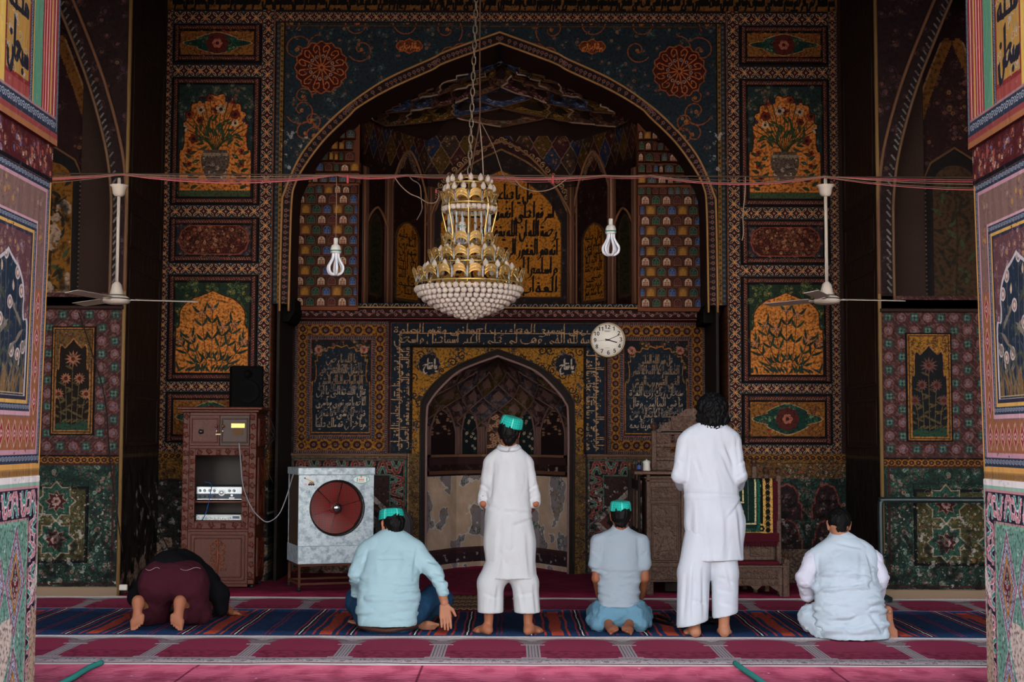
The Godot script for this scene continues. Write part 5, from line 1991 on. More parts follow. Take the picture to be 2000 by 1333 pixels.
# frontal walls beside the piers, the dark cheeks between, and the arched blind bays above
func build_sides() -> void:
	var P := paint_side()
	var m := painted(P)
	var d := D_SIDE
	var z := -d
	var dark: Material = M.darkwood
	var bays := [get_node("wall_left"), get_node("wall_right")]
	var xc := [PX(236, d, 900), PX(1722, d, 900)]
	var panels := [painted(paint_flower_panel(601, hx("17120f"), hx("5c4426"), hx("8a5a44"))), painted(paint_flower_panel(602, hx("14161a"), hx("8a5f22"), hx("5a3a38")))]
	var ledge_y := PY(598, d, 160)
	for side in 2:
		var sx := -1.0 if side == 0 else 1.0
		var par: Node3D = bays[side]
		var X := func(l: float) -> float: return xc[side] + sx * l
		var sl := func(a: float, b: float, y0: float, y1: float, zf: float, mm: Material, called: String, parent: Node, useP := true) -> MeshInstance3D:
			var lo := minf(sx * a, sx * b)
			var hi := maxf(sx * a, sx * b)
			return put(parent, called, slab(lo, y0, hi, y1, z - .3, zf, .006, P if useP else null, 1e-9 if side == 0 else .0), mm, V3(xc[side], 0, 0))
		var lowm: MeshInstance3D = sl.call(.0, 1.5, .0, 2.64, z, m, "bay_wall", par)
		sl.call(.0, 2.0, .0, .085, z + .02, mat(hx("7a6654"), .8), "plinth", par, false)
		sl.call(.27, 1.5, .29, 1.0, z + .01, m, "dado_panel", par)
		sl.call(.0, 2.0, ledge_y - .03, ledge_y, z + .04, mat(hx("2a1c1a"), .7), "ledge", par, false)
		put(par, "far_wall", slab(minf(X.call(1.5), X.call(4.8)), 0, maxf(X.call(1.5), X.call(4.8)), 7.6, z - .3, z - .01, .005), dark)
		# flower panel
		var pc: float = (PX(143, d, 745) if side == 0 else PX(1814, d, 750))
		var py := PY(747 if side == 0 else 754, d)
		var pm := put(par, "flower_panel", BoxMesh.new(), panels[side], V3(pc, py, z))
		var st := st_new()
		var wv := .19 if side == 0 else .2
		var hv := .475
		quad_uv(st, [V3(-wv, -hv, .016), V3(-wv, hv, .016), V3(wv, hv, .016), V3(wv, -hv, .016)], [V2(0, 1), V2(0, 0), V2(1, 0), V2(1, 1)])
		for q in [[-wv, -hv, -wv, hv], [-wv, hv, wv, hv], [wv, hv, wv, -hv], [wv, -hv, -wv, -hv]]:
			quad_uv(st, [V3(q[0], q[1], 0), V3(q[2], q[3], 0), V3(q[2], q[3], .016), V3(q[0], q[1], .016)], [Vector2.ZERO, Vector2.ZERO, Vector2.ZERO, Vector2.ZERO])
		pm.mesh = fin(st)
		# blind arch above the ledge: opening, recess and framed panel
		var ax: float = X.call(.82)
		var half := []
		for v in curve2([V2(0, 5.6), V2(.22, 5.1), V2(.46, 4.5), V2(.62, 3.95), V2(.68, 3.55), V2(.69, 3.2), V2(.69, ledge_y + .08)], 5):
			half.append(v)
		var PA := Pt.new(ax - 1.1, ledge_y - .1, ax + 1.1, 6.0, 220, hx("22171a"))
		PA.flora(PA.x0, PA.y1 - PA.h, PA.x0 + PA.w, PA.y1, 620 + side, 420, .035, hx("4a3230"), [hx("5a3a34"), hx("44304a"), hx("5c4a3c")], hx("33262a"))
		for sgn in [-1.0, 1.0]:
			for i in half.size() - 1:
				var a: Vector2 = half[i]
				var b: Vector2 = half[i + 1]
				var cnt := maxi(1, int(a.distance_to(b) / .05))
				for k in cnt:
					var q := a.lerp(b, float(k) / cnt)
					PA.disc(ax + sgn * (q.x + .035), q.y, .024, hx("16171b"))
					PA.stroke([V2(ax + sgn * (q.x + .02), q.y - .02), V2(ax + sgn * (q.x + .05), q.y + .02)], .014, hx("6a6462"))
		PA.soil(S.fine)
		var ma := painted(PA)
		var sa := st_new()
		arched_wall(sa, half, ax, 6.0, z, PA)
		for e in [[ax - 1.1, ax - .69], [ax + .69, ax + 1.1]]:
			var ea: float = e[0]
			var eb: float = e[1]
			if side == 0:
				eb = minf(eb, X.call(.0)) if ea > ax else eb
			else:
				ea = maxf(ea, X.call(.0)) if ea < ax else ea
			quad_uv(sa, [V3(ea, ledge_y, z), V3(ea, 6.0, z), V3(eb, 6.0, z), V3(eb, ledge_y, z)], [PA.uv(ea, ledge_y), PA.uv(ea, 6), PA.uv(eb, 6), PA.uv(eb, ledge_y)])
		quad_uv(sa, [V3(ax - .69, ledge_y, z), V3(ax - .69, ledge_y + .08, z), V3(ax + .69, ledge_y + .08, z), V3(ax + .69, ledge_y, z)], [PA.uv(ax - .69, ledge_y), PA.uv(ax - .69, ledge_y + .08), PA.uv(ax + .69, ledge_y + .08), PA.uv(ax + .69, ledge_y)])
		var bay := put(par, "blind_arch", fin(sa), ma)
		put(bay, "arch_moulding", tube(both(half, ax, z + .005), .014, 6), mat(hx("5a4434"), .6))
		var h2 := []
		for v: Vector2 in half:
			h2.append(V2(v.x + .13, v.y + .05))
		put(bay, "arch_moulding", tube(both(h2, ax, z + .005), .016, 6), mat(hx("5c4030"), .6))
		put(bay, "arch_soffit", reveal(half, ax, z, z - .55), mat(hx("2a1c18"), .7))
		var PBk := Pt.new(-.75, 0, .75, 3.4, 220, hx("241416"))
		PBk.flora(-.75, 0, .75, 3.4, 640 + side, 260, .045, hx("482c2a"), [hx("5c3834"), hx("3c3038"), hx("6a4a30")], hx("33221f"))
		for sgn in [-1, 1]:
			PBk.stroke(curve2([V2(sgn * .05, 2.5), V2(sgn * .28, 1.9), V2(sgn * .42, 1.3), V2(sgn * .44, .1)]), .09, hx("6a4420"))
			PBk.stroke(curve2([V2(sgn * .1, 2.5), V2(sgn * .33, 1.9), V2(sgn * .47, 1.3), V2(sgn * .49, .1)]), .016, hx("8a6a48"))
		var w_out := []
		for v in [[.3, .08], [.3, 1.2], [.22, 1.38], [.0, 1.52], [-.22, 1.38], [-.3, 1.2], [-.3, .08]]:
			w_out.append(V2(v[0], v[1]))
		PBk.poly(w_out, hx("171417"))
		for i in 30:
			PBk.disc(-.27, .1 + i * .04, .009, hx("6a5a50")); PBk.disc(.27, .1 + i * .04, .009, hx("6a5a50"))
		var fieldc := hx("6e4718") if side == 0 else hx("3a2a1e")
		PBk.rect(-.2, .14, .2, 1.16, fieldc); PBk.disc(0, 1.16, .2, fieldc)
		for i in 30:
			PBk.leaf(sin(i * 2.3) * .12, .16 + i * .035, PI / 2 + sin(i * 1.3), .13, .035, hx("23201a") if i % 3 else hx("33402c"), .4)
		PBk.stroke([V2(0, .15), V2(.02, .7), V2(0, 1.25)], .016, hx("2c2418"))
		if side == 0:
			PBk.soil_in(S.plaster, -.19, .15, .19, 1.1, Vector2i(0, 0))
			PBk.soil_in(S.black, -.19, .15, .19, 1.1)
		else:
			PBk.soil_in(S.white, .3, .4, .48, 1.4)
		PBk.soil(S.fine)
		var sb := st_new()
		var zb := z - .45
		quad_uv(sb, [V3(ax - .75, ledge_y, zb), V3(ax - .75, ledge_y + 3.4, zb), V3(ax + .75, ledge_y + 3.4, zb), V3(ax + .75, ledge_y, zb)], [V2(0, 1), V2(0, 0), V2(1, 0), V2(1, 1)])
		put(bay, "recess_panel", fin(sb), painted(PBk))
		put(bay, "recess_sill", slab(ax - .75, ledge_y - .05, ax + .75, ledge_y + .06, zb, z - .01, .004), mat(hx("2a1d1c"), .7))
		put(bay, "window_moulding", tube([V3(ax - .3, ledge_y + .08, zb + .01), V3(ax - .3, ledge_y + 1.2, zb + .01), V3(ax - .22, ledge_y + 1.38, zb + .01), V3(ax, ledge_y + 1.52, zb + .01), V3(ax + .22, ledge_y + 1.38, zb + .01), V3(ax + .3, ledge_y + 1.2, zb + .01), V3(ax + .3, ledge_y + .08, zb + .01)], .014, 6), mat(hx("4a3424"), .6))
		put(par, "upper_masonry", slab(minf(X.call(.0), X.call(4.8)), 6.0, maxf(X.call(.0), X.call(2.2)), 7.6, z - .3, z, .004), dark)
		# cheek towards the pier, with sunk panels, and the gilt bead at the corner
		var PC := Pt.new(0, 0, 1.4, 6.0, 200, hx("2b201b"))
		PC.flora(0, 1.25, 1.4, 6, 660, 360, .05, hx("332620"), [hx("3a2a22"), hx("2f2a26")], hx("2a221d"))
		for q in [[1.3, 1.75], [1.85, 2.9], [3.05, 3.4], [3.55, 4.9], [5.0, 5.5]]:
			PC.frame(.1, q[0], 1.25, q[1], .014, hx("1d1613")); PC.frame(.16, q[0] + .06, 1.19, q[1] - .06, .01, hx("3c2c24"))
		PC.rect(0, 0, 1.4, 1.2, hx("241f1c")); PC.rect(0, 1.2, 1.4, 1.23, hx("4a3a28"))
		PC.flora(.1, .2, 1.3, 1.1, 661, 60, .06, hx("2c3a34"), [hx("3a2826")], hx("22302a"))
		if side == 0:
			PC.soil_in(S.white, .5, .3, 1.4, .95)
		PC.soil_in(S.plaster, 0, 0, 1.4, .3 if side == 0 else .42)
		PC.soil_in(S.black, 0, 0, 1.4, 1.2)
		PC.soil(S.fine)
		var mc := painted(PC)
		var sc := st_new()
		var xa: float = X.call(.0)
		var xk := xa - sx * .005
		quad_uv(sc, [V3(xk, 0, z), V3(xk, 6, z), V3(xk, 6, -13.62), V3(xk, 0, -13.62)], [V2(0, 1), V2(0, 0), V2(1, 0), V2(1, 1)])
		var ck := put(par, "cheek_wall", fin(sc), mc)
		for q in [[1.3, 1.75], [1.85, 2.9], [3.05, 3.4], [3.55, 4.9]]:
			for k in [[.12, q[0], 1.2, q[0] + .03], [.12, q[1] - .03, 1.2, q[1]], [.12, q[0], .15, q[1]], [1.17, q[0], 1.2, q[1]]]:
				put(ck, "panel_frame", box(.016, k[3] - k[1], k[2] - k[0], .004), dark, V3(xa - sx * .004, (k[1] + k[3]) * .5, z - (k[0] + k[2]) * .5))
		put(par, "masonry_core", slab(minf(xa, xa + sx * .5), 0, maxf(xa, xa + sx * .5), 7.6, -13.7, z - .31, .004), dark, V3(sx * .004, 0, 0))
		put(par, "corner_bead", tube([V3(xa, .0, z + .002), V3(xa, 6.0, z + .002)], .017, 8), mat(hx("6e5636"), .6))
# ---------------------------------------------------------------- carpets
func rug(called: String, label: String, x0: float, x1: float, zf: float, zb: float, y: float, m: Material, u0: float, u1: float, wave := .0, th := .008) -> Node3D:
	# a thin textile lying on the floor: zf near edge, zb far edge, slightly uneven
	var n := FastNoiseLite.new()
	n.seed = called.hash() % 1000
	n.frequency = 1.3
	var st := SurfaceTool.new()
	st.begin(Mesh.PRIMITIVE_TRIANGLES)
	st.set_smooth_group(0)
	var nx := 48
	var nz := 6
	var P := []
	for i in nx + 1:
		var row := []
		for j in nz + 1:
			var x := lerpf(x0, x1, i / float(nx))
			var z := lerpf(zf, zb, j / float(nz))
			var e := n.get_noise_2d(x, z * 3.0)
			row.append(V3(x, th + maxf(.0, e) * wave, z + (n.get_noise_2d(x * 1.5, 40.0 + j) * wave * 2.0 if j == 0 or j == nz else .0)))
		P.append(row)
	for i in nx:
		for j in nz:
			var us := []
			for e in [[i, j], [i, j + 1], [i + 1, j + 1], [i + 1, j]]:
				us.append(V2(lerpf(u0, u1, e[0] / float(nx)), 1.0 - e[1] / float(nz)))
			quad_uv(st, [P[i][j], P[i][j + 1], P[i + 1][j + 1], P[i + 1][j]], us)
		for j in [0, nz]:
			var d := V3(0, -th, 0)
			var a: Vector3 = P[i][j]
			var b: Vector3 = P[i + 1][j]
			quad_uv(st, [V3(a.x, 0, a.z), a, b, V3(b.x, 0, b.z)], [V2(.01, .01), V2(.01, .01), V2(.01, .01), V2(.01, .01)])
	st.generate_normals()
	var o := put(self, called, st.commit(), m, V3(0, y, 0))
	tag(o, label, "carpet")
	return o
func fabric_n() -> NoiseTexture2D:
	if not M.has("fab_n"):
		M.fab_n = nz_normal(.35, 2.0, 21)
	return M.fab_n
func cloth(c: Color, tex: Texture2D = null, rough := .95) -> StandardMaterial3D:
	var m := mat(c, rough, tex)
	m.metallic_specular = .2
	if tex == null:
		with_normal(m, fabric_n(), 5.0, .35)
	else:
		m.normal_enabled = true
		m.normal_texture = fabric_n()
		m.normal_scale = .5
	return m
func build_carpets() -> void:
	var z := func(py: float, y := .0) -> float: return FL(1000, py, y).z
	var z1: float = z.call(1303.0)
	var z2: float = z.call(1248.0)
	var z3: float = z.call(1197.5)
	var z4: float = z.call(1163.0)
	# plain red carpet towards the courtyard, with seams and worn streaks
	var P := Pt.new(0, 0, 6.6, 2.0, 150, hx("a64f64"))
	P.soil(stain_tile(hx("6e2236"), .03, .35, .8, .6, 31))
	P.soil(stain_tile(hx("a85a6c"), .06, .6, .95, .5, 32))
	P.r.seed = 3
	for i in 160:
		var a := V2(P.r.randf() * 6.6, P.r.randf() * 2.0)
		P.stroke([a, a + V2(P.r.randf_range(-.05, .05), P.r.randf_range(.05, .25))], .007, hx("a05464"))
	for i in 90:
		P.disc(P.r.randf() * 6.6, P.r.randf() * 2.0, P.r.randf_range(.003, .008), hx("b9a5a5"))
	for x in [1.4, 2.75, 5.2]:
		P.stroke([V2(x, 0), V2(x + .02, 2)], .012, hx("5c1f30"))
	rug("floor_carpet", "plain red floor carpet with worn seams, nearest the camera", -3.3, 3.3, -5.4, z1 + .02, .0, cloth(Color.WHITE, P.tex()), 0, 1, .004)
	P = Pt.new(0, 0, 9, 3.4, 110, hx("6e1c33"))
	P.soil(stain_tile(hx("4c1022"), .03, .35, .8, .6, 33))
	for i in 60:
		P.disc(P.r.randf() * 9, P.r.randf() * 3.4, P.r.randf_range(.003, .009), hx("a89494"))
	rug("floor_carpet", "plain dark red floor carpet reaching up to the prayer niche", -4.5, 4.5, z4 + .25, -15.25, .0, cloth(Color.WHITE, P.tex()), 0, 1, .004)
	# prayer carpets: one arch per place, repeated along the row
	var unit := .605
	var ph: float = FL(858, 1275).x
	var U := Pt.new(0, 0, 1, 1, 1.0, Color.WHITE)
	var T1 := Pt.new(0, 0, .605, 1.15, 420, hx("96344f"))
	T1.soil(stain_tile(hx("4c1022"), .03, .35, .8, .5, 35))
	var grey := hx("a79c9c")
	T1.rect(0, .74, .605, 1.15, hx("a69e9c"))
	var arch := []
	for i in 25:
		var t := i / 24.0
		var s := absf(t * 2 - 1)
		arch.append(V2(.605 * t, .79 + .23 * pow(1.0 - pow(s, 2.2), .5)))
	T1.poly(arch + [V2(.605, .5), V2(.0, .5)], hx("96344f"))
	T1.stroke(arch, .045, hx("8d8384")); T1.stroke(arch, .012, hx("5a4a50"))
	for k in 2:                   # half columns at both sides, with cap and foot
		var cxx := .605 * k
		T1.rect(cxx - .045, .24, cxx + .045, .75, grey)
		for q in [-.03, -.01, .01, .03]:
			T1.rect(cxx + q - .003, .24, cxx + q + .003, .75, hx("6e5a60"))
		T1.rect(cxx - .08, .73, cxx + .08, .77, hx("b4adab"))
		T1.poly([V2(cxx - .05, .77), V2(cxx - .1, .9), V2(cxx + .1, .9), V2(cxx + .05, .77)], hx("8d7a7a"))
		T1.rect(cxx - .08, .22, cxx + .08, .26, grey)
	T1.rect(0, .03, .605, .21, hx("8f8688"))
	T1.rect(0, .2, .605, .215, hx("b4adab")); T1.rect(0, .03, .605, .045, hx("b4adab"))
	T1.flora(0, .06, .605, .18, 51, 26, .025, hx("6a4a54"), [hx("5e5a62"), hx("a59a9a")], hx("a39b9c"))
	T1.rect(0, 0, .605, .03, hx("3c1220"))
	T1.soil(stain_tile(hx("5c4a4c"), .1, .5, .95, .4, 36))
	var pm := cloth(Color.WHITE, T1.tex())
	rug("prayer_carpet", "red prayer carpet strip with a row of grey arches, in front of the blue kilim", -3.8, 3.8, z1, z2 - .03, .004, pm, (-3.8 - ph) / unit, (3.8 - ph) / unit, .008, .01)
	rug("prayer_carpet", "red prayer carpet strip with a row of grey arches, behind the blue kilim", -4.3, 4.3, z3 + .1, maxf(z4, -12.2), .004, pm, (-4.3 - ph) / unit, (4.3 - ph) / unit, .006, .01)
	# blue kilim with stripes across
	var K := Pt.new(0, 0, 8.6, z2 - z3, 235, hx("1a2d49"))
	K.soil(stain_tile(hx("10203a"), .05, .35, .8, .6, 38))
	var h := K.h
	var per := .803
	var x0 := -4.3
	var wob := func(x: float, w: float, c: Color, jag: float) -> void:
		var l := []
		for i in 9:
			l.append(V2(x - x0 + sin(i * 1.7 + x * 3.0) * jag, h * i / 8.0))
		K.stroke(l, w, c)
	for i in range(-5, 8):
		var c: float = FL(863, 1244).x + i * per
		wob.call(c, .085, hx("8f3626"), .008)
		for q in [[-.05, .9], [.045, .85], [-.02, .99]]:
			K.poly([V2(c - x0 + q[0] - .02, h * .7), V2(c - x0 + q[0] + .02, h * .7), V2(c - x0 + q[0] * 1.25, h * q[1])], hx("8f3626"))
		K.rect(c - x0 - .11, h * .92, c - x0 + .11, h, hx("1c3355"))
		wob.call(c - .085, .017, hx("963228"), .006)
		wob.call(c + .08, .017, hx("963228"), .006)
		for s in [-.18, .18]:
			wob.call(c + s - .03, .014, hx("842c30"), .005)
			wob.call(c + s + .03, .014, hx("842c30"), .005)
			wob.call(c + s, .036, hx("0f1116"), .003)
			wob.call(c + s, .009, hx("c6c4bc"), .003)
		for s in [.385, .415]:
			wob.call(c + s, .012, hx("632438"), .005)
	K.soil(stain_tile(hx("0c1626"), .12, .45, .9, .4, 39))
	rug("kilim", "long blue kilim with red, black and white stripes under the worshippers", -4.3, 4.3, z2, z3, .014, cloth(Color.WHITE, K.tex()), 0, 1, .007, .008)
	# small zigzag rug behind the standing boy
	var a: Vector3 = FL(866, 1196, .02)
	var b: Vector3 = FL(996, 1163, .02)
	var Z := Pt.new(0, 0, .62, .8, 200, hx("43131c"))
	Z.rect(.0, .05, .52, .75, hx("20130f"))
	for i in 12:
		var l := []
		for k in 19:
			l.append(V2(k * .03, .09 + i * .055 + (.022 if k % 2 else -.022)))
		Z.stroke(l, .016, [hx("b59a78"), hx("9c8468"), hx("7a4a38")][i % 3])
	rug("zigzag_rug", "small woven rug with cream zigzags behind the standing boy", a.x, b.x + .02, a.z, b.z, .018, cloth(Color.WHITE, Z.tex()), 0, 1, .01)
	# teal straps at the edge of the front carpet
	for s in [[[198, 1305], [172, 1316], [140, 1336], [110, 1352], "teal cloth strap lying at the carpet edge near the left doorway jamb"], [[1436, 1306], [1452, 1318], [1478, 1336], [1500, 1352], "teal cloth strap lying at the carpet edge on the right"]]:
		var p := []
		for k in 4:
			p.append(FL(s[k][0], s[k][1]) + V3(0, .03, 0))
		var o := put(self, "cloth_strap", tube(smooth3(p, 5), .017, 7), cloth(hx("2f7a70")))
		tag(o, s[4], "strap")
# ---------------------------------------------------------------- furniture
func wood(c1: Color, c2: Color, sd: int, rough := .45) -> StandardMaterial3D:
	var P := Pt.new(0, 0, 1, 1, 256, c1)
	P.r.seed = sd
	for i in 260:
		var x := P.r.randf()
		var y := P.r.randf()
		var l := P.r.randf_range(.1, .5)
		P.stroke([V2(x, y), V2(x + P.r.randf_range(-.01, .01), y + l)], .005, c1.lerp(c2, P.r.randf()))
	P.soil(S.fine)
	var m := mat(Color.WHITE, rough, P.tex())
	m.uv1_triplanar = true
	m.uv1_scale = Vector3.ONE * 1.6
	return m
# carved wood: scrollwork cut into the surface, as relief
func carving(w: float, h: float, sd: int, kind := 0) -> Pt:
	var P := Pt.new(0, 0, w, h, 420, Color(.12, .12, .12))
	var hi := Color(.85, .85, .85)
	var mid := Color(.55, .55, .55)
	if kind == 0:                # running vine
		var up := h > w
		var L := maxf(w, h)
		var T_ := minf(w, h)
		var n := maxi(2, int(L / T_ / 1.4))
		for i in n:
			var t := (i + .5) / n * L
			var s := 1.0 if i % 2 else -1.0
			var c2 := V2(T_ * .5 + s * T_ * .08, t) if up else V2(t, T_ * .5 + s * T_ * .08)
			P.spiral(c2.x, c2.y, T_ * .34, s * 1.5, 1.3 * s, T_ * .1, hi)
			P.disc(c2.x, c2.y, T_ * .1, hi)
			for q in 4:
				P.leaf(c2.x, c2.y, q * 1.6 + i, T_ * .5, T_ * .16, mid, .8)
	elif kind == 1:              # vase of flowers under a cusped arch
		P.poly(ogee(w * .5, 0, h * .96, w * .47, .9, .6, 4), mid)
		P.poly(ogee(w * .5, 0, h * .93, w * .42, .9, .6, 4), Color(.15, .15, .15))
		P.r.seed = sd
		for i in 34:
			var a := PI * (.05 + .9 * P.r.randf())
			var t := P.r.randf_range(.15, .55) * h
			var q := V2(w * .5 + cos(a) * minf(t, w * .36), h * .42 + sin(a) * t)
			P.leaf(q.x, q.y, a, w * .2, w * .07, mid, .5)
			P.flower(q.x, q.y, w * .06, 6, hi, mid)
		P.poly(curve2([V2(w * .3, h * .18), V2(w * .36, h * .28), V2(w * .46, h * .42), V2(w * .54, h * .42), V2(w * .64, h * .28), V2(w * .7, h * .18)]), hi)
		P.flora(w * .08, h * .03, w * .92, h * .16, sd, 12, w * .09, hi, [mid], hi)
	else:                        # dense knot work
		P.flora(0, 0, w, h, sd, int(w * h / .0012), .022, hi, [mid, hi], mid)
	P.frame(0, 0, w, h, minf(w, h) * .06, hi)
	return P
# board whose face is cut into relief
func carved(parent: Node, called: String, c: Vector3, w: float, h: float, t: float, m: Material, sd: int, kind := 0, turn := .0) -> MeshInstance3D:
	var key := "%.3f %.3f %d" % [w, h, sd]
	if not M.has(key):
		var im: Image = carving(w, h, sd, kind).im
		var nx := clampi(int(w / .0042), 8, 130)
		var ny := clampi(int(h / .0042), 8, 330)
		im.resize(nx + 1, ny + 1, Image.INTERPOLATE_LANCZOS)
		var st := SurfaceTool.new()
		st.begin(Mesh.PRIMITIVE_TRIANGLES)
		for j in ny + 1:
			for i in nx + 1:
				var e := i == 0 or j == 0 or i == nx or j == ny
				var z := t * .5 - .009 + (.0 if e else im.get_pixel(i, j).r * .02)
				st.set_uv(V2(i / float(nx), j / float(ny)))
				st.add_vertex(V3((i / float(nx) - .5) * w, (.5 - j / float(ny)) * h, z))
		for j in ny:
			for i in nx:
				var a := j * (nx + 1) + i
				for k in [a, a + 1, a + nx + 2, a, a + nx + 2, a + nx + 1]:
					st.add_index(k)
		var zb := -t * .5
		var zf := t * .5 - .009
		var base := (nx + 1) * (ny + 1)
		for v in [[-1, 1, zf], [1, 1, zf], [1, -1, zf], [-1, -1, zf], [-1, 1, zb], [1, 1, zb], [1, -1, zb], [-1, -1, zb]]:
			st.set_uv(Vector2.ZERO)
			st.add_vertex(V3(v[0] * w * .5, v[1] * h * .5, v[2]))
		for k in 4:
			var l := (k + 1) % 4
			for q in [k, k + 4, l + 4, k, l + 4, l]:
				st.add_index(base + q)
		st.generate_normals()
		M[key] = st.commit()
	return put(parent, called, M[key], m, c, V3(0, turn, 0))
# flat board with uv 0..1, chamfered
func board(parent: Node, called: String, c: Vector3, w: float, h: float, t: float, m: Material, turn := .0) -> MeshInstance3D:
	var st := st_new()
	var b := .003
	var x := w * .5
	var y := h * .5
	var z := t * .5
	var f := [V3(-x + b, -y + b, z), V3(-x + b, y - b, z), V3(x - b, y - b, z), V3(x - b, -y + b, z)]
	var e := [V3(-x, -y, z - b), V3(-x, y, z - b), V3(x, y, z - b), V3(x, -y, z - b)]
	var k := [V3(-x, -y, -z), V3(-x, y, -z), V3(x, y, -z), V3(x, -y, -z)]
	var u := [V2(0, 1), V2(0, 0), V2(1, 0), V2(1, 1)]
	quad_uv(st, f, u)
	for i in 4:
		var j := (i + 1) % 4
		quad_uv(st, [e[i], e[j], f[j], f[i]], [u[i], u[j], u[j], u[i]])
		quad_uv(st, [k[i], k[j], e[j], e[i]], [u[i], u[j], u[j], u[i]])
	quad_uv(st, [k[3], k[2], k[1], k[0]], u)
	return put(parent, called, fin(st), m, c, V3(0, turn, 0))
func build_cabinet() -> void:
	var d := 12.95
	var sc := d / FOC
	var t := thing("audio_cabinet", "tall carved reddish wooden cabinet holding amplifiers, black loudspeaker on top", "cabinet", V3(PX(428, d, 900), 0, -d))
	var Y := func(py: float) -> float: return PY(py, d, 428)
	var X := func(px: float) -> float: return (px - 428.0) * sc
	var w1 := wood(hx("45180b"), hx("5e2712"), 5)
	var dk := wood(hx("160a07"), hx("22100b"), 6)
	var L: float = X.call(357.0)
	var R: float = X.call(500.0)
	var top: float = Y.call(806.0)
	var dep := .44
	put(t, "back_panel", box(R - L, top - .06, .02), dk, V3(0, top * .5 + .03, -dep))
	for x in [L + .012, R - .012]:
		var sp := put(t, "side_panel", box(.024, top - .05, dep - .02), w1, V3(x, top * .5 + .03, -dep * .5))
		if x > 0:
			for q in [[Y.call(960.0), .62], [Y.call(1090.0), .36], [Y.call(845.0), .26]]:
				carved(sp, "carved_panel", V3(.014, q[0] - top * .5 - .03, 0), .3, q[1], .022, w1, 72, 1, PI / 2)
	# cornice and foot
	var st := st_new()
	box_into(st, V3(.01, top + .012, -dep * .5 + .02), V3(R - L + .04, .024, dep + .04), .006)
	box_into(st, V3(.01, top + .036, -dep * .5 + .02), V3(R - L + .11, .028, dep + .1), .01)
	put(t, "cornice", fin(st), w1)
	put(t, "plinth", box(R - L, .05, dep, .008), w1, V3(0, .065, -dep * .5))
	for x in [L + .03, R - .03]:
		for zz in [-.04, -dep + .04]:
			put(t, "caster", lathe([V2(0, -.02), V2(.018, -.016), V2(.022, 0), V2(.018, .016), V2(0, .02)], 12), mat(hx("1a1a1c"), .4), V3(x, .022, zz), V3(0, 0, PI / 2))
	# stiles with running vines
	for q in [[357.0, 369.5], [487.0, 500.0]]:
		carved(t, "carved_stile", V3((X.call(q[0]) + X.call(q[1])) * .5, (top + .09) * .5, -.002), X.call(q[1]) - X.call(q[0]), top - .09, .03, w1, 73)
	# rails
	for q in [[806.0, 812.0], [871.0, 877.0], [1034.0, 1039.0], [1141.0, 1147.0]]:
		board(t, "rail", V3((X.call(370.0) + X.call(487.0)) * .5, (Y.call(q[0]) + Y.call(q[1])) * .5, -.006), X.call(487.0) - X.call(370.0), Y.call(q[0]) - Y.call(q[1]), .022, w1)
	# two doors over the radio niche
	var my: float = (Y.call(812.0) + Y.call(871.0)) * .5
	var mh: float = Y.call(812.0) - Y.call(871.0)
	for k in 2:
		var xa: float = X.call([370.0, 429.5][k])
		var xb: float = X.call([428.5, 487.0][k])
		var dm := w1 if k == 0 else wood(hx("2c120b"), hx("45200f"), 9, .4)
		var door := board(t, "door", V3((xa + xb) * .5, my, .0 if k == 0 else .012), xb - xa, mh, .02, dm)
		var hw: float = (xb - xa) * .5 - .02
		for q in [[0, mh * .5 - .03, hw * 2, .014], [0, -mh * .5 + .03, hw * 2, .014], [-hw, 0, .014, mh - .05], [hw, 0, .014, mh - .05]]:
			put(door, "moulding", box(q[2], q[3], .014, .005), dm, V3(q[0], q[1], .012))
		var s := 1.0 if k == 0 else -1.0
		put(door, "knob", lathe([V2(.007, -.02), V2(.007, 0), V2(.014, .008), V2(.012, .02), V2(0, .026)], 12), mat(hx("6a4024"), .3), V3(s * (hw - .01), .04, .02), V3(PI / 2, 0, 0))
		put(door, "lock_rosette", lathe([V2(.012, 0), V2(.012, .004), V2(.004, .006), V2(0, .006)], 12), mat(hx("a8a298"), .3, null, .8), V3(s * (hw - .005) * (1.0 if k == 0 else 1.0), -.005, .012), V3(PI / 2, 0, 0))
		if k == 0:
			put(door, "hasp", box(.05, .014, .006, .002), mat(hx("8a7a60"), .35, null, .8), V3(hw + .01, -.035, .02))
			put(door, "lock_box", box(.042, .04, .014, .006), mat(hx("141414"), .4), V3(-.03, -.01, .016))
			put(door, "lock_ring", lathe([V2(.018, 0), V2(.02, .008), V2(.012, .012), V2(0, .012)], 14), mat(hx("1c1c1e"), .25, null, .6), V3(-.032, -.012, .022), V3(PI / 2, 0, 0))
		else:
			put(door, "brass_plate", box(.125, .04, .004, .001), mat(hx("e0b860"), .25, null, .7), V3(.03, .045, .013))
			put(door, "old_label", box(.09, .055, .002, .001), mat(hx("57402a"), .7), V3(.03, -.012, .012))
	# carved door frame round the shelves (open), shelves inside
	var gx0: float = X.call(370.5)
	var gx1: float = X.call(486.5)
	var ox0: float = X.call(382.0)
	var ox1: float = X.call(473.0)
	var gy0: float = Y.call(1034.0)
	var gy1: float = Y.call(877.0)
	var oy0: float = Y.call(1020.0)
	var oy1: float = Y.call(890.0)
	var fr := put(t, "glazed_door_frame", box(.01, gy1 - gy0, .012, .002), w1, V3(gx0 + .004, (gy0 + gy1) * .5, .006))
	for q in [[gx0, ox0], [ox1, gx1]]:
		carved(fr, "carved_rail", V3((q[0] + q[1]) * .5, (gy0 + gy1) * .5, .004) - fr.position, q[1] - q[0], gy1 - gy0, .024, w1, 75)
	for q in [[gy0, oy0], [oy1, gy1]]:
		carved(fr, "carved_rail", V3((ox0 + ox1) * .5, (q[0] + q[1]) * .5, .004) - fr.position, ox1 - ox0, q[1] - q[0], .024, w1, 76)
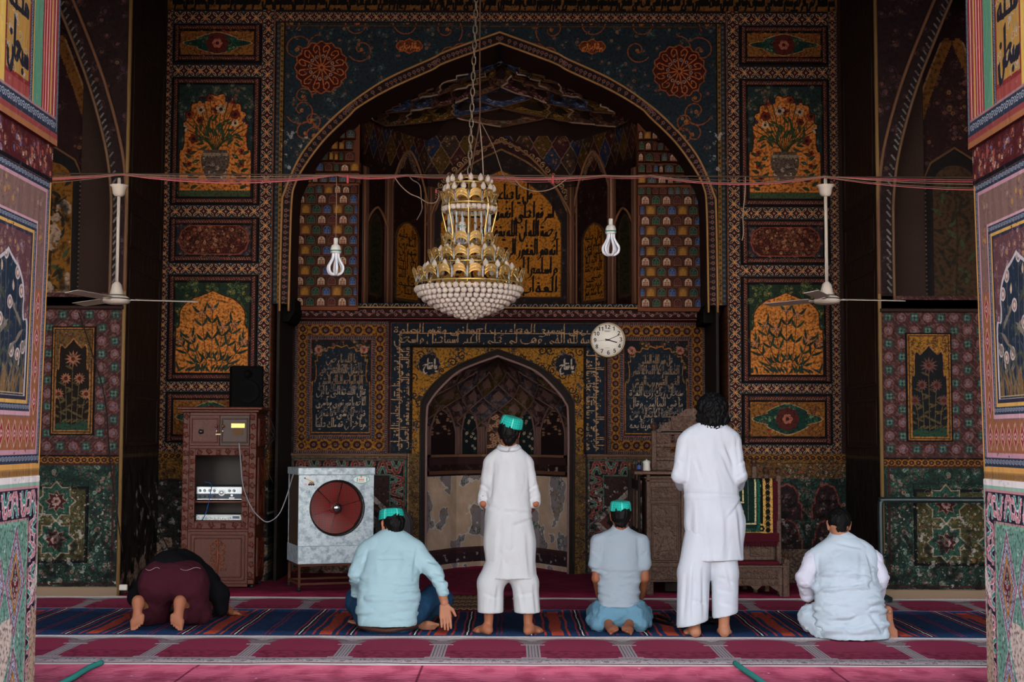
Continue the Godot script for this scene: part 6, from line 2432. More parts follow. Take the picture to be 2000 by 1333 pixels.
	for y in [914.0, 948.0, 993.0]:
		put(fr, "knob", lathe([V2(.005, 0), V2(.008, .008), V2(0, .014)], 10), mat(hx("b0a48c"), .3, null, .6), V3(X.call(376.0), Y.call(y), .016) - fr.position, V3(PI / 2, 0, 0))
	for y in [981.0, 1020.5, 889.0]:
		put(t, "shelf", box(R - L - .05, .02, dep - .04, .003), w1, V3(0, Y.call(y), -dep * .5 - .01))
	# lower door with carved bouquet
	var ld := board(t, "door", V3((X.call(370.0) + X.call(487.0)) * .5, (Y.call(1039.0) + Y.call(1141.0)) * .5, .0), X.call(487.0) - X.call(370.0), Y.call(1039.0) - Y.call(1141.0), .022, w1)
	var lw: float = (X.call(487.0) - X.call(370.0)) * .5
	var lh: float = (Y.call(1039.0) - Y.call(1141.0)) * .5
	for o in [.03, .06]:
		for q in [[0, lh - o, (lw - o) * 2, .012], [0, -lh + o, (lw - o) * 2, .012], [-lw + o, 0, .012, (lh - o) * 2], [lw - o, 0, .012, (lh - o) * 2]]:
			put(ld, "moulding", box(q[2], q[3], .014, .004), w1, V3(q[0], q[1], .012))
	var cst := SurfaceTool.new()
	cst.begin(Mesh.PRIMITIVE_TRIANGLES)
	cst.set_smooth_group(0)
	for s in [-1.0, 1.0]:
		for q in 5:
			var pts := []
			for k in 14:
				var a := k / 13.0 * 5.0
				var r := .035 * (1.0 - k / 16.0)
				pts.append(V3(s * (.045 + cos(a + q) * r), -.11 + q * .055 + sin(a + q) * r, .016 + .004 * sin(k)))
			tube_into(cst, pts, .006, 5)
	tube_into(cst, [V3(0, -.15, .016), V3(.004, 0, .018), V3(0, .16, .016)], .009, 6)
	for k in 7:
		tube_into(cst, [V3(0, .1, .018), V3(sin(k - 3.0) * .03, .14, .02), V3((k - 3) * .014, .17 - absf(k - 3) * .012, .016)], .006, 5)
	cst.generate_normals()
	put(ld, "carved_bouquet", cst.commit(), mat(hx("6a3620"), .45))
	# ---- amplifiers on the shelves
	var ay: float = Y.call(980.0) + .012
	var ah: float = Y.call(950.0) - ay
	var a1 := thing("amplifier", "silver and dark blue amplifier with one large dial on the upper cabinet shelf", "amplifier", t.position + V3((ox0 + ox1) * .5, ay, -.05))
	var aw := ox1 - ox0 - .006
	var sil := mat(hx("a9b2b8"), .35, null, .5)
	put(a1, "case", box(aw, ah, .3, .004), mat(hx("16202a"), .5), V3(0, ah * .5, -.155))
	put(a1, "upper_faceplate", box(aw, ah * .5, .008, .002), sil, V3(0, ah * .68, -.002))
	put(a1, "lower_faceplate", box(aw, ah * .4, .006, .002), mat(hx("1c2c3c"), .4), V3(0, ah * .22, -.002))
	put(a1, "trim_strip", box(aw, .008, .01, .002), mat(hx("c8ccce"), .25, null, .8), V3(0, .005, 0))
	var knob := lathe([V2(.013, 0), V2(.013, .004), V2(.01, .006), V2(.009, .016), V2(0, .018)], 14)
	for i in 6:
		put(a1, "knob", knob, sil, V3(aw * [-.42, -.32, -.21, -.11, .22, .32][i], ah * .66, .002), V3(PI / 2, 0, 0))
	for i in 4:
		put(a1, "jack", lathe([V2(.011, 0), V2(.011, .005), V2(.005, .006), V2(0, .003)], 12), mat(hx("0c0d10"), .4), V3(aw * (-.42 + i * .105), ah * .24, .001), V3(PI / 2, 0, 0))
	put(a1, "dial_ring", lathe([V2(.029, 0), V2(.031, .004), V2(.027, .007), V2(.022, .004), V2(0, .004)], 20), mat(hx("dfe2e4"), .3), V3(aw * .05, ah * .52, .002), V3(PI / 2, 0, 0))
	put(a1, "dial", lathe([V2(.02, .0), V2(.019, .02), V2(.015, .024), V2(0, .024)], 20), sil, V3(aw * .05, ah * .52, .004), V3(PI / 2, 0, 0))
	put(a1, "maker_mark", box(.02, .018, .002, .0), mat(hx("d8dde0"), .5), V3(aw * .27, ah * .32, .002))
	put(a1, "maker_mark", box(.05, .01, .002, .0), mat(hx("d8dde0"), .5), V3(aw * .27, ah * .14, .002))
	var by: float = Y.call(1019.5) + .01
	var bh: float = Y.call(1006.5) - by
	var a2 := thing("amplifier", "flat pale grey mixer amplifier with a row of white knobs on the lower cabinet shelf", "amplifier", t.position + V3((ox0 + ox1) * .5, by, -.05))
	put(a2, "case", box(aw, bh, .28, .003), mat(hx("3a3c3e"), .5), V3(0, bh * .5, -.145))
	put(a2, "faceplate", box(aw, bh, .006, .002), mat(hx("aeb4b2"), .4), V3(0, bh * .5, -.001))
	for i in 9:
		put(a2, "knob", knob, mat(hx("c8d0d2"), .4), V3(aw * (-.45 + i * .085), bh * .36, .002), V3(PI / 2, 0, 0))
	put(a2, "display", box(.062, .022, .003, .001), mat(hx("2a3a5c"), .2), V3(aw * .37, bh * .52, .002))
	for x in [-.48, .475]:
		put(a2, "screw", lathe([V2(.004, 0), V2(.003, .002), V2(0, .002)], 8), mat(hx("101010"), .4), V3(aw * x, bh * .8, .002), V3(PI / 2, 0, 0))
	var q0 := t.position
	var cb := []
	for p in [[400, 942, -.1], [410, 944, -.06], [413, 952, .01], [409, 975, .02], [403, 1000, .0], [395, 1017, .005]]:
		cb.append(W(p[0], p[1], d - p[2]))
	tag(put(self, "cable", tube(smooth3(cb, 5), .004, 5), mat(hx("174e86"), .5)), "blue cable hanging in front of the two amplifiers", "cable")
	# ---- loudspeaker
	var sd := 12.98
	var sw := .29
	var sh: float = PY(716, sd) - (top + .05)
	var sp := thing("loudspeaker", "black boxy loudspeaker standing on the carved cabinet", "loudspeaker", V3(PX(473, sd, 760), top + .0505, -sd - .2), .28)
	var blk := mat(hx("050505"), .75)
	put(sp, "case", box(sw, sh, .26, .006), blk, V3(0, sh * .5, 0))
	put(sp, "grille", box(sw - .02, sh - .02, .012, .004), cloth(hx("070708")), V3(0, sh * .5, .133))
	put(sp, "woofer_ring", lathe([V2(.11, 0), V2(.112, .006), V2(.1, .004), V2(.04, -.004), V2(0, .0)], 24), blk, V3(0, sh * .38, .139), V3(PI / 2, 0, 0))
	put(sp, "tweeter_ring", lathe([V2(.04, 0), V2(.041, .004), V2(0, .002)], 20), blk, V3(0, sh * .8, .139), V3(PI / 2, 0, 0))
	# loose black cables behind the cabinet, grey lead to the cooler
	for i in 5:
		var l := []
		for k in 9:
			l.append(W(505 + 14 * sin(k * .9 + i * 1.3) + k * 2.0 * (i - 1) * .5 + 8, 770 + k * (9 + i * 3) + 10 * cos(i + k), 13.42 - i * .02))
		tag(put(self, "cable", tube(smooth3(l, 4), .004, 5), mat(hx("0b0b0c"), .5)), "thin black cable looping down behind the carved cabinet", "cable", "black cables behind the cabinet")
	var g := []
	for p in [[467, 866], [470, 900], [475, 950], [490, 990], [508, 1012], [524, 1020], [545, 1005], [560, 970], [572, 930], [580, 915], [600, 913]]:
		g.append(W(p[0], p[1], 12.86 + .0 * p[0]))
	tag(put(self, "power_lead", tube(smooth3(g, 5), .0055, 6), mat(hx("77777c"), .5)), "grey power lead sagging from the cabinet to the air cooler", "cable")
func build_cooler() -> void:
	var d := 12.75
	var t := thing("air_cooler", "galvanised metal air cooler with a red fan on a wheeled stand", "air cooler", V3(PX(657, d, 1000), 0, -d), .34)
	var P := Pt.new(0, 0, 1, 1, 256, hx("a8b5bb"))
	P.soil(stain_tile(hx("6a7c88"), .03, .35, .8, .7, 41)); P.soil(stain_tile(hx("c2ccd0"), .05, .5, .9, .6, 42)); P.soil(stain_tile(hx("57646e"), .12, .62, .95, .5, 43))
	var zn := mat(Color.WHITE, .42, P.tex(), .25)
	zn.uv1_triplanar = true
	zn.uv1_scale = Vector3.ONE * 1.5
	var sc := d / FOC
	var Y := func(py: float) -> float: return PY(py, d, 651)
	var w := .685
	var y0: float = Y.call(1101.0)
	var y1: float = Y.call(914.0)
	var dep := .5
	var hw := w * .5
	var cy: float = Y.call(993.0)
	var r := .25
	# front sheet with a round opening
	var st := st_new()
	var n := 48
	var cxf := .008
	for i in n:
		var a0 := TAU * i / n
		var a1 := TAU * (i + 1) / n
		var edge := func(a: float) -> Vector3:
			var c := cos(a)
			var s := sin(a)
			var k := minf((hw - signf(c) * cxf) / maxf(absf(c), 1e-5), (y1 - .065 - cy if s > 0 else cy - y0 - .16) / maxf(absf(s), 1e-5))
			return V3(cxf + c * k, cy + s * k, 0)
		var p0 := V3(cxf + cos(a0) * r, cy + sin(a0) * r, 0)
		var p1 := V3(cxf + cos(a1) * r, cy + sin(a1) * r, 0)
		quad(st, p0, edge.call(a0), edge.call(a1), p1)
		quad(st, p0, p1, p1 + V3(0, 0, -.06), p0 + V3(0, 0, -.06))
	for sx in [-1.0, 1.0]:        # corners left by the round fan of triangles
		for sy in [0, 1]:
			var yy: float = y1 - .065 if sy else y0 + .16
			var kx: float = hw - sx * cxf
			var ky: float = absf(yy - cy)
			var a := atan2(ky, kx)
			var i0 := int(a / TAU * n)
			var b0 := TAU * i0 / n
			var b1 := TAU * (i0 + 1) / n
			var e0 := V3(sx * hw, cy + (1 if sy else -1) * tan(b0) * kx, 0)
			var e1 := V3(cxf + sx * ky / tan(b1), yy, 0)
			tri(st, e0, V3(sx * hw, yy, 0), e1)
	put(t, "front_sheet", fin(st), zn)
	put(t, "lid", box(w + .02, .065, dep + .02, .004), zn, V3(0, y1 - .0325, -dep * .5 + .004))
	put(t, "water_tank", box(w + .012, .16, dep + .03, .005), zn, V3(0, y0 + .08, -dep * .5 + .012))
	var pad := mat(hx("3c3128"), .95)
	with_normal(pad, fabric_n(), 9.0, 1.0)
	for sx in [-1.0, 1.0]:
		var side := put(t, "pad_side", box(.02, y1 - y0 - .22, dep - .05, .003), pad, V3(sx * (hw - .012), (y0 + y1) * .5 + .045, -dep * .5))
		for zz in [-dep * .5 + .012, dep * .5 - .012]:
			put(side, "edge_strip", box(.026, y1 - y0 - .22, .022, .002), zn, V3(0, 0, zz))
	put(t, "back_sheet", box(w, y1 - y0, .012, .002), mat(hx("4a4644"), .8), V3(0, (y0 + y1) * .5, -dep))
	# fan: red blades, hub and wire guard
	var red := mat(hx("7c2320"), .4)
	var fan := put(t, "fan_hub", lathe([V2(.06, -.05), V2(.06, .0), V2(.05, .015), V2(0, .02)], 24), red, V3(cxf, cy, -.06), V3(PI / 2, 0, 0))
	for i in 6:
		var bst := SurfaceTool.new()
		bst.begin(Mesh.PRIMITIVE_TRIANGLES)
		bst.set_smooth_group(0)
		var a := TAU * i / 6 + .25
		for k in 5:
			for j in 6:
				var q := []
				for e in [[k, j], [k + 1, j], [k + 1, j + 1], [k, j + 1]]:
					var rr := lerpf(.05, .232, e[0] / 5.0)
					var aa: float = a + (e[1] / 6.0 - .5) * 1.04
					q.append(V3(cos(aa) * rr, (e[1] / 6.0 - .5) * -.035, sin(aa) * rr))
				quad(bst, q[0], q[1], q[2], q[3])
		bst.generate_normals()
		put(fan, "blade", bst.commit(), red)
	put(t, "shroud", tube_ring(.246, .01, -.07), mat(hx("15110f"), .6), V3(cxf, cy, 0))
	put(t, "duct_plate", lathe([V2(.25, 0), V2(.25, .01), V2(0, .01)], 32), mat(hx("5c1c1a"), .6), V3(cxf, cy, -.14), V3(PI / 2, 0, 0))
	var wire := mat(hx("1b1412"), .5)
	var gst := st_new()
	for k in range(-17, 18):
		var x := k * .0142
		var hgt := sqrt(maxf(.0, .249 * .249 - x * x))
		box_into(gst, V3(x, 0, -.012), V3(.0017, hgt * 2, .0017), .0)
		box_into(gst, V3(0, x, -.0105), V3(hgt * 2, .0017, .0017), .0)
	var gd := put(t, "wire_guard", fin(gst), wire, V3(cxf, cy, 0))
	put(gd, "guard_cap", lathe([V2(.041, -.006), V2(.041, .003), V2(.034, .014), V2(.018, .021), V2(0, .023)], 24), mat(hx("9a9698"), .18, null, .95), V3(0, 0, 0), V3(PI / 2, 0, 0))
	put(t, "opening_rim", tube_ring(r, .005, .0), mat(hx("23201f"), .5), V3(cxf, cy, 0))
	put(t, "clip", box(.012, .016, .01, .003), mat(hx("d8d8d8"), .4), V3(.012, cy + r + .01, .004))
	# stickers and pencilled numbers
	var L := Pt.new(0, 0, .16, .075, 900, hx("8fa0a8"))
	var el := []
	for i in 33:
		el.append(V2(.08 + cos(TAU * i / 32) * .078, .0375 + sin(TAU * i / 32) * .036))
	L.poly(el, hx("c9d2cc")); L.stroke(el, .005, hx("2f8a80"))
	for s in [.036, .124]:
		L.rect(s - .011, .018, s + .011, .054, hx("cfe0dc")); L.rect(s + .004, .018, s + .011, .054, hx("2f7f62"))
	L.disc(.08, .062, .007, hx("e2452a")); L.rect(.056, .014, .105, .022, hx("d0b090"))
	var stk := put(t, "maker_sticker", disc_mesh(.078, .036), painted_plain(L), V3(.225, y1 - .108, .002))
	var tm := TextMesh.new()
	tm.text = "asia"
	tm.font = font(700)
	tm.font_size = 16
	tm.pixel_size = .0016
	tm.depth = .0006
	put(stk, "lettering", tm, mat(hx("c8342a"), .5), V3(0, .0, .0012))
	var C := Pt.new(0, 0, .12, .1, 900, hx("b9c3c6"))
	C.stroke([V2(.02, .085), V2(.09, .05)], .007, hx("b98a3c")); C.rect(.01, .08, .026, .092, hx("34344a"))
	C.rect(.06, .022, .105, .05, hx("8a6a4a"))
	for x in [.06, .08, .1]:
		C.disc(x, .022, .011, hx("26263a"))
	C.rect(.012, .022, .04, .028, hx("c44a4a")); C.rect(.012, .01, .05, .013, hx("6a7076"))
	board(t, "crane_sticker", V3(-.25, y1 - .125, .001), .12, .095, .002, painted_plain(C))
	for q in [["14", y1 - .215], ["19", y1 - .315]]:
		var nm := TextMesh.new()
		nm.text = q[0]
		nm.font = font(400)
		nm.font_size = 16
		nm.pixel_size = .002
		nm.depth = .0005
		put(t, "pencilled_number", nm, mat(hx("5a6268"), .7), V3(-.262, q[1], .001))
	# stand
	var rust := mat(hx("4a2c22"), .7)
	var std := put(t, "stand", box(w, .022, .022, .003), rust, V3(0, y0 - .012, 0))
	for sx in [-1.0, 1.0]:
		for zz in [-.01, -dep + .01]:
			put(std, "leg", box(.022, y0 - .05, .022, .003), rust, V3(sx * (hw - .015), (y0 - .05) * .5 + .04, zz) - std.position)
			put(std, "caster", lathe([V2(0, -.012), V2(.022, -.012), V2(.026, 0), V2(.022, .012), V2(0, .012)], 14), mat(hx("131314"), .5), V3(sx * (hw - .015), .027, zz) - std.position, V3(0, 0, PI / 2))
		put(std, "side_rail", box(.02, .02, dep, .003), rust, V3(sx * (hw - .015), .075, -dep * .5) - std.position)
		put(std, "side_rail", box(.02, .02, dep, .003), rust, V3(sx * (hw - .015), y0 - .012, -dep * .5) - std.position)
	for zz in [-.01, -dep + .01]:
		put(std, "cross_rail", box(w - .03, .02, .02, .003), rust, V3(0, .075, zz) - std.position)
func tube_ring(r: float, t: float, z: float) -> ArrayMesh:
	var p := []
	for i in 48:
		p.append(V3(cos(TAU * i / 48) * r, sin(TAU * i / 48) * r, z))
	return tube(p, t, 6, true)
func disc_mesh(rx: float, ry: float) -> ArrayMesh:
	var st := st_new()
	for i in 32:
		var a := TAU * i / 32
		var b := TAU * (i + 1) / 32
		for v in [Vector3.ZERO, V3(cos(b) * rx, sin(b) * ry, 0), V3(cos(a) * rx, sin(a) * ry, 0)]:
			st.set_uv(V2(.5 + v.x / rx * .49, .5 - v.y / ry * .49))
			st.add_vertex(v + V3(0, 0, .001))
	return fin(st)
func painted_plain(P: Pt) -> StandardMaterial3D:
	var m := mat(Color.WHITE, .5, P.tex())
	m.texture_repeat = false
	return m
func font(weight: int) -> SystemFont:
	var f := SystemFont.new()
	f.font_names = PackedStringArray(["Droid Sans"])
	f.font_weight = weight
	return f
func finial(parent: Node, at: Vector3, m: Material, r := .032) -> void:
	put(parent, "finial", lathe([V2(r * .6, 0), V2(r * .5, r * .4), V2(r, r * 1.1), V2(r, r * 1.6), V2(r * .6, r * 2.3), V2(0, r * 2.5)], 14), m, at)
func build_minbar() -> void:
	# carved pulpit: tall block with shelf, throne back, and stepped side with rails
	var d := 12.45
	var t := thing("pulpit", "carved dark wooden pulpit with steps and tall chair back right of the niche", "pulpit", V3(PX(1390, d, 1000), 0, -d))
	var wd := wood(hx("564238"), hx("6c564a"), 15, .6)
	var dk := wood(hx("1c1412"), hx("2a1e1a"), 16, .6)
	var c1 := hx("47342b")
	var sc := d / FOC
	var Y := func(py: float) -> float: return PY(py, d, 1390)
	var X := func(px: float) -> float: return (px - 1390.0) * sc
	# ---- left block
	var xa: float = X.call(1265.0)
	var xb: float = X.call(1336.0)
	var top: float = Y.call(922.0)
	var y0: float = Y.call(1138.0)
	var blk := put(t, "side_block", box(xb - xa, top - y0 - .04, .5, .006), wd, V3((xa + xb) * .5, (top + y0) * .5 - .02, -.26))
	var bp := blk.position
	var pw := .235
	for q in [[953.0, 974.0, 81, 2], [985.0, 1096.0, 82, 1], [1108.0, 1134.0, 83, 2]]:
		var h: float = Y.call(q[0]) - Y.call(q[1])
		var pn := carved(blk, "carved_panel", V3(X.call(1299.0), (Y.call(q[0]) + Y.call(q[1])) * .5, .0) - bp, pw, h, .026, wd, q[2], q[3])
		for e in [[0, h * .5 + .008, pw + .03, .014], [0, -h * .5 - .008, pw + .03, .014], [-pw * .5 - .008, 0, .014, h], [pw * .5 + .008, 0, .014, h]]:
			put(pn, "bead", box(e[2], e[3], .02, .005), wd, V3(e[0], e[1], .004))
	for x in [1267.0, 1334.0]:
		put(blk, "carved_stile", box(.035, top - .03, .03, .006), wd, V3(X.call(x), top * .5, .0) - bp)
	for zz in [-.05, -.47]:
		put(blk, "leg", box(.05, y0 + .02, .05, .006), wd, V3(xa + .03, y0 * .5, zz) - bp)
	for y in [[940.0, .022, .03], [934.0, .014, .05]]:
		put(blk, "cornice", box(xb - xa + y[2], y[1], .53, .005), wd, V3((xa + xb) * .5, Y.call(y[0]), -.25) - bp)
	put(t, "shelf", box(xb - xa + .16, .03, .56, .01), wood(hx("5a4032"), hx("6a4c3c"), 17), V3((xa + xb) * .5 - .04, top - .012, -.24))
	# dark framed flank seen on the left
	var fl := put(t, "flank", box(.02, top - .1, .62, .003), dk, V3(xa - .06, top * .5 + .02, -.42))
	for q in [[.3, .34], [.75, .34], [1.08, .14]]:
		for zz in [-.15, .15]:
			put(fl, "flank_panel", box(.02, q[1], .22, .006), wd, V3(-.012, q[0] - top * .5 - .02, zz))
	for p in [[1245.0, .0]]:
		var post := put(t, "post", box(.04, top, .04, .005), dk, V3(X.call(p[0]), top * .5, -.72))
		finial(post, V3(0, top * .5, 0), mat(hx("4a3420"), .4), .03)
	# ---- chair back behind
	var ty: float = Y.call(842.0)
	var cx0: float = X.call(1292.0)
	var cx1: float = X.call(1448.0)
	var tb := put(t, "chair_back", box(cx1 - cx0, Y.call(900.0) - top + .25, .03, .004), wd, V3((cx0 + cx1) * .5, (Y.call(900.0) + top) * .5 - .06, -.66))
	var tp := tb.position
	for x in [cx0, cx1]:
		put(tb, "post", box(.045, ty - .5, .05, .006), wd, V3(x, (ty + .5) * .5, -.62) - tp)
		finial(tb, V3(x, ty, -.62) - tp, mat(hx("3a2418"), .4), .032)
	for q in [[847.0, .02], [871.0, .035], [899.0, .03]]:
		put(tb, "rail", box(cx1 - cx0, q[1], .04, .005), wd, V3((cx0 + cx1) * .5, Y.call(q[0]), -.63) - tp)
	for i in 4:
		var w := (cx1 - cx0) / 4.0
		carved(tb, "carved_panel", V3(cx0 + w * (i + .5), Y.call(858.0), -.632) - tp, w - .03, .085, .026, wd, 85, 2)
		carved(tb, "carved_panel", V3(cx0 + w * (i + .5), Y.call(886.0), -.632) - tp, w - .05, .09, .026, wd, 84, 2)
	# carved crest: a stepped half round
	var cr := st_new()
	var crest := [[.0, 795.0], [.12, 797.0], [.26, 808.0], [.4, 820.0], [.58, 830.0], [.66, 838.0], [.75, 842.0]]
	var hw := (cx1 - cx0) * .5
	var mx := (cx0 + cx1) * .5
	for s in [-1.0, 1.0]:
		for i in crest.size() - 1:
			var q := []
			var u := []
			for e in [[i, 1], [i + 1, 1], [i + 1, 0], [i, 0]]:
				var x: float = mx + s * crest[e[0]][0] / .75 * hw
				var y: float = Y.call(crest[e[0]][1]) if e[1] else ty
				q.append(V3(x, y, -.62))
				u.append(V2((x - cx0) / (cx1 - cx0), 1.0 - (y - ty) / .24))
			quad_uv(cr, q, u)
			var bq := []
			for v: Vector3 in q:
				bq.append(v + V3(0, 0, -.03))
			quad_uv(cr, bq, u)
			quad_uv(cr, [q[0], q[1], bq[1], bq[0]], [u[0], u[1], u[1], u[0]])
	var crest_o := put(t, "crest", fin(cr), wd)
	carved(crest_o, "carved_panel", V3(mx, ty + .075, -.617), hw * 1.1, .13, .022, wd, 86, 2)
	put(t, "seat", box(cx1 - cx0, .05, .5, .006), wd, V3(mx, top - .4, -.42))
	put(t, "riser", box(cx1 - cx0 - .1, top - .45, .03, .004), dk, V3(mx, top * .5 - .2, -.2))
	# ---- right side: lower step with brackets, rails with finials
	var rx0: float = X.call(1400.0)
	var rx1: float = X.call(1534.0)
	var sy: float = Y.call(1107.0)
	var low := put(t, "low_step", box(rx1 - rx0, sy - Y.call(1144.0), .4, .006), wd, V3((rx0 + rx1) * .5, (sy + Y.call(1144.0)) * .5, -.16))
	var lp := low.position
	carved(low, "carved_panel", V3((rx0 + rx1) * .5 - .02, Y.call(1121.0), .044) - lp, rx1 - rx0 - .1, .085, .024, wd, 87, 2)
	carved(low, "carved_panel", V3((rx0 + rx1) * .5 - .02, Y.call(1137.0), .044) - lp, rx1 - rx0 - .1, .04, .022, wd, 88, 0)
	put(low, "top_moulding", box(rx1 - rx0 + .03, .02, .43, .005), wd, V3((rx0 + rx1) * .5, sy + .005, -.15) - lp)
	for x in [rx1 - .02, rx0 + .02]:
		put(low, "leg", box(.045, Y.call(1100.0), .05, .006), wd, V3(x, Y.call(1100.0) * .5, .03) - lp)
	for q in [[rx1 - .04, -1.0], [rx0 + .04, 1.0]]:
		var bst := st_new()
		var yb: float = Y.call(1144.0)
		var f := [V3(q[0], yb, .035), V3(q[0] + q[1] * .11, yb, .035), V3(q[0] + q[1] * .08, yb - .025, .035), V3(q[0] + q[1] * .035, yb - .05, .035), V3(q[0] + q[1] * .025, yb - .09, .035), V3(q[0], yb - .11, .035)]
		for i in range(1, 5):
			tri(bst, f[0], f[i], f[i + 1])
			tri(bst, f[0] - V3(0, 0, .02), f[i] - V3(0, 0, .02), f[i + 1] - V3(0, 0, .02))
		for i in 6:
			quad(bst, f[i], f[(i + 1) % 6], f[(i + 1) % 6] - V3(0, 0, .02), f[i] - V3(0, 0, .02))
		put(low, "bracket", fin(bst), wd, -lp)
	var bst := st_new()
	var px_: float = (rx0 + rx1) * .5 + .03
	tri(bst, V3(px_ - .05, Y.call(1144.0), .035), V3(px_ + .05, Y.call(1144.0), .035), V3(px_, Y.call(1144.0) - .045, .035))
	put(low, "pendant", fin(bst), wd, -lp)
	put(t, "step_cloth", box(rx1 - rx0 - .06, .03, .36, .008), cloth(hx("4c1420")), V3((rx0 + rx1) * .5 - .03, sy + .03, -.17))
	var uy: float = Y.call(1096.0)
	var ux1: float = X.call(1520.0)
	var up := put(t, "upper_step", box(ux1 - rx0, .32, .3, .006), wd, V3((rx0 + ux1) * .5, uy + .14, -.32))
	carved(up, "carved_panel", V3(.14, -.05, .152), .19, .13, .026, wd, 89, 2)
	carved(up, "carved_panel", V3(-.06, -.05, .152), .12, .13, .026, wd, 90, 2)
	var ball := mat(hx("3a2418"), .4)
	for q in [[1472.0, 912.0, -.55], [1484.0, 912.0, -.3], [1511.0, 930.0, -.4], [1525.0, 930.0, -.14]]:
		var ph: float = Y.call(q[1])
		var post := put(t, "rail_post", box(.042, ph, .042, .006), wd, V3(X.call(q[0]), ph * .5, q[2]))
		finial(post, V3(0, ph * .5, 0), ball, .028)
	put(t, "hand_rail", box(ux1 - rx0 + .03, .04, .04, .006), wd, V3((rx0 + ux1) * .5 + .02, Y.call(942.0), -.18))
	var fp := put(t, "foot_post", box(.045, Y.call(1092.0), .045, .006), wd, V3(X.call(1533.0), Y.call(1092.0) * .5, .02))
	finial(fp, V3(0, Y.call(1092.0) * .5, 0), ball, .025)
	# ---- draped prayer rugs over the rail
	drape("draped_rug", "black and gold flowered rug with dark red fringe hung over the pulpit rail", t.position + V3(X.call(1487.0), 0, -.14), .33, Y.call(938.0), Y.call(1044.0), rug_tex(0), hx("3c0f18"), true)
	drape("draped_rug", "dark green and cream striped rug hung over the pulpit rail beside the standing man", t.position + V3(X.call(1448.0), 0, -.115), .36, Y.call(939.0), Y.call(1034.0), rug_tex(1), hx("1c4034"), false)
	# ---- things on the shelf
	var sh := t.position + V3(0, top + .004, 0)
	var jar := thing("jar", "white lidded jar standing on the pulpit shelf", "jar", sh + V3(X.call(1266.0), 0, -.1))
	var wht := mat(hx("b9b6ac"), .35)
	put(jar, "body", lathe([V2(0, 0), V2(.031, 0), V2(.033, .01), V2(.03, .05), V2(.032, .072)], 18), wht)
	put(jar, "lid", lathe([V2(.034, .07), V2(.034, .082), V2(.022, .092), V2(.006, .094), V2(.007, .1), V2(0, .102)], 18), wht)
	var bot := thing("bottle", "small dark bottle with blue label beside the white jar", "bottle", sh + V3(X.call(1252.0), 0, -.14))
	put(bot, "body", lathe([V2(0, 0), V2(.02, 0), V2(.021, .05), V2(.012, .07), V2(.011, .08)], 14), mat(hx("151622"), .2))
	put(bot, "paper_label", lathe([V2(.0205, .012), V2(.0215, .046)], 14), mat(hx("3a4a7a"), .6))
	put(bot, "cap", lathe([V2(.012, .078), V2(.012, .094), V2(0, .095)], 12), mat(hx("5a2a24"), .4))
func rug_tex(k: int) -> StandardMaterial3D:
	var P := Pt.new(0, 0, .36, .5, 420, hx("10100f") if k == 0 else hx("122420"))
	var gold := hx("b08a48")
	if k == 0:
		P.rect(.215, 0, .31, .5, gold)
		for i in 9:
			P.flower(.262, .03 + i * .058, .024, 8, hx("14110f"), hx("14110f"))
			P.disc(.262, .059 + i * .058, .01, hx("14110f")); P.disc(.262, .059 + i * .058, .005, gold)
			P.leaf(.262, .05 + i * .058, .4, .034, .008, hx("14110f"), .9); P.leaf(.262, .05 + i * .058, PI - .4, .034, .008, hx("14110f"), -.9)
		for i in 14:
			P.flower(.14 + .05 * sin(i * 2.2), .06 + i * .032, .012, 4, hx("a8a090"), hx("10100f"), .7)
		P.rect(.0, .0, .215, .09, gold); P.flower(.12, .045, .035, 6, hx("14110f"), gold); P.flower(.2, .045, .03, 6, hx("14110f"), gold)
		P.rect(.31, 0, .36, .5, hx("3c0f18"))
	else:
		for q in [[.31, .04, .017], [.2, .12, .014]]:
			P.rect(q[0], q[1], q[0] + q[2], .5, hx("b4a478")); P.rect(0, q[1], q[0] + q[2], q[1] + .016, hx("b4a478"))
		P.rect(.0, .19, .215, .27, hx("122420")); P.stroke([V2(.21, .27), V2(.13, .27), V2(.13, .2), V2(.05, .2), V2(.05, .16)], .016, hx("b4a478"))
		P.rect(.25, .08, .256, .5, hx("4c5c4c")); P.rect(.335, 0, .36, .5, hx("1c5040"))
		P.flora(.0, .3, .17, .5, 91, 20, .022, hx("3a4a3a"), [hx("b08a48"), hx("8a8468")], hx("2c4c3c"))
	P.soil(S.fine)
	var m := cloth(Color.WHITE, P.tex())
	m.texture_repeat = false
	return m
func drape(called: String, label: String, at: Vector3, w: float, yt: float, yb: float, m: Material, fringe: Color, long: bool) -> void:
	var t := thing(called, label, "rug", at)
	var st := SurfaceTool.new()
	st.begin(Mesh.PRIMITIVE_TRIANGLES)
	st.set_smooth_group(0)
	var path := [[.02, yb], [.03, lerpf(yb, yt, .5)], [.024, yt - .02], [.0, yt + .012], [-.05, yt + .006], [-.08, yt - .1], [-.085, lerpf(yb, yt, .4)]]
	var n := 12
	for i in path.size() - 1:
		for k in n:
			var q := []
			var u := []
			for e in [[i, k], [i + 1, k], [i + 1, k + 1], [i, k + 1]]:
				var x: float = (e[1] / float(n) - .5) * w
				q.append(V3(x, path[e[0]][1], path[e[0]][0] + .006 * sin(x * 30.0 + e[0])))
				u.append(V2(e[1] / float(n), clampf((yt - path[e[0]][1]) / (yt - yb), 0, 1)))
			quad_uv(st, q, u)
	st.generate_normals()
	put(t, "pile", st.commit(), m)
	var fs := st_new()
	if long:
		box_into(fs, V3(.0, yb - .035, .02), V3(w + .02, .08, .012), .004)
	for k in 40:
		var x := (k / 39.0 - .5) * w
		box_into(fs, V3(x, yb - (.09 if long else .014), .022), V3(.006, .05 if long else .03, .005), .0, Basis(Vector3.BACK, sin(k * 2.3) * .2))
	put(t, "fringe", fin(fs), cloth(fringe))
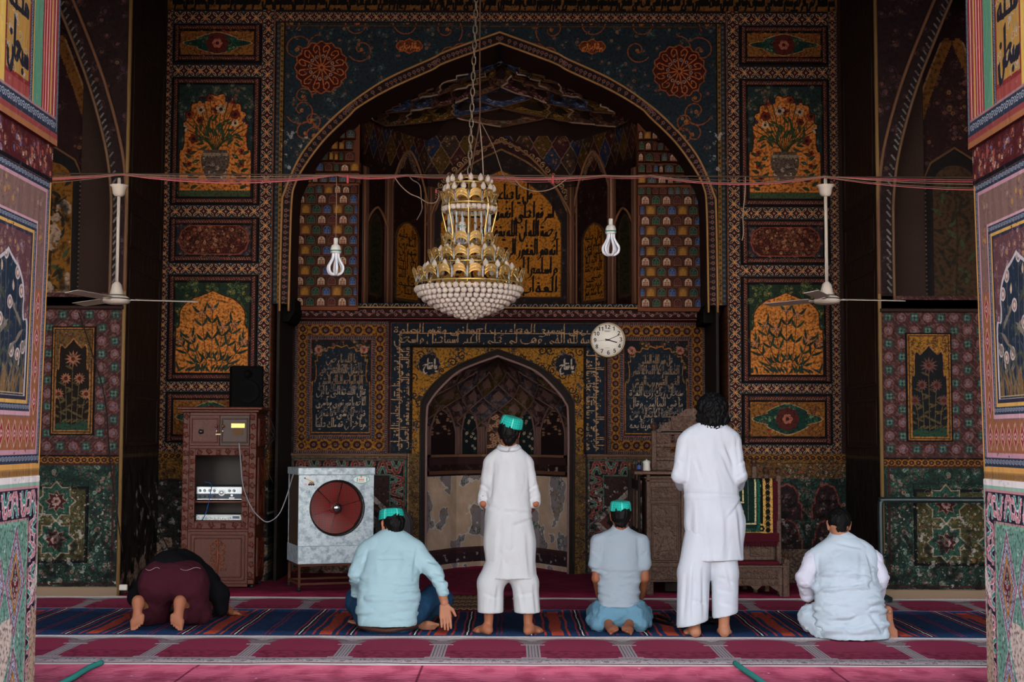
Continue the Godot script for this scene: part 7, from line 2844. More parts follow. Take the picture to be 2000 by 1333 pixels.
# ---------------------------------------------------------------- people
# field of tapered capsules joined by a smooth minimum, meshed as surface nets
# prim: [a, b, ra, rb, blend, scale]
func field_mesh(prims: Array, h: float, cuts := [], folds := []) -> Array:
	var lo := Vector3.ONE * 1e9
	var hi := -lo
	for p in prims:
		var sc: Vector3 = p[5]
		var r: Vector3 = sc * maxf(p[2], p[3])
		for q: Vector3 in [p[0], p[1]]:
			lo = lo.min(q - r)
			hi = hi.max(q + r)
	lo -= Vector3.ONE * h * 3
	hi += Vector3.ONE * h * 3
	var nx := int((hi.x - lo.x) / h) + 2
	var ny := int((hi.y - lo.y) / h) + 2
	var nz := int((hi.z - lo.z) / h) + 2
	var f := PackedFloat32Array()
	f.resize(nx * ny * nz)
	f.fill(1.0)
	for p in prims:
		var sc: Vector3 = p[5]
		var ms := minf(sc.x, minf(sc.y, sc.z))
		var a: Vector3 = p[0] / sc
		var ba: Vector3 = p[1] / sc - a
		var l2 := maxf(ba.length_squared(), 1e-9)
		var ra: float = p[2]
		var dr: float = p[3] - ra
		var k: float = p[4]
		var ext: Vector3 = sc * maxf(p[2], p[3]) + Vector3.ONE * (k + 2.0 * h)
		var mn: Vector3 = ((p[0] as Vector3).min(p[1]) - ext - lo) / h
		var mx: Vector3 = ((p[0] as Vector3).max(p[1]) + ext - lo) / h
		var x0 := maxi(0, int(mn.x))
		var x1 := mini(nx - 1, int(mx.x) + 1)
		for iz in range(maxi(0, int(mn.z)), mini(nz - 1, int(mx.z) + 1) + 1):
			var pz := (lo.z + iz * h) / sc.z - a.z
			for iy in range(maxi(0, int(mn.y)), mini(ny - 1, int(mx.y) + 1) + 1):
				var py := (lo.y + iy * h) / sc.y - a.y
				var i := (iz * ny + iy) * nx + x0
				var c0 := py * ba.y + pz * ba.z
				for ix in range(x0, x1 + 1):
					var px := (lo.x + ix * h) / sc.x - a.x
					var t := clampf((px * ba.x + c0) / l2, .0, 1.0)
					var ex := px - ba.x * t
					var ey := py - ba.y * t
					var ez := pz - ba.z * t
					var d := (sqrt(ex * ex + ey * ey + ez * ez) - ra - dr * t) * ms
					var o := f[i]
					var g := k - absf(d - o)
					f[i] = minf(d, o) - (g * g * .25 / k if g > .0 else .0)
					i += 1
	for c in cuts:
		var n: Vector3 = c[0]
		for iz in nz:
			for iy in ny:
				var i := (iz * ny + iy) * nx
				var s0: float = n.y * (lo.y + iy * h) + n.z * (lo.z + iz * h) - c[1]
				for ix in nx:
					if f[i] < .1:
						f[i] = maxf(f[i], n.x * (lo.x + ix * h) + s0)
					i += 1
	# vertices
	var id := PackedInt32Array()
	id.resize(nx * ny * nz)
	id.fill(-1)
	var V := PackedVector3Array()
	var off := [0, 1, nx, nx + 1, nx * ny, nx * ny + 1, nx * ny + nx, nx * ny + nx + 1]
	var pos := [V3(0, 0, 0), V3(1, 0, 0), V3(0, 1, 0), V3(1, 1, 0), V3(0, 0, 1), V3(1, 0, 1), V3(0, 1, 1), V3(1, 1, 1)]
	var edges := [0, 1, 2, 3, 4, 5, 6, 7, 0, 2, 1, 3, 4, 6, 5, 7, 0, 4, 1, 5, 2, 6, 3, 7]
	var lim := h * 2.6
	for iz in nz - 1:
		for iy in ny - 1:
			var i := (iz * ny + iy) * nx - 1
			for ix in nx - 1:
				i += 1
				if absf(f[i]) > lim:
					continue
				var neg := 0
				for q: int in off:
					if f[i + q] < .0:
						neg += 1
				if neg == 0 or neg == 8:
					continue
				var s := Vector3.ZERO
				var n := 0
				for e in range(0, 24, 2):
					var va := f[i + off[edges[e]]]
					var vb := f[i + off[edges[e + 1]]]
					if (va < .0) != (vb < .0):
						s += (pos[edges[e]] as Vector3).lerp(pos[edges[e + 1]], va / (va - vb))
						n += 1
				id[i] = V.size()
				V.append(lo + (V3(ix, iy, iz) + s / n) * h)
	var I := PackedInt32Array()
	var str_ := [1, nx, nx * ny]
	for iz in range(1, nz - 1):
		for iy in range(1, ny - 1):
			var i := (iz * ny + iy) * nx
			for ix in range(1, nx - 1):
				i += 1
				var v := f[i]
				if absf(v) > lim:
					continue
				for ax in 3:
					var w := f[i + str_[ax]]
					if (v < .0) == (w < .0):
						continue
					var u: int = str_[(ax + 1) % 3]
					var t: int = str_[(ax + 2) % 3]
					var a := id[i]
					var b := id[i - u]
					var c := id[i - u - t]
					var d := id[i - t]
					if a < 0 or b < 0 or c < 0 or d < 0:
						continue
					if v < .0:
						I.append_array(PackedInt32Array([a, c, b, a, d, c]))
					else:
						I.append_array(PackedInt32Array([a, b, c, a, c, d]))
	var N := normals(V, I)
	if folds:
		var ns := FastNoiseLite.new()
		ns.noise_type = FastNoiseLite.TYPE_SIMPLEX_SMOOTH
		ns.frequency = 1.0
		ns.fractal_octaves = 2
		for fo in folds:
			if fo[0] is Vector3:     # one crease from a to b: a valley with a ridge beside it
				var a := V2(fo[0].x, fo[0].y)
				var ab := V2(fo[1].x, fo[1].y) - a
				var nrm := ab.orthogonal().normalized()
				for i in V.size():
					var p := V2(V[i].x, V[i].y) - a
					var s: float = p.dot(nrm) / fo[2]
					if absf(s) < 3.0:
						var t := p.dot(ab) / ab.length_squared()
						if t > .0 and t < 1.0:
							V[i] += N[i] * fo[3] * sqrt(sin(t * PI)) * exp(-s * s) * (1.6 * s - .5)
				continue
			ns.seed = fo[0]
			var sc: Vector3 = fo[1]
			var amp: float = fo[2]
			for i in V.size():
				var p := V[i]
				var k := amp
				if fo.size() > 3:
					k *= smoothstep(fo[3], fo[3] + .08, p.y) * (1.0 - smoothstep(fo[4] - .08, fo[4], p.y))
				if k > .0003:
					var e := ns.get_noise_3d(p.x * sc.x, p.y * sc.y, p.z * sc.z)
					V[i] = p + N[i] * k * (1.2 * e - .5 * exp(-e * e * 45.0))
		N = normals(V, I)
	return [V, I, N]
func normals(V: PackedVector3Array, I: PackedInt32Array) -> PackedVector3Array:
	var N := PackedVector3Array()
	N.resize(V.size())
	for i in range(0, I.size(), 3):
		var a := V[I[i]]
		var n := (V[I[i + 2]] - a).cross(V[I[i + 1]] - a)
		N[I[i]] += n
		N[I[i + 1]] += n
		N[I[i + 2]] += n
	for i in N.size():
		N[i] = N[i].normalized()
	return N
func joined(parts: Array) -> ArrayMesh:
	var V := PackedVector3Array()
	var I := PackedInt32Array()
	var N := PackedVector3Array()
	for p in parts:
		var o := V.size()
		V.append_array(p[0])
		N.append_array(p[2])
		for k: int in p[1]:
			I.append(k + o)
	var A := []
	A.resize(Mesh.ARRAY_MAX)
	A[Mesh.ARRAY_VERTEX] = V
	A[Mesh.ARRAY_NORMAL] = N
	A[Mesh.ARRAY_INDEX] = I
	var m := ArrayMesh.new()
	m.add_surface_from_arrays(Mesh.PRIMITIVE_TRIANGLES, A)
	return m
const ONE3 := Vector3.ONE
func cap(p: Array, a: Vector3, b: Vector3, ra: float, rb: float, k := .03, s := Vector3.ONE) -> void:
	p.append([a, b, ra, rb, k, s])
func chain(p: Array, pts: Array, rs: Array, k := .03, s := Vector3.ONE) -> void:
	for i in pts.size() - 1:
		cap(p, pts[i], pts[i + 1], rs[i], rs[i + 1], k, s)
# head at c (middle of the skull); B: x right, y up, -z where the face looks; s = 1 for an adult
func head_prims(c: Vector3, B: Basis, s: float) -> Array:
	var p := []
	var q := func(x: float, y: float, z: float) -> Vector3: return c + B * V3(x, y, z) * s
	cap(p, q.call(0, .025, .02), q.call(0, .03, -.02), .076 * s, .074 * s, .02)
	cap(p, q.call(0, -.03, -.03), q.call(0, -.085, -.06), .062 * s, .035 * s, .03)
	cap(p, q.call(0, -.02, .03), q.call(0, -.05, .02), .06 * s, .05 * s, .03)
	cap(p, q.call(0, -.06, .015), q.call(0, -.15, .008), .05 * s, .05 * s, .03)
	cap(p, q.call(0, .0, -.095), q.call(0, -.035, -.112), .009 * s, .014 * s, .012)
	cap(p, q.call(-.02, -.068, -.09), q.call(.02, -.068, -.09), .008 * s, .008 * s, .008)
	for sx in [-1.0, 1.0]:
		cap(p, q.call(sx * .03, .002, -.083), q.call(sx * .034, .002, -.081), .013 * s, .012 * s, .006)
		cap(p, q.call(sx * .015, .02, -.09), q.call(sx * .05, .022, -.078), .009 * s, .008 * s, .012)
		cap(p, q.call(sx * .078, .012, .012), q.call(sx * .074, -.028, .002), .02 * s, .013 * s, .008, V3(.55, 1, .8))
	return p
# open hand: palm from the wrist along dir, nrm out of the palm
func hand_prims(wr: Vector3, dir: Vector3, nrm: Vector3, thumb: float, curl: float, s := 1.0) -> Array:
	var p := []
	var sd := dir.cross(nrm).normalized() * thumb
	for i in 4:
		var o := (i - 1.5) * .02 * s
		var k: Vector3 = wr + dir * .085 * s - sd * o
		cap(p, wr + dir * .015 * s - sd * o * .6, k, .016 * s, .012 * s, .012)
		var a := .0
		var L: float = [.9, 1.0, .94, .74][i] * s
		var from: Vector3 = k
		for j in 3:
			a += curl
			var to: Vector3 = from + (dir * cos(a) + nrm * sin(a)) * [.04, .026, .02][j] * L
			cap(p, from, to, (.0095 - j * .0008) * s, (.0088 - j * .0009) * s, .004)
			from = to
	var t0: Vector3 = wr + dir * .02 * s + sd * .02 * s
	var t1 := t0 + (dir * .6 + sd * .75 + nrm * .3).normalized() * .042 * s
	cap(p, t0, t1, .014 * s, .011 * s, .012)
	cap(p, t1, t1 + (dir * .85 + sd * .35 + nrm * .4).normalized() * .045 * s, .011 * s, .008 * s, .005)
	return p
# bare foot: heel, forward direction, up direction
func foot_prims(heel: Vector3, fw: Vector3, up: Vector3, s: float, big: float) -> Array:
	var p := []
	var sd := fw.cross(up).normalized() * big
	cap(p, heel + up * .032 * s, heel + up * .035 * s + fw * .02 * s, .032 * s, .03 * s, .02)
	cap(p, heel + up * .03 * s, heel + fw * .13 * s + up * .022 * s - sd * .012 * s, .026 * s, .022 * s, .03)
	cap(p, heel + up * .05 * s + fw * .03 * s, heel + fw * .14 * s + up * .024 * s + sd * .016 * s, .028 * s, .022 * s, .03)
	for i in 5:
		var b: Vector3 = heel + fw * (.165 - i * .008) * s + up * .016 * s + sd * (.03 - i * .0165) * s
		cap(p, b - fw * .03 * s, b, .017 * s, .015 * s, .014)
		cap(p, b, b + fw * (.042 - i * .005) * s - up * .003 * s, (.0125 if i == 0 else .0095) * s, (.012 if i == 0 else .0085) * s, .004)
	return p
func cap_hat(t: Node3D, c: Vector3, B: Basis, s: float, P: Pt) -> void:
	var m := lathe([V2(.089, -.004), V2(.09, .0), V2(.088, .02), V2(.084, .052), V2(.079, .064), V2(.068, .069), V2(.04, .072), V2(0, .073)], 28)
	var mm := cloth(Color.WHITE, P.tex(), .8)
	mm.backlight_enabled = false
	var o := put(t, "cap", m, mm, c)
	o.basis = B.scaled(Vector3.ONE) * Basis.from_scale(V3(s, s, s * 1.1))
func hat_paint() -> Pt:
	var P := Pt.new(0, 0, 1, 1, 256, hx("1d9a8c"))
	for i in 28:
		P.rect(i / 28.0, 0, i / 28.0 + .006, 1, hx("2fb3a2"))
	for i in 14:
		P.rect(0, i / 14.0, 1, i / 14.0 + .012, hx("127a70"))
	for i in 6:
		P.rect(i / 6.0, 0, i / 6.0 + .014, 1, hx("62c8b8"))
	P.rect(0, .36, 1, .385, hx("62c8b8"))
	return P
# creases given in picture pixels [x0, y0, x1, y1, width, depth]
func creases(S, d: Array) -> Array:
	var o := []
	for c in d:
		o.append([S.call(c[0], c[1]), S.call(c[2], c[3]), c[4] if c.size() > 4 else .014, c[5] if c.size() > 5 else .007])
	return o
func person(label: String, origin: Vector3) -> Node3D:
	return thing("person", label, "person", origin, .0, "worshippers")
# trunk and limbs under the clothes, joining head, hands and feet into one figure
func core(neck: Vector3, hip: Vector3, ends: Array) -> Array:
	var p := []
	cap(p, neck, hip, .045, .06, .05)
	for e: Array in ends:
		chain(p, [neck.lerp(hip, .12) if e[0] else hip] + e.slice(1), [.035, .024, .02, .02, .02].slice(0, e.size()), .04)
	return field_mesh(p, .012)
func hairy(t: Node3D, prims: Array, cuts: Array, amp := .006, c := "0a0908") -> void:
	put(t, "hair", joined([field_mesh(prims, .006, cuts, [[4, V3(45, 16, 45), amp]])]), mat(hx(c), .62))
func build_people() -> void:
	var skin := mat(hx("7d4d36"), .55)
	var skin2 := mat(hx("8a563e"), .55)
	var skin3 := mat(hx("9a6850"), .55)
	for m in [skin, skin2, skin3]:
		m.subsurf_scatter_enabled = true
		m.subsurf_scatter_strength = .08
		with_normal(m, fabric_n(), 6.0, .12)
	var white := cloth(hx("adb1b4"))
	var white2 := cloth(hx("b4bbc4"))
	var hats := hat_paint()
	standing_boy(skin2, white, hats)
	standing_man(skin3, white2)
	seated_man(skin3, hats)
	kneeling_boy(skin, hats)
	kneeling_man(skin3, cloth(hx("a9b6c0")))
	bowing_man(skin2)
func standing_boy(skin: Material, white: Material, hats: Pt) -> void:
	var o := FL(996, 1239, .022)
	var d := -o.z
	var t := person("standing boy in long off-white tunic and cropped trousers with bright teal cap", o)
	var S := func(x: float, y: float, z := .0) -> Vector3: return W(x, y, d - z) - o
	var B := Basis(Vector3.UP, -.1)
	var hc: Vector3 = S.call(994, 846)
	var low := []
	for q in [[956, 1183, 954, 1226, -1.0], [1032, 1183, 1031, 1226, 1.0]]:
		cap(low, S.call(q[0], q[1] - 25, .0), S.call(q[2], q[3], .0), .042, .029, .02)
		low += foot_prims(V3(S.call(q[2], 1238).x, .002, .03), V3(q[4] * .62, 0, -.78).normalized(), Vector3.UP, .86, -q[4])
	for q in [[944, 984, 954, 994], [1046, 984, 1036, 993]]:
		chain(low, [S.call(q[0], q[1], .0), S.call(q[2], q[3], -.12), S.call(q[2] * .7 + 994 * .3, q[3] - 6, -.22)], [.027, .027, .024], .02)
	var hands := hand_prims(S.call(970, 985, -.2), V3(.8, .1, -.6).normalized(), V3(0, .2, 1).normalized(), 1.0, .25, .85) + hand_prims(S.call(1012, 985, -.21), V3(-.8, .1, -.6).normalized(), V3(0, .2, 1).normalized(), -1.0, .25, .85)
	put(t, "body", joined([core(S.call(994, 885), S.call(997, 1070), [[1, S.call(960, 905), S.call(942, 976)], [1, S.call(1028, 905), S.call(1046, 976)], [0, S.call(957, 1190)], [0, S.call(1031, 1190)]]), field_mesh(head_prims(hc, B, .92), .005), field_mesh(low, .007), field_mesh(hands, .005)]), skin)
	var hr := []
	cap(hr, hc + V3(0, .026, .024), hc + V3(0, .02, -.012), .078, .076, .02)
	cap(hr, hc + V3(0, -.02, .036), hc + V3(0, -.052, .04), .064, .046, .03)
	hairy(t, hr, [[V3(0, -.55, -.85), (hc.y * -.55) + .055], [V3(0, 1, 0), hc.y + .075]])
	cap_hat(t, hc + V3(.014, .048, .012), Basis(V3(.6, 0, -1).normalized(), .3), .93, hats)
	# tunic
	var k := []
	var fl := V3(1, 1, .72)
	chain(k, [S.call(994, 905), S.call(994, 960), S.call(993, 1010), S.call(996, 1060), S.call(998, 1128)], [.128, .136, .15, .168, .182], .05, fl)
	for s in [-1.0, 1.0]:
		cap(k, S.call(994, 890), S.call(994 + s * 33, 903), .05, .046, .06)
		var sh: Vector3 = S.call(994 + s * 36, 908)
		var el: Vector3 = S.call(994 + s * 48, 968, -.02)
		cap(k, sh, el, .05, .043, .022)
		cap(k, el, S.call(994 + s * 49, 980, -.03), .047, .049, .008)
	cap(k, S.call(994, 886), S.call(994, 880, -.01), .062, .056, .03)
	var hem: float = S.call(998, 1130).y
	put(t, "tunic", joined([field_mesh(k, .01, [[Vector3.DOWN, -hem]], [[3, V3(6, 2, 6), .005]] + creases(S, [[960, 900, 956, 985], [1029, 900, 1036, 985], [1048, 1000, 983, 996], [1046, 1010, 998, 1024], [946, 988, 976, 998], [975, 1030, 968, 1128, .02], [1000, 1015, 1004, 1128, .022], [1026, 1040, 1033, 1128, .02], [985, 1060, 988, 1128, .016, .005], [985, 900, 978, 965, .03, .005], [1010, 905, 1016, 965, .03, .005], [936, 945, 958, 962, .01], [934, 966, 956, 978, .01], [1030, 962, 1052, 946, .01], [1032, 980, 1054, 968, .01]]))]), white)
	var col := []
	for i in 25:
		var a := TAU * i / 24
		col.append(hc + V3(sin(a) * .07, -.105 - .012 * cos(a), .014 + cos(a) * .064))
	put(t, "collar", tube(col, .019, 6), white)
	var tr := []
	for q in [[994, 1080, 958, 1140, 958, 1194], [1000, 1080, 1026, 1140, 1030, 1200]]:
		chain(tr, [S.call(q[0], q[1]), S.call(q[2], q[3]), S.call(q[4], q[5])], [.13, .092, .09], .02)
	var h1: float = S.call(958, 1197).y
	put(t, "trousers", joined([field_mesh(tr, .009, [[Vector3.DOWN, -h1]], creases(S, [[955, 1138, 950, 1194, .016], [971, 1140, 967, 1194], [1012, 1140, 1024, 1198, .016], [1040, 1140, 1046, 1198], [945, 1160, 975, 1170], [1008, 1165, 1045, 1158]]))]), white)
func standing_man(skin: Material, white: Material) -> void:
	var o := FL(1386, 1243, .022)
	var d := -o.z
	var t := person("standing man in bright white tunic and wide trousers with longish black hair", o)
	var S := func(x: float, y: float, z := .0) -> Vector3: return W(x, y, d - z) - o
	var hc: Vector3 = S.call(1391, 802)
	var low := []
	for q in [[1357, -1.0, .0], [1414, 1.0, -.02]]:
		cap(low, S.call(q[0], 1165), S.call(q[0], 1228), .05, .034, .02)
		low += foot_prims(V3(S.call(q[0], 1242).x, .0, .04 + q[2]), V3(q[1] * .12, 0, -1).normalized(), Vector3.UP, 1.04, -q[1])
	var hands := []
	for s in [-1.0, 1.0]:
		chain(low, [S.call(1386 + s * 60, 930, 0), S.call(1386 + s * 48, 948, -.2)], [.035, .028], .02)
		hands += hand_prims(S.call(1386 + s * 40, 948, -.22), V3(-s * .8, .1, -.5).normalized(), V3(0, .1, 1).normalized(), -s, .25, 1.0)
	put(t, "body", joined([core(S.call(1390, 835), S.call(1388, 1040), [[1, S.call(1346, 862), S.call(1326, 930)], [1, S.call(1428, 862), S.call(1446, 930)], [0, S.call(1357, 1180)], [0, S.call(1414, 1180)]]), field_mesh(head_prims(hc, Basis(Vector3.UP, .05), 1.0), .005), field_mesh(low, .007), field_mesh(hands, .005)]), skin)
	var hr := []
	cap(hr, hc + V3(0, .03, .015), hc + V3(0, .03, -.03), .094, .088, .02)
	cap(hr, hc + V3(0, .0, .035), hc + V3(0, -.07, .04), .09, .078, .04)
	for s in [-1.0, 1.0]:
		chain(hr, [hc + V3(s * .055, .02, .01), hc + V3(s * .066, -.06, .02), hc + V3(s * .05, -.108, .03)], [.05, .042, .016], .03)
	hairy(t, hr, [[V3(0, -.5, -.87), hc.y * -.5 + .065]], .011, "08080a")
	var k := []
	chain(k, [S.call(1386, 868), S.call(1386, 920), S.call(1390, 965), S.call(1396, 1020), S.call(1397, 1095)], [.15, .16, .176, .194, .194], .05, V3(1, 1, .7))
	for s in [-1.0, 1.0]:
		cap(k, S.call(1389, 842), S.call(1387 + s * 42, 858), .062, .055, .07)
		var sh: Vector3 = S.call(1386 + s * 46, 866)
		var el: Vector3 = S.call(1386 + s * 58, 930, .02)
		chain(k, [sh, el, S.call(1386 + s * 52, 948, -.16)], [.06, .056, .052], .022)
	cap(k, S.call(1390, 836), S.call(1391, 827, -.01), .062, .056, .03)
	put(t, "tunic", joined([field_mesh(k, .01, [[V3(.02, -1, 0), -S.call(1390, 1095).y]], [[13, V3(6, 2, 6), .006]] + creases(S, [[1343, 850, 1340, 935], [1432, 850, 1440, 930], [1330, 966, 1450, 970, .014, .01], [1362, 860, 1380, 955, .02], [1400, 880, 1432, 950, .018], [1352, 895, 1372, 958], [1410, 865, 1428, 910], [1345, 980, 1338, 1092, .022, .01], [1375, 985, 1384, 1094, .025, .009], [1410, 985, 1412, 1094, .025, .009], [1434, 985, 1446, 1090, .02, .01], [1448, 972, 1412, 1012], [1320, 898, 1340, 914, .012], [1316, 924, 1338, 938, .012], [1436, 912, 1456, 898, .012], [1434, 936, 1458, 922, .012], [1392, 850, 1396, 900, .03, .005]]))]), white)
	var col := []
	for i in 25:
		var a := TAU * i / 24
		col.append(hc + V3(sin(a) * .07, -.112, .014 + cos(a) * .068))
	put(t, "collar", tube(col, .02, 6), white)
	var tr := []
	chain(tr, [S.call(1370, 1050), S.call(1355, 1120), S.call(1352, 1220)], [.12, .112, .108], .02)
	chain(tr, [S.call(1404, 1050), S.call(1416, 1120), S.call(1416, 1210, -.02)], [.12, .094, .088], .02)
	put(t, "trousers", joined([field_mesh(tr, .009, [[V3(.24, -.97, 0).normalized(), (V3(.24, -.97, 0).normalized()).dot(S.call(1385, 1211))]], creases(S, [[1350, 1098, 1345, 1214, .016, .01], [1366, 1105, 1369, 1214, .016], [1335, 1115, 1329, 1214], [1398, 1128, 1436, 1140], [1396, 1152, 1438, 1160], [1400, 1176, 1440, 1188], [1412, 1100, 1424, 1150], [1340, 1170, 1375, 1180]]))]), white)
func seated_man(skin: Material, hats: Pt) -> void:
	var o := FL(757, 1238, .022)
	var d := -o.z
	var t := person("man sitting cross-legged in pale blue shirt, jeans and teal cap", o)
	var S := func(x: float, y: float, z := .0) -> Vector3: return W(x, y, d - z) - o
	var B := Basis(Vector3.UP, .5) * Basis(Vector3.RIGHT, -.25)
	var hc: Vector3 = S.call(766, 1026, -.16)
	var arms := []
	chain(arms, [S.call(861, 1150, -.05), S.call(868, 1178, .06)], [.036, .029], .02)
	chain(arms, [S.call(698, 1146, -.16), S.call(702, 1168, -.3)], [.03, .027], .02)
	var hand := hand_prims(S.call(868, 1180, .06), V3(.1, -1, .12).normalized(), V3(0, .1, 1).normalized(), -1.0, .12, 1.05) + hand_prims(S.call(702, 1168, -.3), V3(.2, -.3, -.9).normalized(), V3(0, -1, .2).normalized(), 1.0, .2, 1.0)
	var feet := foot_prims(S.call(800, 1222, -.22), V3(.95, -.1, .3).normalized(), V3(0, .5, -.85).normalized(), 1.05, 1.0) + foot_prims(S.call(735, 1222, -.5), V3(-.9, 0, -.2).normalized(), Vector3.UP, 1.05, 1.0)
	put(t, "body", joined([core(S.call(767, 1050, -.16), S.call(757, 1200, -.06), [[1, S.call(812, 1080, -.12), S.call(861, 1150, -.05)], [1, S.call(714, 1080, -.12), S.call(694, 1140, -.1)], [0, S.call(850, 1172, -.3), S.call(806, 1220, -.24)], [0, S.call(700, 1180, -.35), S.call(740, 1218, -.47)]]), field_mesh(head_prims(hc, B, 1.0), .005), field_mesh(arms, .007), field_mesh(hand, .004), field_mesh(feet, .006)]), skin)
	var hr := []
	cap(hr, hc + B * V3(0, .028, .024), hc + B * V3(0, .03, -.02), .08, .078, .02)
	cap(hr, hc + B * V3(0, -.02, .045), hc + B * V3(0, -.055, .04), .062, .05, .03)
	var fw := B * V3(0, -.5, -.87)
	hairy(t, hr, [[fw, fw.dot(hc) + .05], [B.y, B.y.dot(hc) + .07]])
	cap_hat(t, hc + B * V3(0, .045, .0), B * Basis(Vector3.RIGHT, .1), 1.0, hats)
	var k := []
	chain(k, [S.call(765, 1085, -.12), S.call(760, 1130, -.06), S.call(757, 1175, -.02), S.call(757, 1212, .0)], [.17, .178, .18, .185], .06, V3(1.1, 1, .72))
	for s in [-1.0, 1.0]:
		cap(k, S.call(766, 1058, -.15), S.call(766 + s * 46, 1076, -.13), .07, .06, .08)
	chain(k, [S.call(814, 1082, -.12), S.call(848, 1118, -.05), S.call(866, 1158, .02)], [.068, .058, .046], .03)
	chain(k, [S.call(712, 1082, -.12), S.call(699, 1122, -.08), S.call(699, 1152, -.2), S.call(701, 1162, -.28)], [.068, .058, .052, .046], .03)
	cap(k, S.call(768, 1052, -.15), S.call(768, 1044, -.16), .062, .056, .03)
	put(t, "shirt", joined([field_mesh(k, .01, [[V3(.0, -1, 0), -S.call(757, 1222).y]], [[23, V3(3, 15, 3), .013, .06, .44], [22, V3(5, 5, 5), .006]] + creases(S, [[716, 1072, 704, 1120], [812, 1068, 806, 1125], [735, 1092, 792, 1092, .01], [832, 1098, 852, 1104, .012], [842, 1120, 866, 1126, .012], [850, 1140, 872, 1146, .012], [740, 1075, 748, 1120, .03], [790, 1080, 782, 1125, .03]]))]), cloth(hx("8eabb3")))
	var j := []
	var jean := cloth(hx("1c3852"))
	cap(j, S.call(735, 1217, -.03), S.call(782, 1217, -.03), .092, .092, .04)
	chain(j, [S.call(796, 1205, -.1), S.call(850, 1166, -.3), S.call(862, 1172, -.32)], [.1, .082, .078], .04)
	chain(j, [S.call(862, 1172, -.32), S.call(815, 1212, -.26), S.call(806, 1220, -.24)], [.078, .062, .056], .03)
	chain(j, [S.call(720, 1205, -.12), S.call(699, 1172, -.34), S.call(698, 1180, -.36)], [.1, .082, .076], .04)
	chain(j, [S.call(698, 1180, -.36), S.call(745, 1215, -.45)], [.075, .058], .03)
	put(t, "jeans", joined([field_mesh(j, .01, [[Vector3.DOWN, .0]], [[25, V3(12, 12, 12), .005]])]), jean)
	var bl := []
	for i in 21:
		var a := PI * (i / 20.0 - .5) * 1.1
		bl.append(S.call(757, 1227, -.06) + V3(sin(a) * .2, .02 * absf(sin(a)), cos(a) * .135))
	put(t, "belt", tube(bl, .018, 6), mat(hx("3c2016"), .5))
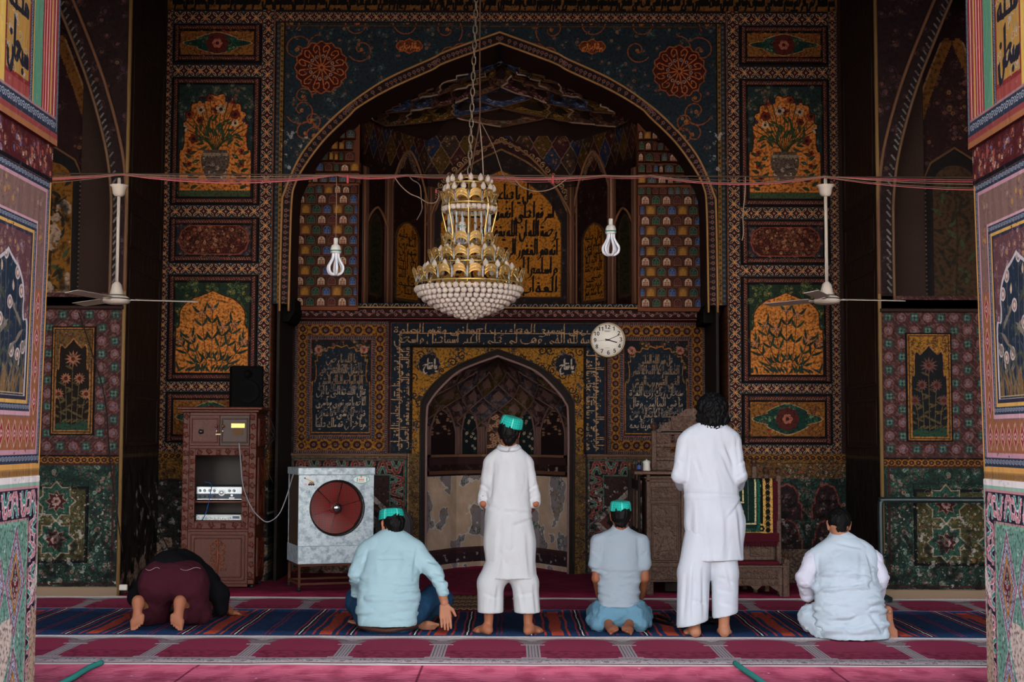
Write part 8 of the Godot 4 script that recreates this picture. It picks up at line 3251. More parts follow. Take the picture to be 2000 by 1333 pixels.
func kneeling_boy(skin: Material, hats: Pt) -> void:
	var o := FL(1210, 1238, .022)
	var d := -o.z
	var t := person("boy kneeling upright in grey T-shirt and light jeans with teal cap", o)
	var S := func(x: float, y: float, z := .0) -> Vector3: return W(x, y, d - z) - o
	var hc: Vector3 = S.call(1212, 1009, -.2)
	var arms := []
	for s in [-1.0, 1.0]:
		chain(arms, [S.call(1212 + s * 47, 1096, -.16), S.call(1212 + s * 47, 1130, -.16), S.call(1212 + s * 41, 1165, -.32)], [.03, .031, .026], .02)
	var hand := hand_prims(S.call(1172, 1165, -.34), V3(.3, -.3, -1).normalized(), V3(0, -1, .2).normalized(), -1.0, .15, .9) + hand_prims(S.call(1252, 1165, -.34), V3(-.3, -.3, -1).normalized(), V3(0, -1, .2).normalized(), 1.0, .15, .9)
	# soles turned up, toes towards the camera
	var feet := []
	for s in [-1.0, 1.0]:
		var hl: Vector3 = S.call(1209 + s * 20, 1218, -.05)
		feet += foot_prims(V3(hl.x, .085, hl.z), V3(-s * .16, -.32, .95).normalized(), V3(0, -.95, -.32).normalized(), .88, s)
	put(t, "body", joined([core(S.call(1212, 1038, -.2), S.call(1210, 1190, -.15), [[1, S.call(1172, 1060, -.19), S.call(1165, 1095, -.16)], [1, S.call(1252, 1060, -.19), S.call(1259, 1095, -.16)], [0, S.call(1166, 1200, -.52), S.call(1180, 1218, -.16)], [0, S.call(1254, 1200, -.52), S.call(1238, 1218, -.16)]]), field_mesh(head_prims(hc, Basis(Vector3.RIGHT, -.12), .9), .005), field_mesh(arms, .007), field_mesh(hand, .005), field_mesh(feet, .005)]), skin)
	var hr := []
	cap(hr, hc + V3(0, .025, .024), hc + V3(0, .02, -.02), .073, .072, .02)
	cap(hr, hc + V3(0, -.015, .038), hc + V3(0, -.045, .038), .06, .048, .03)
	hairy(t, hr, [[V3(0, -.55, -.85), hc.y * -.55 - hc.z * .85 + .055], [V3(0, 1, 0), hc.y + .07]])
	cap_hat(t, hc + V3(.0, .046, .006), Basis(Vector3.RIGHT, .1), .88, hats)
	var k := []
	chain(k, [S.call(1211, 1072, -.19), S.call(1210, 1110, -.17), S.call(1209, 1150, -.16), S.call(1209, 1198, -.14)], [.135, .135, .126, .15], .05, V3(1.05, 1, .7))
	for s in [-1.0, 1.0]:
		cap(k, S.call(1211, 1047, -.2), S.call(1211 + s * 40, 1058, -.19), .052, .048, .06)
		cap(k, S.call(1211 + s * 44, 1062, -.19), S.call(1211 + s * 47, 1103, -.17), .054, .053, .03)
	cap(k, S.call(1212, 1042, -.2), S.call(1212, 1033, -.2), .062, .06, .02)
	put(t, "shirt", joined([field_mesh(k, .009, [[Vector3.DOWN, -S.call(1209, 1191).y]], [[33, V3(4, 16, 4), .009, .12, .5], [34, V3(6, 6, 6), .004]] + creases(S, [[1176, 1055, 1174, 1100], [1246, 1055, 1250, 1100], [1158, 1080, 1172, 1092, .01], [1254, 1092, 1270, 1080, .01]]))]), cloth(hx("86929c")))
	var col := []
	for i in 21:
		col.append(S.call(1212, 1034, -.2) + V3(sin(TAU * i / 20) * .058, -.012 * cos(TAU * i / 20), cos(TAU * i / 20) * .058))
	put(t, "collar", tube(col, .012, 6), cloth(hx("86929c")))
	var j := []
	cap(j, S.call(1188, 1200, -.15), S.call(1232, 1200, -.15), .105, .105, .04)
	for s in [-1.0, 1.0]:
		chain(j, [S.call(1210 + s * 28, 1196, -.2), S.call(1210 + s * 44, 1200, -.55)], [.1, .08], .04)
		chain(j, [S.call(1210 + s * 42, 1214, -.5), S.call(1210 + s * 46, 1212, -.2), S.call(1210 + s * 42, 1220, -.1)], [.07, .062, .056], .03)
	put(t, "jeans", joined([field_mesh(j, .01, [[Vector3.DOWN, .0]], [[35, V3(11, 14, 11), .01]])]), cloth(hx("577c90")))
func kneeling_man(skin: Material, white: Material) -> void:
	var o := FL(1650, 1248, .022)
	var d := -o.z
	var t := person("bareheaded man sitting on his heels in crumpled pale white tunic", o)
	var S := func(x: float, y: float, z := .0) -> Vector3: return W(x, y, d - z) - o
	var B := Basis(Vector3.RIGHT, -.3)
	var hc: Vector3 = S.call(1638, 1026, -.24)
	var arms := []
	for s in [-1.0, 1.0]:
		chain(arms, [S.call(1645 + s * 74, 1140, -.16), S.call(1645 + s * 62, 1172, -.34)], [.038, .03], .02)
	var hand := hand_prims(S.call(1585, 1174, -.36), V3(.3, -.3, -.9).normalized(), V3(0, -1, .2).normalized(), -1.0, .15) + hand_prims(S.call(1705, 1174, -.36), V3(-.3, -.3, -.9).normalized(), V3(0, -1, .2).normalized(), 1.0, .15)
	# right foot upright on its toes, sole to the camera; left foot flat under him
	var f1: Vector3 = S.call(1737, 1196, -.1)
	var f2: Vector3 = S.call(1618, 1240, -.02)
	var feet := foot_prims(f1, V3(.1, -1, .1).normalized(), V3(-.25, .1, -1).normalized(), 1.02, 1.0) + foot_prims(V3(f2.x - .05, .06, f2.z - .1), V3(.9, -.1, .35).normalized(), V3(0, .4, -.9).normalized(), 1.0, 1.0)
	put(t, "body", joined([core(S.call(1640, 1054, -.23), S.call(1660, 1205, -.06), [[1, S.call(1592, 1090, -.18), S.call(1572, 1142, -.16)], [1, S.call(1702, 1090, -.18), S.call(1718, 1142, -.16)], [0, S.call(1716, 1212, -.45), f1], [0, S.call(1590, 1212, -.45), V3(f2.x - .05, .06, f2.z - .1)]]), field_mesh(head_prims(hc, B, 1.0), .005), field_mesh(arms, .007), field_mesh(hand, .005), field_mesh(feet, .005)]), skin)
	var hr := []
	cap(hr, hc + B * V3(0, .034, .02), hc + B * V3(0, .036, -.03), .083, .08, .02)
	cap(hr, hc + B * V3(0, .0, .045), hc + B * V3(0, -.032, .042), .062, .05, .03)
	var fw := B * V3(0, -.5, -.87)
	hairy(t, hr, [[fw, fw.dot(hc) + .06]], .004)
	var k := []
	chain(k, [S.call(1648, 1100, -.18), S.call(1653, 1140, -.1), S.call(1658, 1180, -.06), S.call(1662, 1218, -.04)], [.18, .19, .2, .2], .06, V3(1.1, 1, .74))
	for s in [-1.0, 1.0]:
		cap(k, S.call(1643, 1066, -.22), S.call(1647 + s * 48, 1088, -.18), .072, .064, .08)
	cap(k, S.call(1640, 1056, -.23), S.call(1639, 1045, -.24), .064, .058, .03)
	# skirts of the tunic spread on the floor
	chain(k, [S.call(1660, 1212, -.05), S.call(1672, 1246, .02)], [.16, .13], .08, V3(1.2, .8, .7))
	chain(k, [S.call(1690, 1214, -.05), S.call(1716, 1240, .0)], [.12, .07], .06, V3(1, .8, .8))
	chain(k, [S.call(1640, 1220, -.02), S.call(1645, 1248, .05)], [.08, .05], .05)
	put(t, "tunic", joined([field_mesh(k, .01, [[Vector3.DOWN, .0]], [[43, V3(3.2, 13, 3.2), .02, .0, .5], [42, V3(5, 5, 5), .007]] + creases(S, [[1602, 1085, 1598, 1145], [1698, 1085, 1706, 1145], [1622, 1078, 1640, 1135, .025], [1684, 1080, 1672, 1135, .025], [1640, 1065, 1690, 1075, .012], [1690, 1195, 1720, 1240, .02, .012], [1640, 1215, 1650, 1250, .02, .012]]))]), white)
	for s in [-1.0, 1.0]:
		var sl := []
		chain(sl, [S.call(1647 + s * 58, 1092, -.18), S.call(1645 + s * 72, 1130, -.14), S.call(1645 + s * 68, 1160, -.24)], [.066, .062, .058], .03)
		put(t, "sleeve", joined([field_mesh(sl, .009, [], [[45, V3(10, 12, 10), .007]])]), cloth(hx("b9b9c6")))
	var tr := []
	for s in [-1.0, 1.0]:
		chain(tr, [S.call(1655 + s * 36, 1200, -.14), S.call(1650 + s * 62, 1200, -.52)], [.11, .09], .04)
	chain(tr, [S.call(1588, 1216, -.5), S.call(1585, 1208, -.2), S.call(1606, 1230, -.06)], [.08, .085, .07], .04)
	chain(tr, [S.call(1712, 1216, -.5), S.call(1722, 1212, -.2)], [.08, .07], .04)
	put(t, "trousers", joined([field_mesh(tr, .01, [[Vector3.DOWN, .0]], [[46, V3(10, 12, 10), .01]])]), white)
func bowing_man(skin: Material) -> void:
	var o := FL(310, 1232, .022)
	var d := -o.z
	var t := person("man bowed down in prostration in maroon trousers and black top", o)
	var S := func(x: float, y: float, z := .0) -> Vector3: return W(x, y, d - z) - o
	var hc := V3(.09, .12, -1.0)
	var B := Basis(Vector3.RIGHT, -1.9)
	var arms := []
	chain(arms, [S.call(434, 1180, -.62), V3(S.call(440, 1205, -.6).x, .04, -.78)], [.036, .028], .02)
	chain(arms, [V3(-.2, .1, -.8), V3(-.16, .035, -.98)], [.036, .028], .02)
	var hand := hand_prims(V3(S.call(440, 1205, -.6).x, .025, -.8), V3(.0, 0, -1), Vector3.DOWN, -1.0, .06) + hand_prims(V3(-.16, .025, -1.0), V3(.1, 0, -1).normalized(), Vector3.DOWN, 1.0, .06)
	# feet on their toes, soles to the camera
	var feet := []
	for q in [[267, 1176, 1.0], [349, 1176, -1.0]]:
		var hl: Vector3 = S.call(q[0], q[1], -.02)
		feet += foot_prims(hl, V3(q[2] * .04, -1, .14).normalized(), V3(0, .14, -1).normalized(), 1.02, -q[2])
		cap(feet, hl + V3(0, -.015, -.05), hl + V3(0, -.06, -.16), .038, .044, .03)
	put(t, "body", joined([core(V3(.1, .2, -.92), S.call(338, 1135, -.34), [[1, S.call(400, 1130, -.62), S.call(434, 1180, -.62)], [1, S.call(288, 1140, -.65), V3(-.2, .1, -.8)], [0, S.call(308, 1205, -.38), S.call(267, 1184, -.08)], [0, S.call(386, 1202, -.34), S.call(349, 1184, -.08)]]), field_mesh(head_prims(hc, B, 1.0), .006), field_mesh(arms, .008), field_mesh(hand, .006), field_mesh(feet, .005)]), skin)
	hairy(t, [[hc + V3(0, .01, -.02), hc + V3(0, .02, .03), .086, .08, .03, ONE3]], [], .004)
	var tr := []
	# hips high, thighs down to the knees, shins back to the feet
	cap(tr, S.call(312, 1136, -.32), S.call(366, 1136, -.32), .15, .15, .05)
	chain(tr, [S.call(306, 1150, -.3), S.call(308, 1200, -.38)], [.125, .085], .05)
	chain(tr, [S.call(372, 1150, -.3), S.call(384, 1196, -.34)], [.128, .095], .05)
	chain(tr, [S.call(308, 1205, -.38), S.call(271, 1203, -.12)], [.078, .062], .04)
	chain(tr, [S.call(388, 1200, -.34), S.call(353, 1203, -.12)], [.085, .062], .04)
	put(t, "trousers", joined([field_mesh(tr, .01, [[Vector3.DOWN, .0]], [[55, V3(9, 9, 9), .006]])]), cloth(hx("35131c")))
	var k := []
	chain(k, [S.call(332, 1112, -.4), S.call(345, 1112, -.6), V3(.1, .24, -.85)], [.15, .165, .14], .05, V3(1.15, .85, 1))
	chain(k, [S.call(398, 1128, -.62), S.call(428, 1160, -.6), S.call(432, 1190, -.64)], [.085, .066, .056], .05)
	chain(k, [S.call(290, 1130, -.65), S.call(268, 1168, -.62), V3(-.2, .08, -.85)], [.08, .06, .05], .05)
	put(t, "top", joined([field_mesh(k, .01, [], [[56, V3(7, 7, 7), .005]])]), cloth(hx("0b0b0e")))
	# pale stitching of the back pockets
	var pk := SurfaceTool.new()
	pk.begin(Mesh.PRIMITIVE_TRIANGLES)
	for q in [[284, 312], [352, 392]]:
		var l := []
		for i in 7:
			l.append(S.call(lerpf(q[0], q[1], i / 6.0), 1112 + 3.0 * sin(i), -.185 + .006 * sin(i * .5)))
		tube_into(pk, l, .0016, 4)
	pk.generate_normals()
	put(t, "pocket_stitching", pk.commit(), mat(hx("a8909a"), .8))
# ---------------------------------------------------------------- hanging things
const D_HANG := 11.5
func ring_pts(r: float, y: float, n := 40) -> Array:
	var p := []
	for i in n:
		p.append(V3(sin(TAU * i / n) * r, y, cos(TAU * i / n) * r))
	return p
func build_chandelier() -> void:
	var k := D_HANG / FOC
	var o := W(917, 345, D_HANG)
	var t := thing("chandelier", "tiered gilt chandelier of frosted glass beads hanging on a long chain", "chandelier", o)
	var Y := func(py: float) -> float: return PY(py, D_HANG, 917) - o.y
	var gold := mat(hx("e0bd74"), .3, null, .75)
	var frost := mat(hx("c4b8ae"), .3)
	var clear := mat(Color(.82, .86, .9, .35), .08)
	clear.transparency = BaseMaterial3D.TRANSPARENCY_ALPHA
	var bead := lathe([V2(0, -.026), V2(.015, -.022), V2(.025, -.008), V2(.0255, .005), V2(.017, .02), V2(0, .026)], 10)
	var drop := lathe([V2(0, -.034), V2(.018, -.026), V2(.025, -.008), V2(.02, .012), V2(.009, .028), V2(.003, .036), V2(0, .038)], 10)
	var prism := lathe([V2(0, 0), V2(.009, -.006), V2(.009, -.088), V2(0, -.1)], 6)
	# gilt hood: a bent strip with a raised rim and a jewelled middle
	var hs := SurfaceTool.new()
	hs.begin(Mesh.PRIMITIVE_TRIANGLES)
	hs.set_smooth_group(0)
	for i in 10:
		var q := []
		for e in [[i, .0], [i + 1, .0], [i + 1, 1.0], [i, 1.0]]:
			var a: float = PI * (e[0] / 10.0)
			q.append(V3(cos(a) * .05, sin(a) * .036 + e[1] * .052, .014 * sin(a) + e[1] * .016 - .01))
		quad(hs, q[0], q[1], q[2], q[3])
	for e in [.0, .5, 1.0]:
		var l := []
		for i in 11:
			var a := PI * i / 10.0
			l.append(V3(cos(a) * .047, sin(a) * .034 + e * .052, .014 * sin(a) + e * .016 - .006))
		tube_into(hs, l, .004, 5)
	hs.generate_normals()
	var hood := hs.commit()
	var jewel := lathe([V2(.01, 0), V2(.008, .006), V2(0, .008)], 8)
	var hoods := func(r: float, y: float, n: int, ph: float) -> void:
		for i in n:
			var a := TAU * (i + ph) / n
			var h := put(t, "gilt_hood", hood, gold, V3(sin(a) * r, y, cos(a) * r), V3(0, a, 0))
			put(h, "jewel", jewel, frost, V3(0, .06, .012), V3(PI / 2, 0, 0))
			var b := TAU * (i + ph + .5) / n
			put(t, "prism", prism, clear, V3(sin(b) * r * .98, y + .075, cos(b) * r * .98))
	var beads := func(r: float, y: float, n: int, ph: float, m: Mesh, sc := 1.0) -> void:
		for i in n:
			var a := TAU * (i + ph) / n
			put(t, "glass_bead", m, frost, V3(sin(a) * r, y, cos(a) * r)).scale = Vector3.ONE * sc
	# centre stem and gilt rings
	put(t, "stem", tube([V3(0, .02, 0), V3(0, Y.call(600.0), 0)], .012, 8), gold)
	for q in [[352.0, 30], [362.0, 46], [402.0, 54], [414.0, 46], [470.0, 46], [494.0, 52], [518.0, 76], [556.0, 106], [566.0, 104]]:
		put(t, "gilt_ring", tube(ring_pts(q[1] * k, Y.call(q[0])), .006, 6, true), gold)
	for i in 8:
		var a := TAU * i / 8
		put(t, "arm", tube(smooth3([V3(0, .0, 0), V3(sin(a) * 30 * k, Y.call(352.0), cos(a) * 30 * k), V3(sin(a) * 54 * k, Y.call(402.0), cos(a) * 54 * k), V3(sin(a) * 44 * k, Y.call(470.0), cos(a) * 44 * k), V3(sin(a) * 76 * k, Y.call(518.0), cos(a) * 76 * k), V3(sin(a) * 105 * k, Y.call(560.0), cos(a) * 105 * k)], 4), .006, 5), gold)
	beads.call(42 * k, Y.call(353.0), 13, .2, drop, .95)
	beads.call(48 * k, Y.call(370.0), 15, .5, drop, .95)
	hoods.call(52 * k, Y.call(397.0), 12, .5)
	beads.call(50 * k, Y.call(410.0), 30, .0, bead, .95)
	# curtain of crystal strands round a bulb
	for i in 20:
		var a := TAU * i / 20
		put(t, "prism", prism, clear, V3(sin(a) * 41 * k, Y.call(418.0), cos(a) * 41 * k))
		put(t, "prism", prism, clear, V3(sin(a) * 41 * k, Y.call(443.0), cos(a) * 41 * k))
	hoods.call(50 * k, Y.call(479.0), 11, .5)
	beads.call(58 * k, Y.call(490.0), 14, .3, drop, .95)
	hoods.call(76 * k, Y.call(511.0), 17, .5)
	beads.call(86 * k, Y.call(523.0), 20, .3, drop, .95)
	hoods.call(106 * k, Y.call(548.0), 22, .5)
	for q in [[102, 567.0, 50], [96, 576.0, 48], [87, 584.5, 44], [76, 592.0, 38], [64, 599.0, 32], [51, 605.0, 26], [38, 610.5, 19], [25, 615.0, 12], [12, 618.5, 6]]:
		beads.call(q[0] * k, Y.call(q[1]), q[2], q[0] * .13, bead, .98)
	put(t, "dish", lathe([V2(99 * k, Y.call(566.0)), V2(80 * k, Y.call(582.0)), V2(50 * k, Y.call(597.0)), V2(20 * k, Y.call(608.0)), V2(0, Y.call(611.0))], 32), mat(hx("8a7660"), .5))
	# chain of links up to the vault
	var lk := []
	for i in 16:
		var a := TAU * i / 16
		lk.append(V3(cos(a) * .016, sin(a) * .04, 0))
	var link := tube(lk, .0055, 5, true)
	var steel := mat(hx("8a7c6c"), .4, null, .7)
	for i in 26:
		put(t, "chain_link", link, steel, V3(.0 + i * .0022, .05 + i * .066, 0), V3(0, (i % 2) * PI / 2 + .3, -.03))
	put(t, "suspension_rod", tube([V3(.06, 1.75, 0), V3(.1, 7.55 - o.y, 0)], .006, 6), steel)
	tag(put(self, "lamp_flex", tube(smooth3([W(938, -40, D_HANG - .05), W(937, 120, D_HANG - .05), W(937, 230, D_HANG - .05), W(926, 300, D_HANG - .05), W(919, 342, D_HANG - .03)], 6), .006, 5), mat(hx("5a4438"), .7)), "brown flex hanging beside the chandelier chain", "cable")
	bulb(W(903, 424, D_HANG), .62, "white lotus bulb inside the crystal curtain of the chandelier", .0)
func bulb(at: Vector3, s: float, label: String, flex: float) -> void:
	var t := thing("lotus_bulb", label, "light bulb", at, .0, "lotus bulbs")
	var wh := mat(hx("c9c6c2"), .35)
	var sock := put(t, "lamp_holder", lathe([V2(0, 0), V2(.018, -.002), V2(.022, -.012), V2(.02, -.06), V2(.026, -.064)], 14), wh)
	put(t, "ballast", lathe([V2(.02, -.06), V2(.04, -.074), V2(.05, -.1), V2(.053, -.135), V2(.048, -.15), V2(0, -.15)], 20), wh)
	put(t, "teal_ring", lathe([V2(.0525, -.12), V2(.0545, -.122), V2(.0545, -.13), V2(.0525, -.132)], 20), mat(hx("157a6c"), .4))
	var tubes := mat(hx("d8dce6"), .25)
	for i in 6:
		var a := TAU * i / 6 + .3
		var p := []
		for q in [[.028, -.148], [.03, -.19], [.052, -.235], [.076, -.28], [.07, -.325], [.035, -.352], [.006, -.35]]:
			p.append(V3(sin(a) * q[0], q[1], cos(a) * q[0]))
		put(t, "glass_tube", tube(smooth3(p, 4), .013, 8), tubes)
	if flex > .0:
		put(t, "flex", tube([V3(0, flex, 0), V3(.002, flex * .5, 0), V3(0, 0, 0)], .0045, 5), mat(hx("8a6a5c"), .7))
	t.scale = Vector3.ONE * s
func build_fan(px: float, label: String, turn: float) -> void:
	var top := W(px, 348, D_HANG)
	var t := thing("ceiling_fan", label, "ceiling fan", top, .0, "ceiling fans")
	var Y := func(py: float) -> float: return PY(py, D_HANG, 1000) - PY(348, D_HANG, 1000)
	var wh := mat(hx("b5aca2"), .4)
	var dk := mat(hx("141312"), .5)
	put(t, "canopy", lathe([V2(.072, Y.call(362.0)), V2(.074, Y.call(363.0)), V2(.058, Y.call(367.0)), V2(.048, Y.call(379.0)), V2(.034, Y.call(384.0)), V2(0, Y.call(384.0))], 20), wh)
	put(t, "down_rod", tube([V3(0, .0, 0), V3(0, Y.call(556.0), 0)], .0135, 10), wh)
	put(t, "hook", tube(smooth3([V3(0, -.02, 0), V3(.022, .012, 0), V3(0, .04, 0), V3(-.022, .012, 0), V3(0, -.02, 0)], 4), .006, 6), dk)
	put(t, "lower_cup", lathe([V2(.02, Y.call(551.0)), V2(.03, Y.call(554.0)), V2(.038, Y.call(556.0)), V2(.055, Y.call(574.0)), V2(.056, Y.call(577.0))], 20), wh)
	put(t, "motor", lathe([V2(.05, Y.call(576.0)), V2(.085, Y.call(579.0)), V2(.108, Y.call(583.5)), V2(.112, Y.call(588.0)), V2(.1, Y.call(592.5)), V2(.06, Y.call(595.0)), V2(0, Y.call(595.5))], 28), wh)
	for q in [[.066, 577.3], [.1105, 584.6]]:
		put(t, "dark_band", tube(ring_pts(q[0], Y.call(q[1])), .0045, 6, true), dk)
	for i in 3:
		var a := turn + TAU * i / 3
		var h := put(t, "blade", ArrayMesh.new(), wh, V3(0, Y.call(586.0), 0), V3(0, a, 0))
		var st := st_new()
		box_into(st, V3(.13, 0, 0), V3(.1, .008, .035), .002)
		box_into(st, V3(.4, .004, 0), V3(.5, .005, .12), .002, Basis(Vector3.RIGHT, .16))
		h.mesh = fin(st)
func build_wires() -> void:
	# iron tie rod across the hall with leads strung along it
	var y := PY(342, D_HANG)
	tag(put(self, "tie_rod", tube([V3(-5.2, y, -D_HANG), V3(5.2, y - .01, -D_HANG)], .0065, 6), mat(hx("4a3a32"), .6, null, .3)), "thin brown iron rod spanning the hall above the worshippers", "rod")
	var r := RandomNumberGenerator.new()
	r.seed = 5
	var ties := [-5.2, PX(236, D_HANG), PX(655, D_HANG), PX(790, D_HANG), PX(905, D_HANG), PX(1180, D_HANG), PX(1270, D_HANG), PX(1612, D_HANG), 5.2]
	var cols := ["9a4a50", "a85560", "b8656c", "6a4a40", "8a7464", "7a6456", "94484e"]
	var kinds := ["pink electric wire strung along the iron rod", "pink electric wire strung along the iron rod", "pink electric wire strung along the iron rod", "brown twisted wire strung along the iron rod", "brown twisted wire strung along the iron rod", "brown twisted wire strung along the iron rod", "pink electric wire strung along the iron rod"]
	for i in 6:
		var p := []
		for s in ties.size() - 1:
			var wd: float = ties[s + 1] - ties[s]
			var sag := wd * r.randf_range(.006, .045)
			for e in 8:
				var f := e / 8.0
				p.append(V3(ties[s] + wd * f, y - .012 - sag * 4.0 * f * (1 - f) + .006 * sin(i * 2.0 + s), -D_HANG + .013 + i * .008))
		p.append(V3(5.2, y, -D_HANG + .013 + i * .008))
		tag(put(self, "wire", tube(p, .0032 if i < 3 else .0026, 5), mat(hx(cols[i]), .6)), kinds[i], "wire", "wires along the iron rod")
	# hanging loops and tape tags
	for q in [["loose grey lead looping from the rod down left of the chandelier", [[770, 345], [782, 362], [800, 378], [818, 386], [835, 396], [850, 396], [857, 384], [856, 378]], "8a7268"], ["thin twisted lead hanging in a loop left of the chandelier", [[800, 345], [806, 352], [820, 362], [823, 390], [824, 410], [814, 430]], "6a5c54"], ["thin wire sagging from the rod right of the chandelier", [[1005, 350], [1020, 366], [1050, 374], [1080, 368], [1112, 346]], "8a7464"], ["white wire running from the chandelier chain down to the rod", [[937, 240], [942, 300], [944, 342]], "a89684"], ["thin wire slanting from the chandelier chain across the niche", [[938, 236], [965, 290], [985, 345], [1010, 362]], "6e5c50"], ["pale lead hanging down in front of the right pier", [[1456, 345], [1455, 380], [1451, 420], [1452, 455], [1449, 470]], "8c7868"]]:
		var p := []
		for e in q[1]:
			p.append(W(e[0], e[1], D_HANG - .03))
		tag(put(self, "hanging_lead", tube(smooth3(p, 4), .0045, 5), mat(hx(q[2]), .7)), q[0], "wire")
	for q in [[679, 350, "red tape tag knotted on the rod above the left lamp"], [1080, 351, "pink tape tag knotted on the rod right of the chandelier"], [852, 374, "small red tape tag on the loose lead by the chandelier"]]:
		tag(put(self, "tape_tag", box(.016, .07 if q[1] < 370 else .02, .008, .002), cloth(hx("b0424a")), W(q[0], q[1], D_HANG - .05)), q[2], "tape")
	# black and brown leads clipped down the side walls
	for q in [["black cable running down the side wall left of the cabinet", [[154, 610], [180, 690], [205, 780], [215, 900], [228, 1000], [240, 1080]], 12.2], ["thin dark cable trailing down the dark cheek wall behind the bowing man", [[255, 905], [275, 960], [300, 1010], [318, 1050], [330, 1075]], 13.0]]:
		var p := []
		for e in q[1]:
			p.append(W(e[0], e[1], q[2]))
		tag(put(self, "wall_cable", tube(smooth3(p, 5), .006, 5), mat(hx("14100f"), .6)), q[0], "cable")
func build_clock() -> void:
	var d := D_REC - .06
	var t := thing("wall_clock", "round white wall clock showing ten past three above the pulpit", "clock", W(1187, 664.5, d))
	var R := 34.0 * d / FOC
	var face := put(t, "dial", lathe([V2(R * .94, -.02), V2(R * .94, .008), V2(0, .008)], 48), mat(hx("e4e0d8"), .5), Vector3.ZERO, V3(PI / 2, 0, 0))
	put(t, "rim", lathe([V2(R * .96, -.035), V2(R, -.03), V2(R, .012), V2(R * .97, .022), V2(R * .93, .018), V2(R * .91, .008)], 48), mat(hx("a8957e"), .35), Vector3.ZERO, V3(PI / 2, 0, 0))
	var ink := mat(hx("1c1b1c"), .6)
	for i in 12:
		var a := TAU * (i + 1) / 12 - .03
		var tm := TextMesh.new()
		tm.text = str(i + 1)
		tm.font = font(700)
		tm.font_size = 16
		tm.pixel_size = .0034
		tm.depth = .001
		put(t, "numeral", tm, ink, V3(sin(a) * R * .74, cos(a) * R * .74, .009))
	for q in [[.16, .062, .0045], [.12, .05, .004], [-.46, .045, .003]]:
		put(t, "small_print", box(q[1], q[2], .001, .0), mat(hx("77736c"), .6), V3(-.005, R * (q[0] + .36 if q[0] > 0 else q[0]), .0085))
	for q in [[1.85, .55, .011, "hour_hand"], [1.16, .68, .006, "minute_hand"], [-1.68, .62, .002, "second_hand"]]:
		var u := V3(sin(q[0]), cos(q[0]), 0)
		put(t, q[3], box(q[2], R * (q[1] + .16), .0025, .0008), ink, u * R * (q[1] - .16) * .5 + V3(0, 0, .013), V3(0, 0, -q[0]))
	put(t, "hub", lathe([V2(.01, 0), V2(.009, .018), V2(0, .019)], 14), ink, Vector3.ZERO, V3(PI / 2, 0, 0))
func build_small() -> void:
	# iron rail on the right
	var d := 12.0
	var a := W(1722, 1166, d)
	var b := W(1722, 977, d)
	var iron := mat(hx("142426"), .4, null, .2)
	var t := thing("pipe_rail", "dark green bent pipe rail in front of the right side wall", "rail", V3(a.x, 0, -d))
	put(t, "pipe", tube(smooth3([V3(0, .0, 0), V3(0, .5, 0), V3(0, b.y - .06, 0), V3(.015, b.y - .012, 0), V3(.06, b.y, 0), V3(.8, b.y, 0), V3(2.0, b.y, 0)], 5), .025, 10), iron)
	put(t, "foot_flange", lathe([V2(.09, 0), V2(.09, .05), V2(.05, .07), V2(.026, .075)], 18), iron)
	put(t, "valve_stub", tube([V3(0, PY(1085, d), 0), V3(.05, PY(1085, d), 0)], .022, 8), iron)
	put(t, "far_post", tube([V3(2.0, 0, 0), V3(2.0, b.y, 0)], .025, 8), iron)
	# board with a pointed top leaning on the wall behind the seated man
	var dd := 14.1
	var pts := []
	var c := W(769, 1100, dd)
	for p in [[735, 1115], [735, 1018], [742, 1004], [756, 996], [769, 984], [782, 996], [796, 1004], [804, 1018], [804, 1115]]:
		pts.append(W(p[0], p[1], dd))
	var st := st_new()
	for i in range(1, pts.size() - 1):
		tri(st, pts[0], pts[i], pts[i + 1])
	for i in pts.size():
		var e: Vector3 = pts[i]
		var f: Vector3 = pts[(i + 1) % pts.size()]
		quad(st, e, f, f + V3(0, 0, -.03), e + V3(0, 0, -.03))
	var bd := put(self, "leaning_board", fin(st), mat(hx("17151a"), .5))
	tag(bd, "dark pointed wooden board leaning on the wall behind the seated man", "board")
	put(bd, "edge_moulding", tube(pts, .012, 6), mat(hx("2a2426"), .5))
	# black bag at the feet of the standing man
	var o := FL(1372, 1224, .022) + V3(0, 0, -.12)
	var g := thing("shoulder_bag", "black bag lying behind the feet of the tall standing man", "bag", o)
	var pr := []
	chain(pr, [V3(-.05, .06, 0), V3(.08, .05, 0)], [.055, .045], .04, V3(1, 1, 1.2))
	chain(pr, [V3(.0, .1, -.04), V3(.02, .15, -.05)], [.05, .03], .04)
	put(g, "pouch", joined([field_mesh(pr, .01, [[Vector3.DOWN, .0]], [[63, V3(14, 14, 14), .006]])]), mat(hx("0c0d10"), .45))
	var sp := []
	for p in [[1345, 1216], [1325, 1222], [1300, 1218], [1280, 1212], [1272, 1206], [1285, 1204], [1310, 1212]]:
		sp.append(FL(p[0], p[1], .035) - o)
	put(g, "strap", tube(smooth3(sp, 5), .013, 6), mat(hx("0c0d10"), .5))
	put(g, "flap", box(.13, .012, .1, .004), mat(hx("101114"), .4), V3(.11, .03, .06), V3(.1, .2, -.15))
	tag(put(self, "switch_box", box(.07, .05, .03, .006), mat(hx("b8b2aa"), .5), W(241, 1148, D_SIDE - .016)), "small white socket box low on the wall behind the bowing man", "socket box")
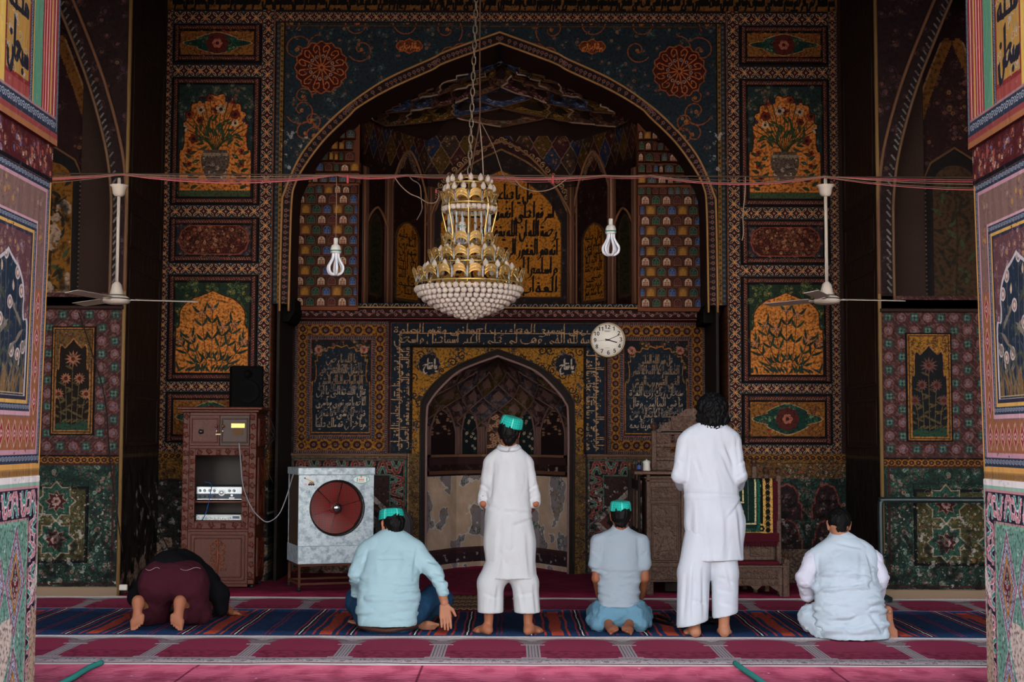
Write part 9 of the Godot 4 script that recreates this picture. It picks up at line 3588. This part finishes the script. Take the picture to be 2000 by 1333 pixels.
func build_hangings() -> void:
	build_chandelier()
	var yr := PY(345, D_HANG)
	for q in [[656, 465, "white lotus bulb hanging left of the chandelier"], [1193, 427, "white lotus bulb hanging right of the chandelier"]]:
		var p := W(q[0], q[1], D_HANG)
		bulb(p, .86, q[2], (yr - p.y) / .86)
	build_fan(233, "cream ceiling fan hanging on the left in front of the dark wall", .25)
	build_fan(1612, "cream ceiling fan hanging on the right in front of the painted pier", .12)
	build_wires()
	build_clock()
	build_small()
func _ready() -> void:
	# camera
	cam_basis = Basis(Vector3.RIGHT, deg_to_rad(PITCH)) * Basis(Vector3.BACK, deg_to_rad(ROLL))
	var cam := Camera3D.new()
	cam.name = "camera"
	cam.fov = rad_to_deg(2.0 * atan(666.5 / FOC))
	cam.near = .05
	add_child(cam)
	cam.transform = Transform3D(cam_basis, V3(0, EYE, 0))
	# sky: bright haze over the courtyard, no direct sun in view
	var env := Environment.new()
	env.background_mode = Environment.BG_SKY
	var sky := Sky.new()
	var sm := ProceduralSkyMaterial.new()
	sm.sky_top_color = Color(.76, .8, .87)
	sm.sky_horizon_color = Color(.95, .97, 1.0)
	sm.sky_curve = .15
	sm.ground_horizon_color = Color(.4, .38, .36)
	sm.ground_bottom_color = Color(.3, .28, .26)
	sm.energy_multiplier = 3.0
	sky.sky_material = sm
	env.sky = sky
	env.tonemap_mode = Environment.TONE_MAPPER_LINEAR
	env.tonemap_exposure = 2.5
	env.sdfgi_enabled = true
	env.ssao_enabled = true
	env.ssil_enabled = true
	var we := WorldEnvironment.new()
	we.name = "environment"
	we.environment = env
	add_child(we)
	# afternoon sun from behind the hall: it falls on the court and its far arcade
	var sun := DirectionalLight3D.new()
	sun.name = "sun"
	sun.light_color = Color(1.0, .985, .96)
	sun.light_energy = 17.0
	sun.shadow_enabled = true
	add_child(sun)
	sun.look_at_from_position(Vector3.ZERO, V3(.3, -.75, .6))
	rng.seed = 11
	M.wall_n = nz_normal(.05, 3.0, 3)
	make_tiles()
	build_floor()
	build_shell()
	build_back()
	build_sides()
	build_carpets()
	build_cabinet()
	build_cooler()
	build_minbar()
	build_people()
	build_hangings()
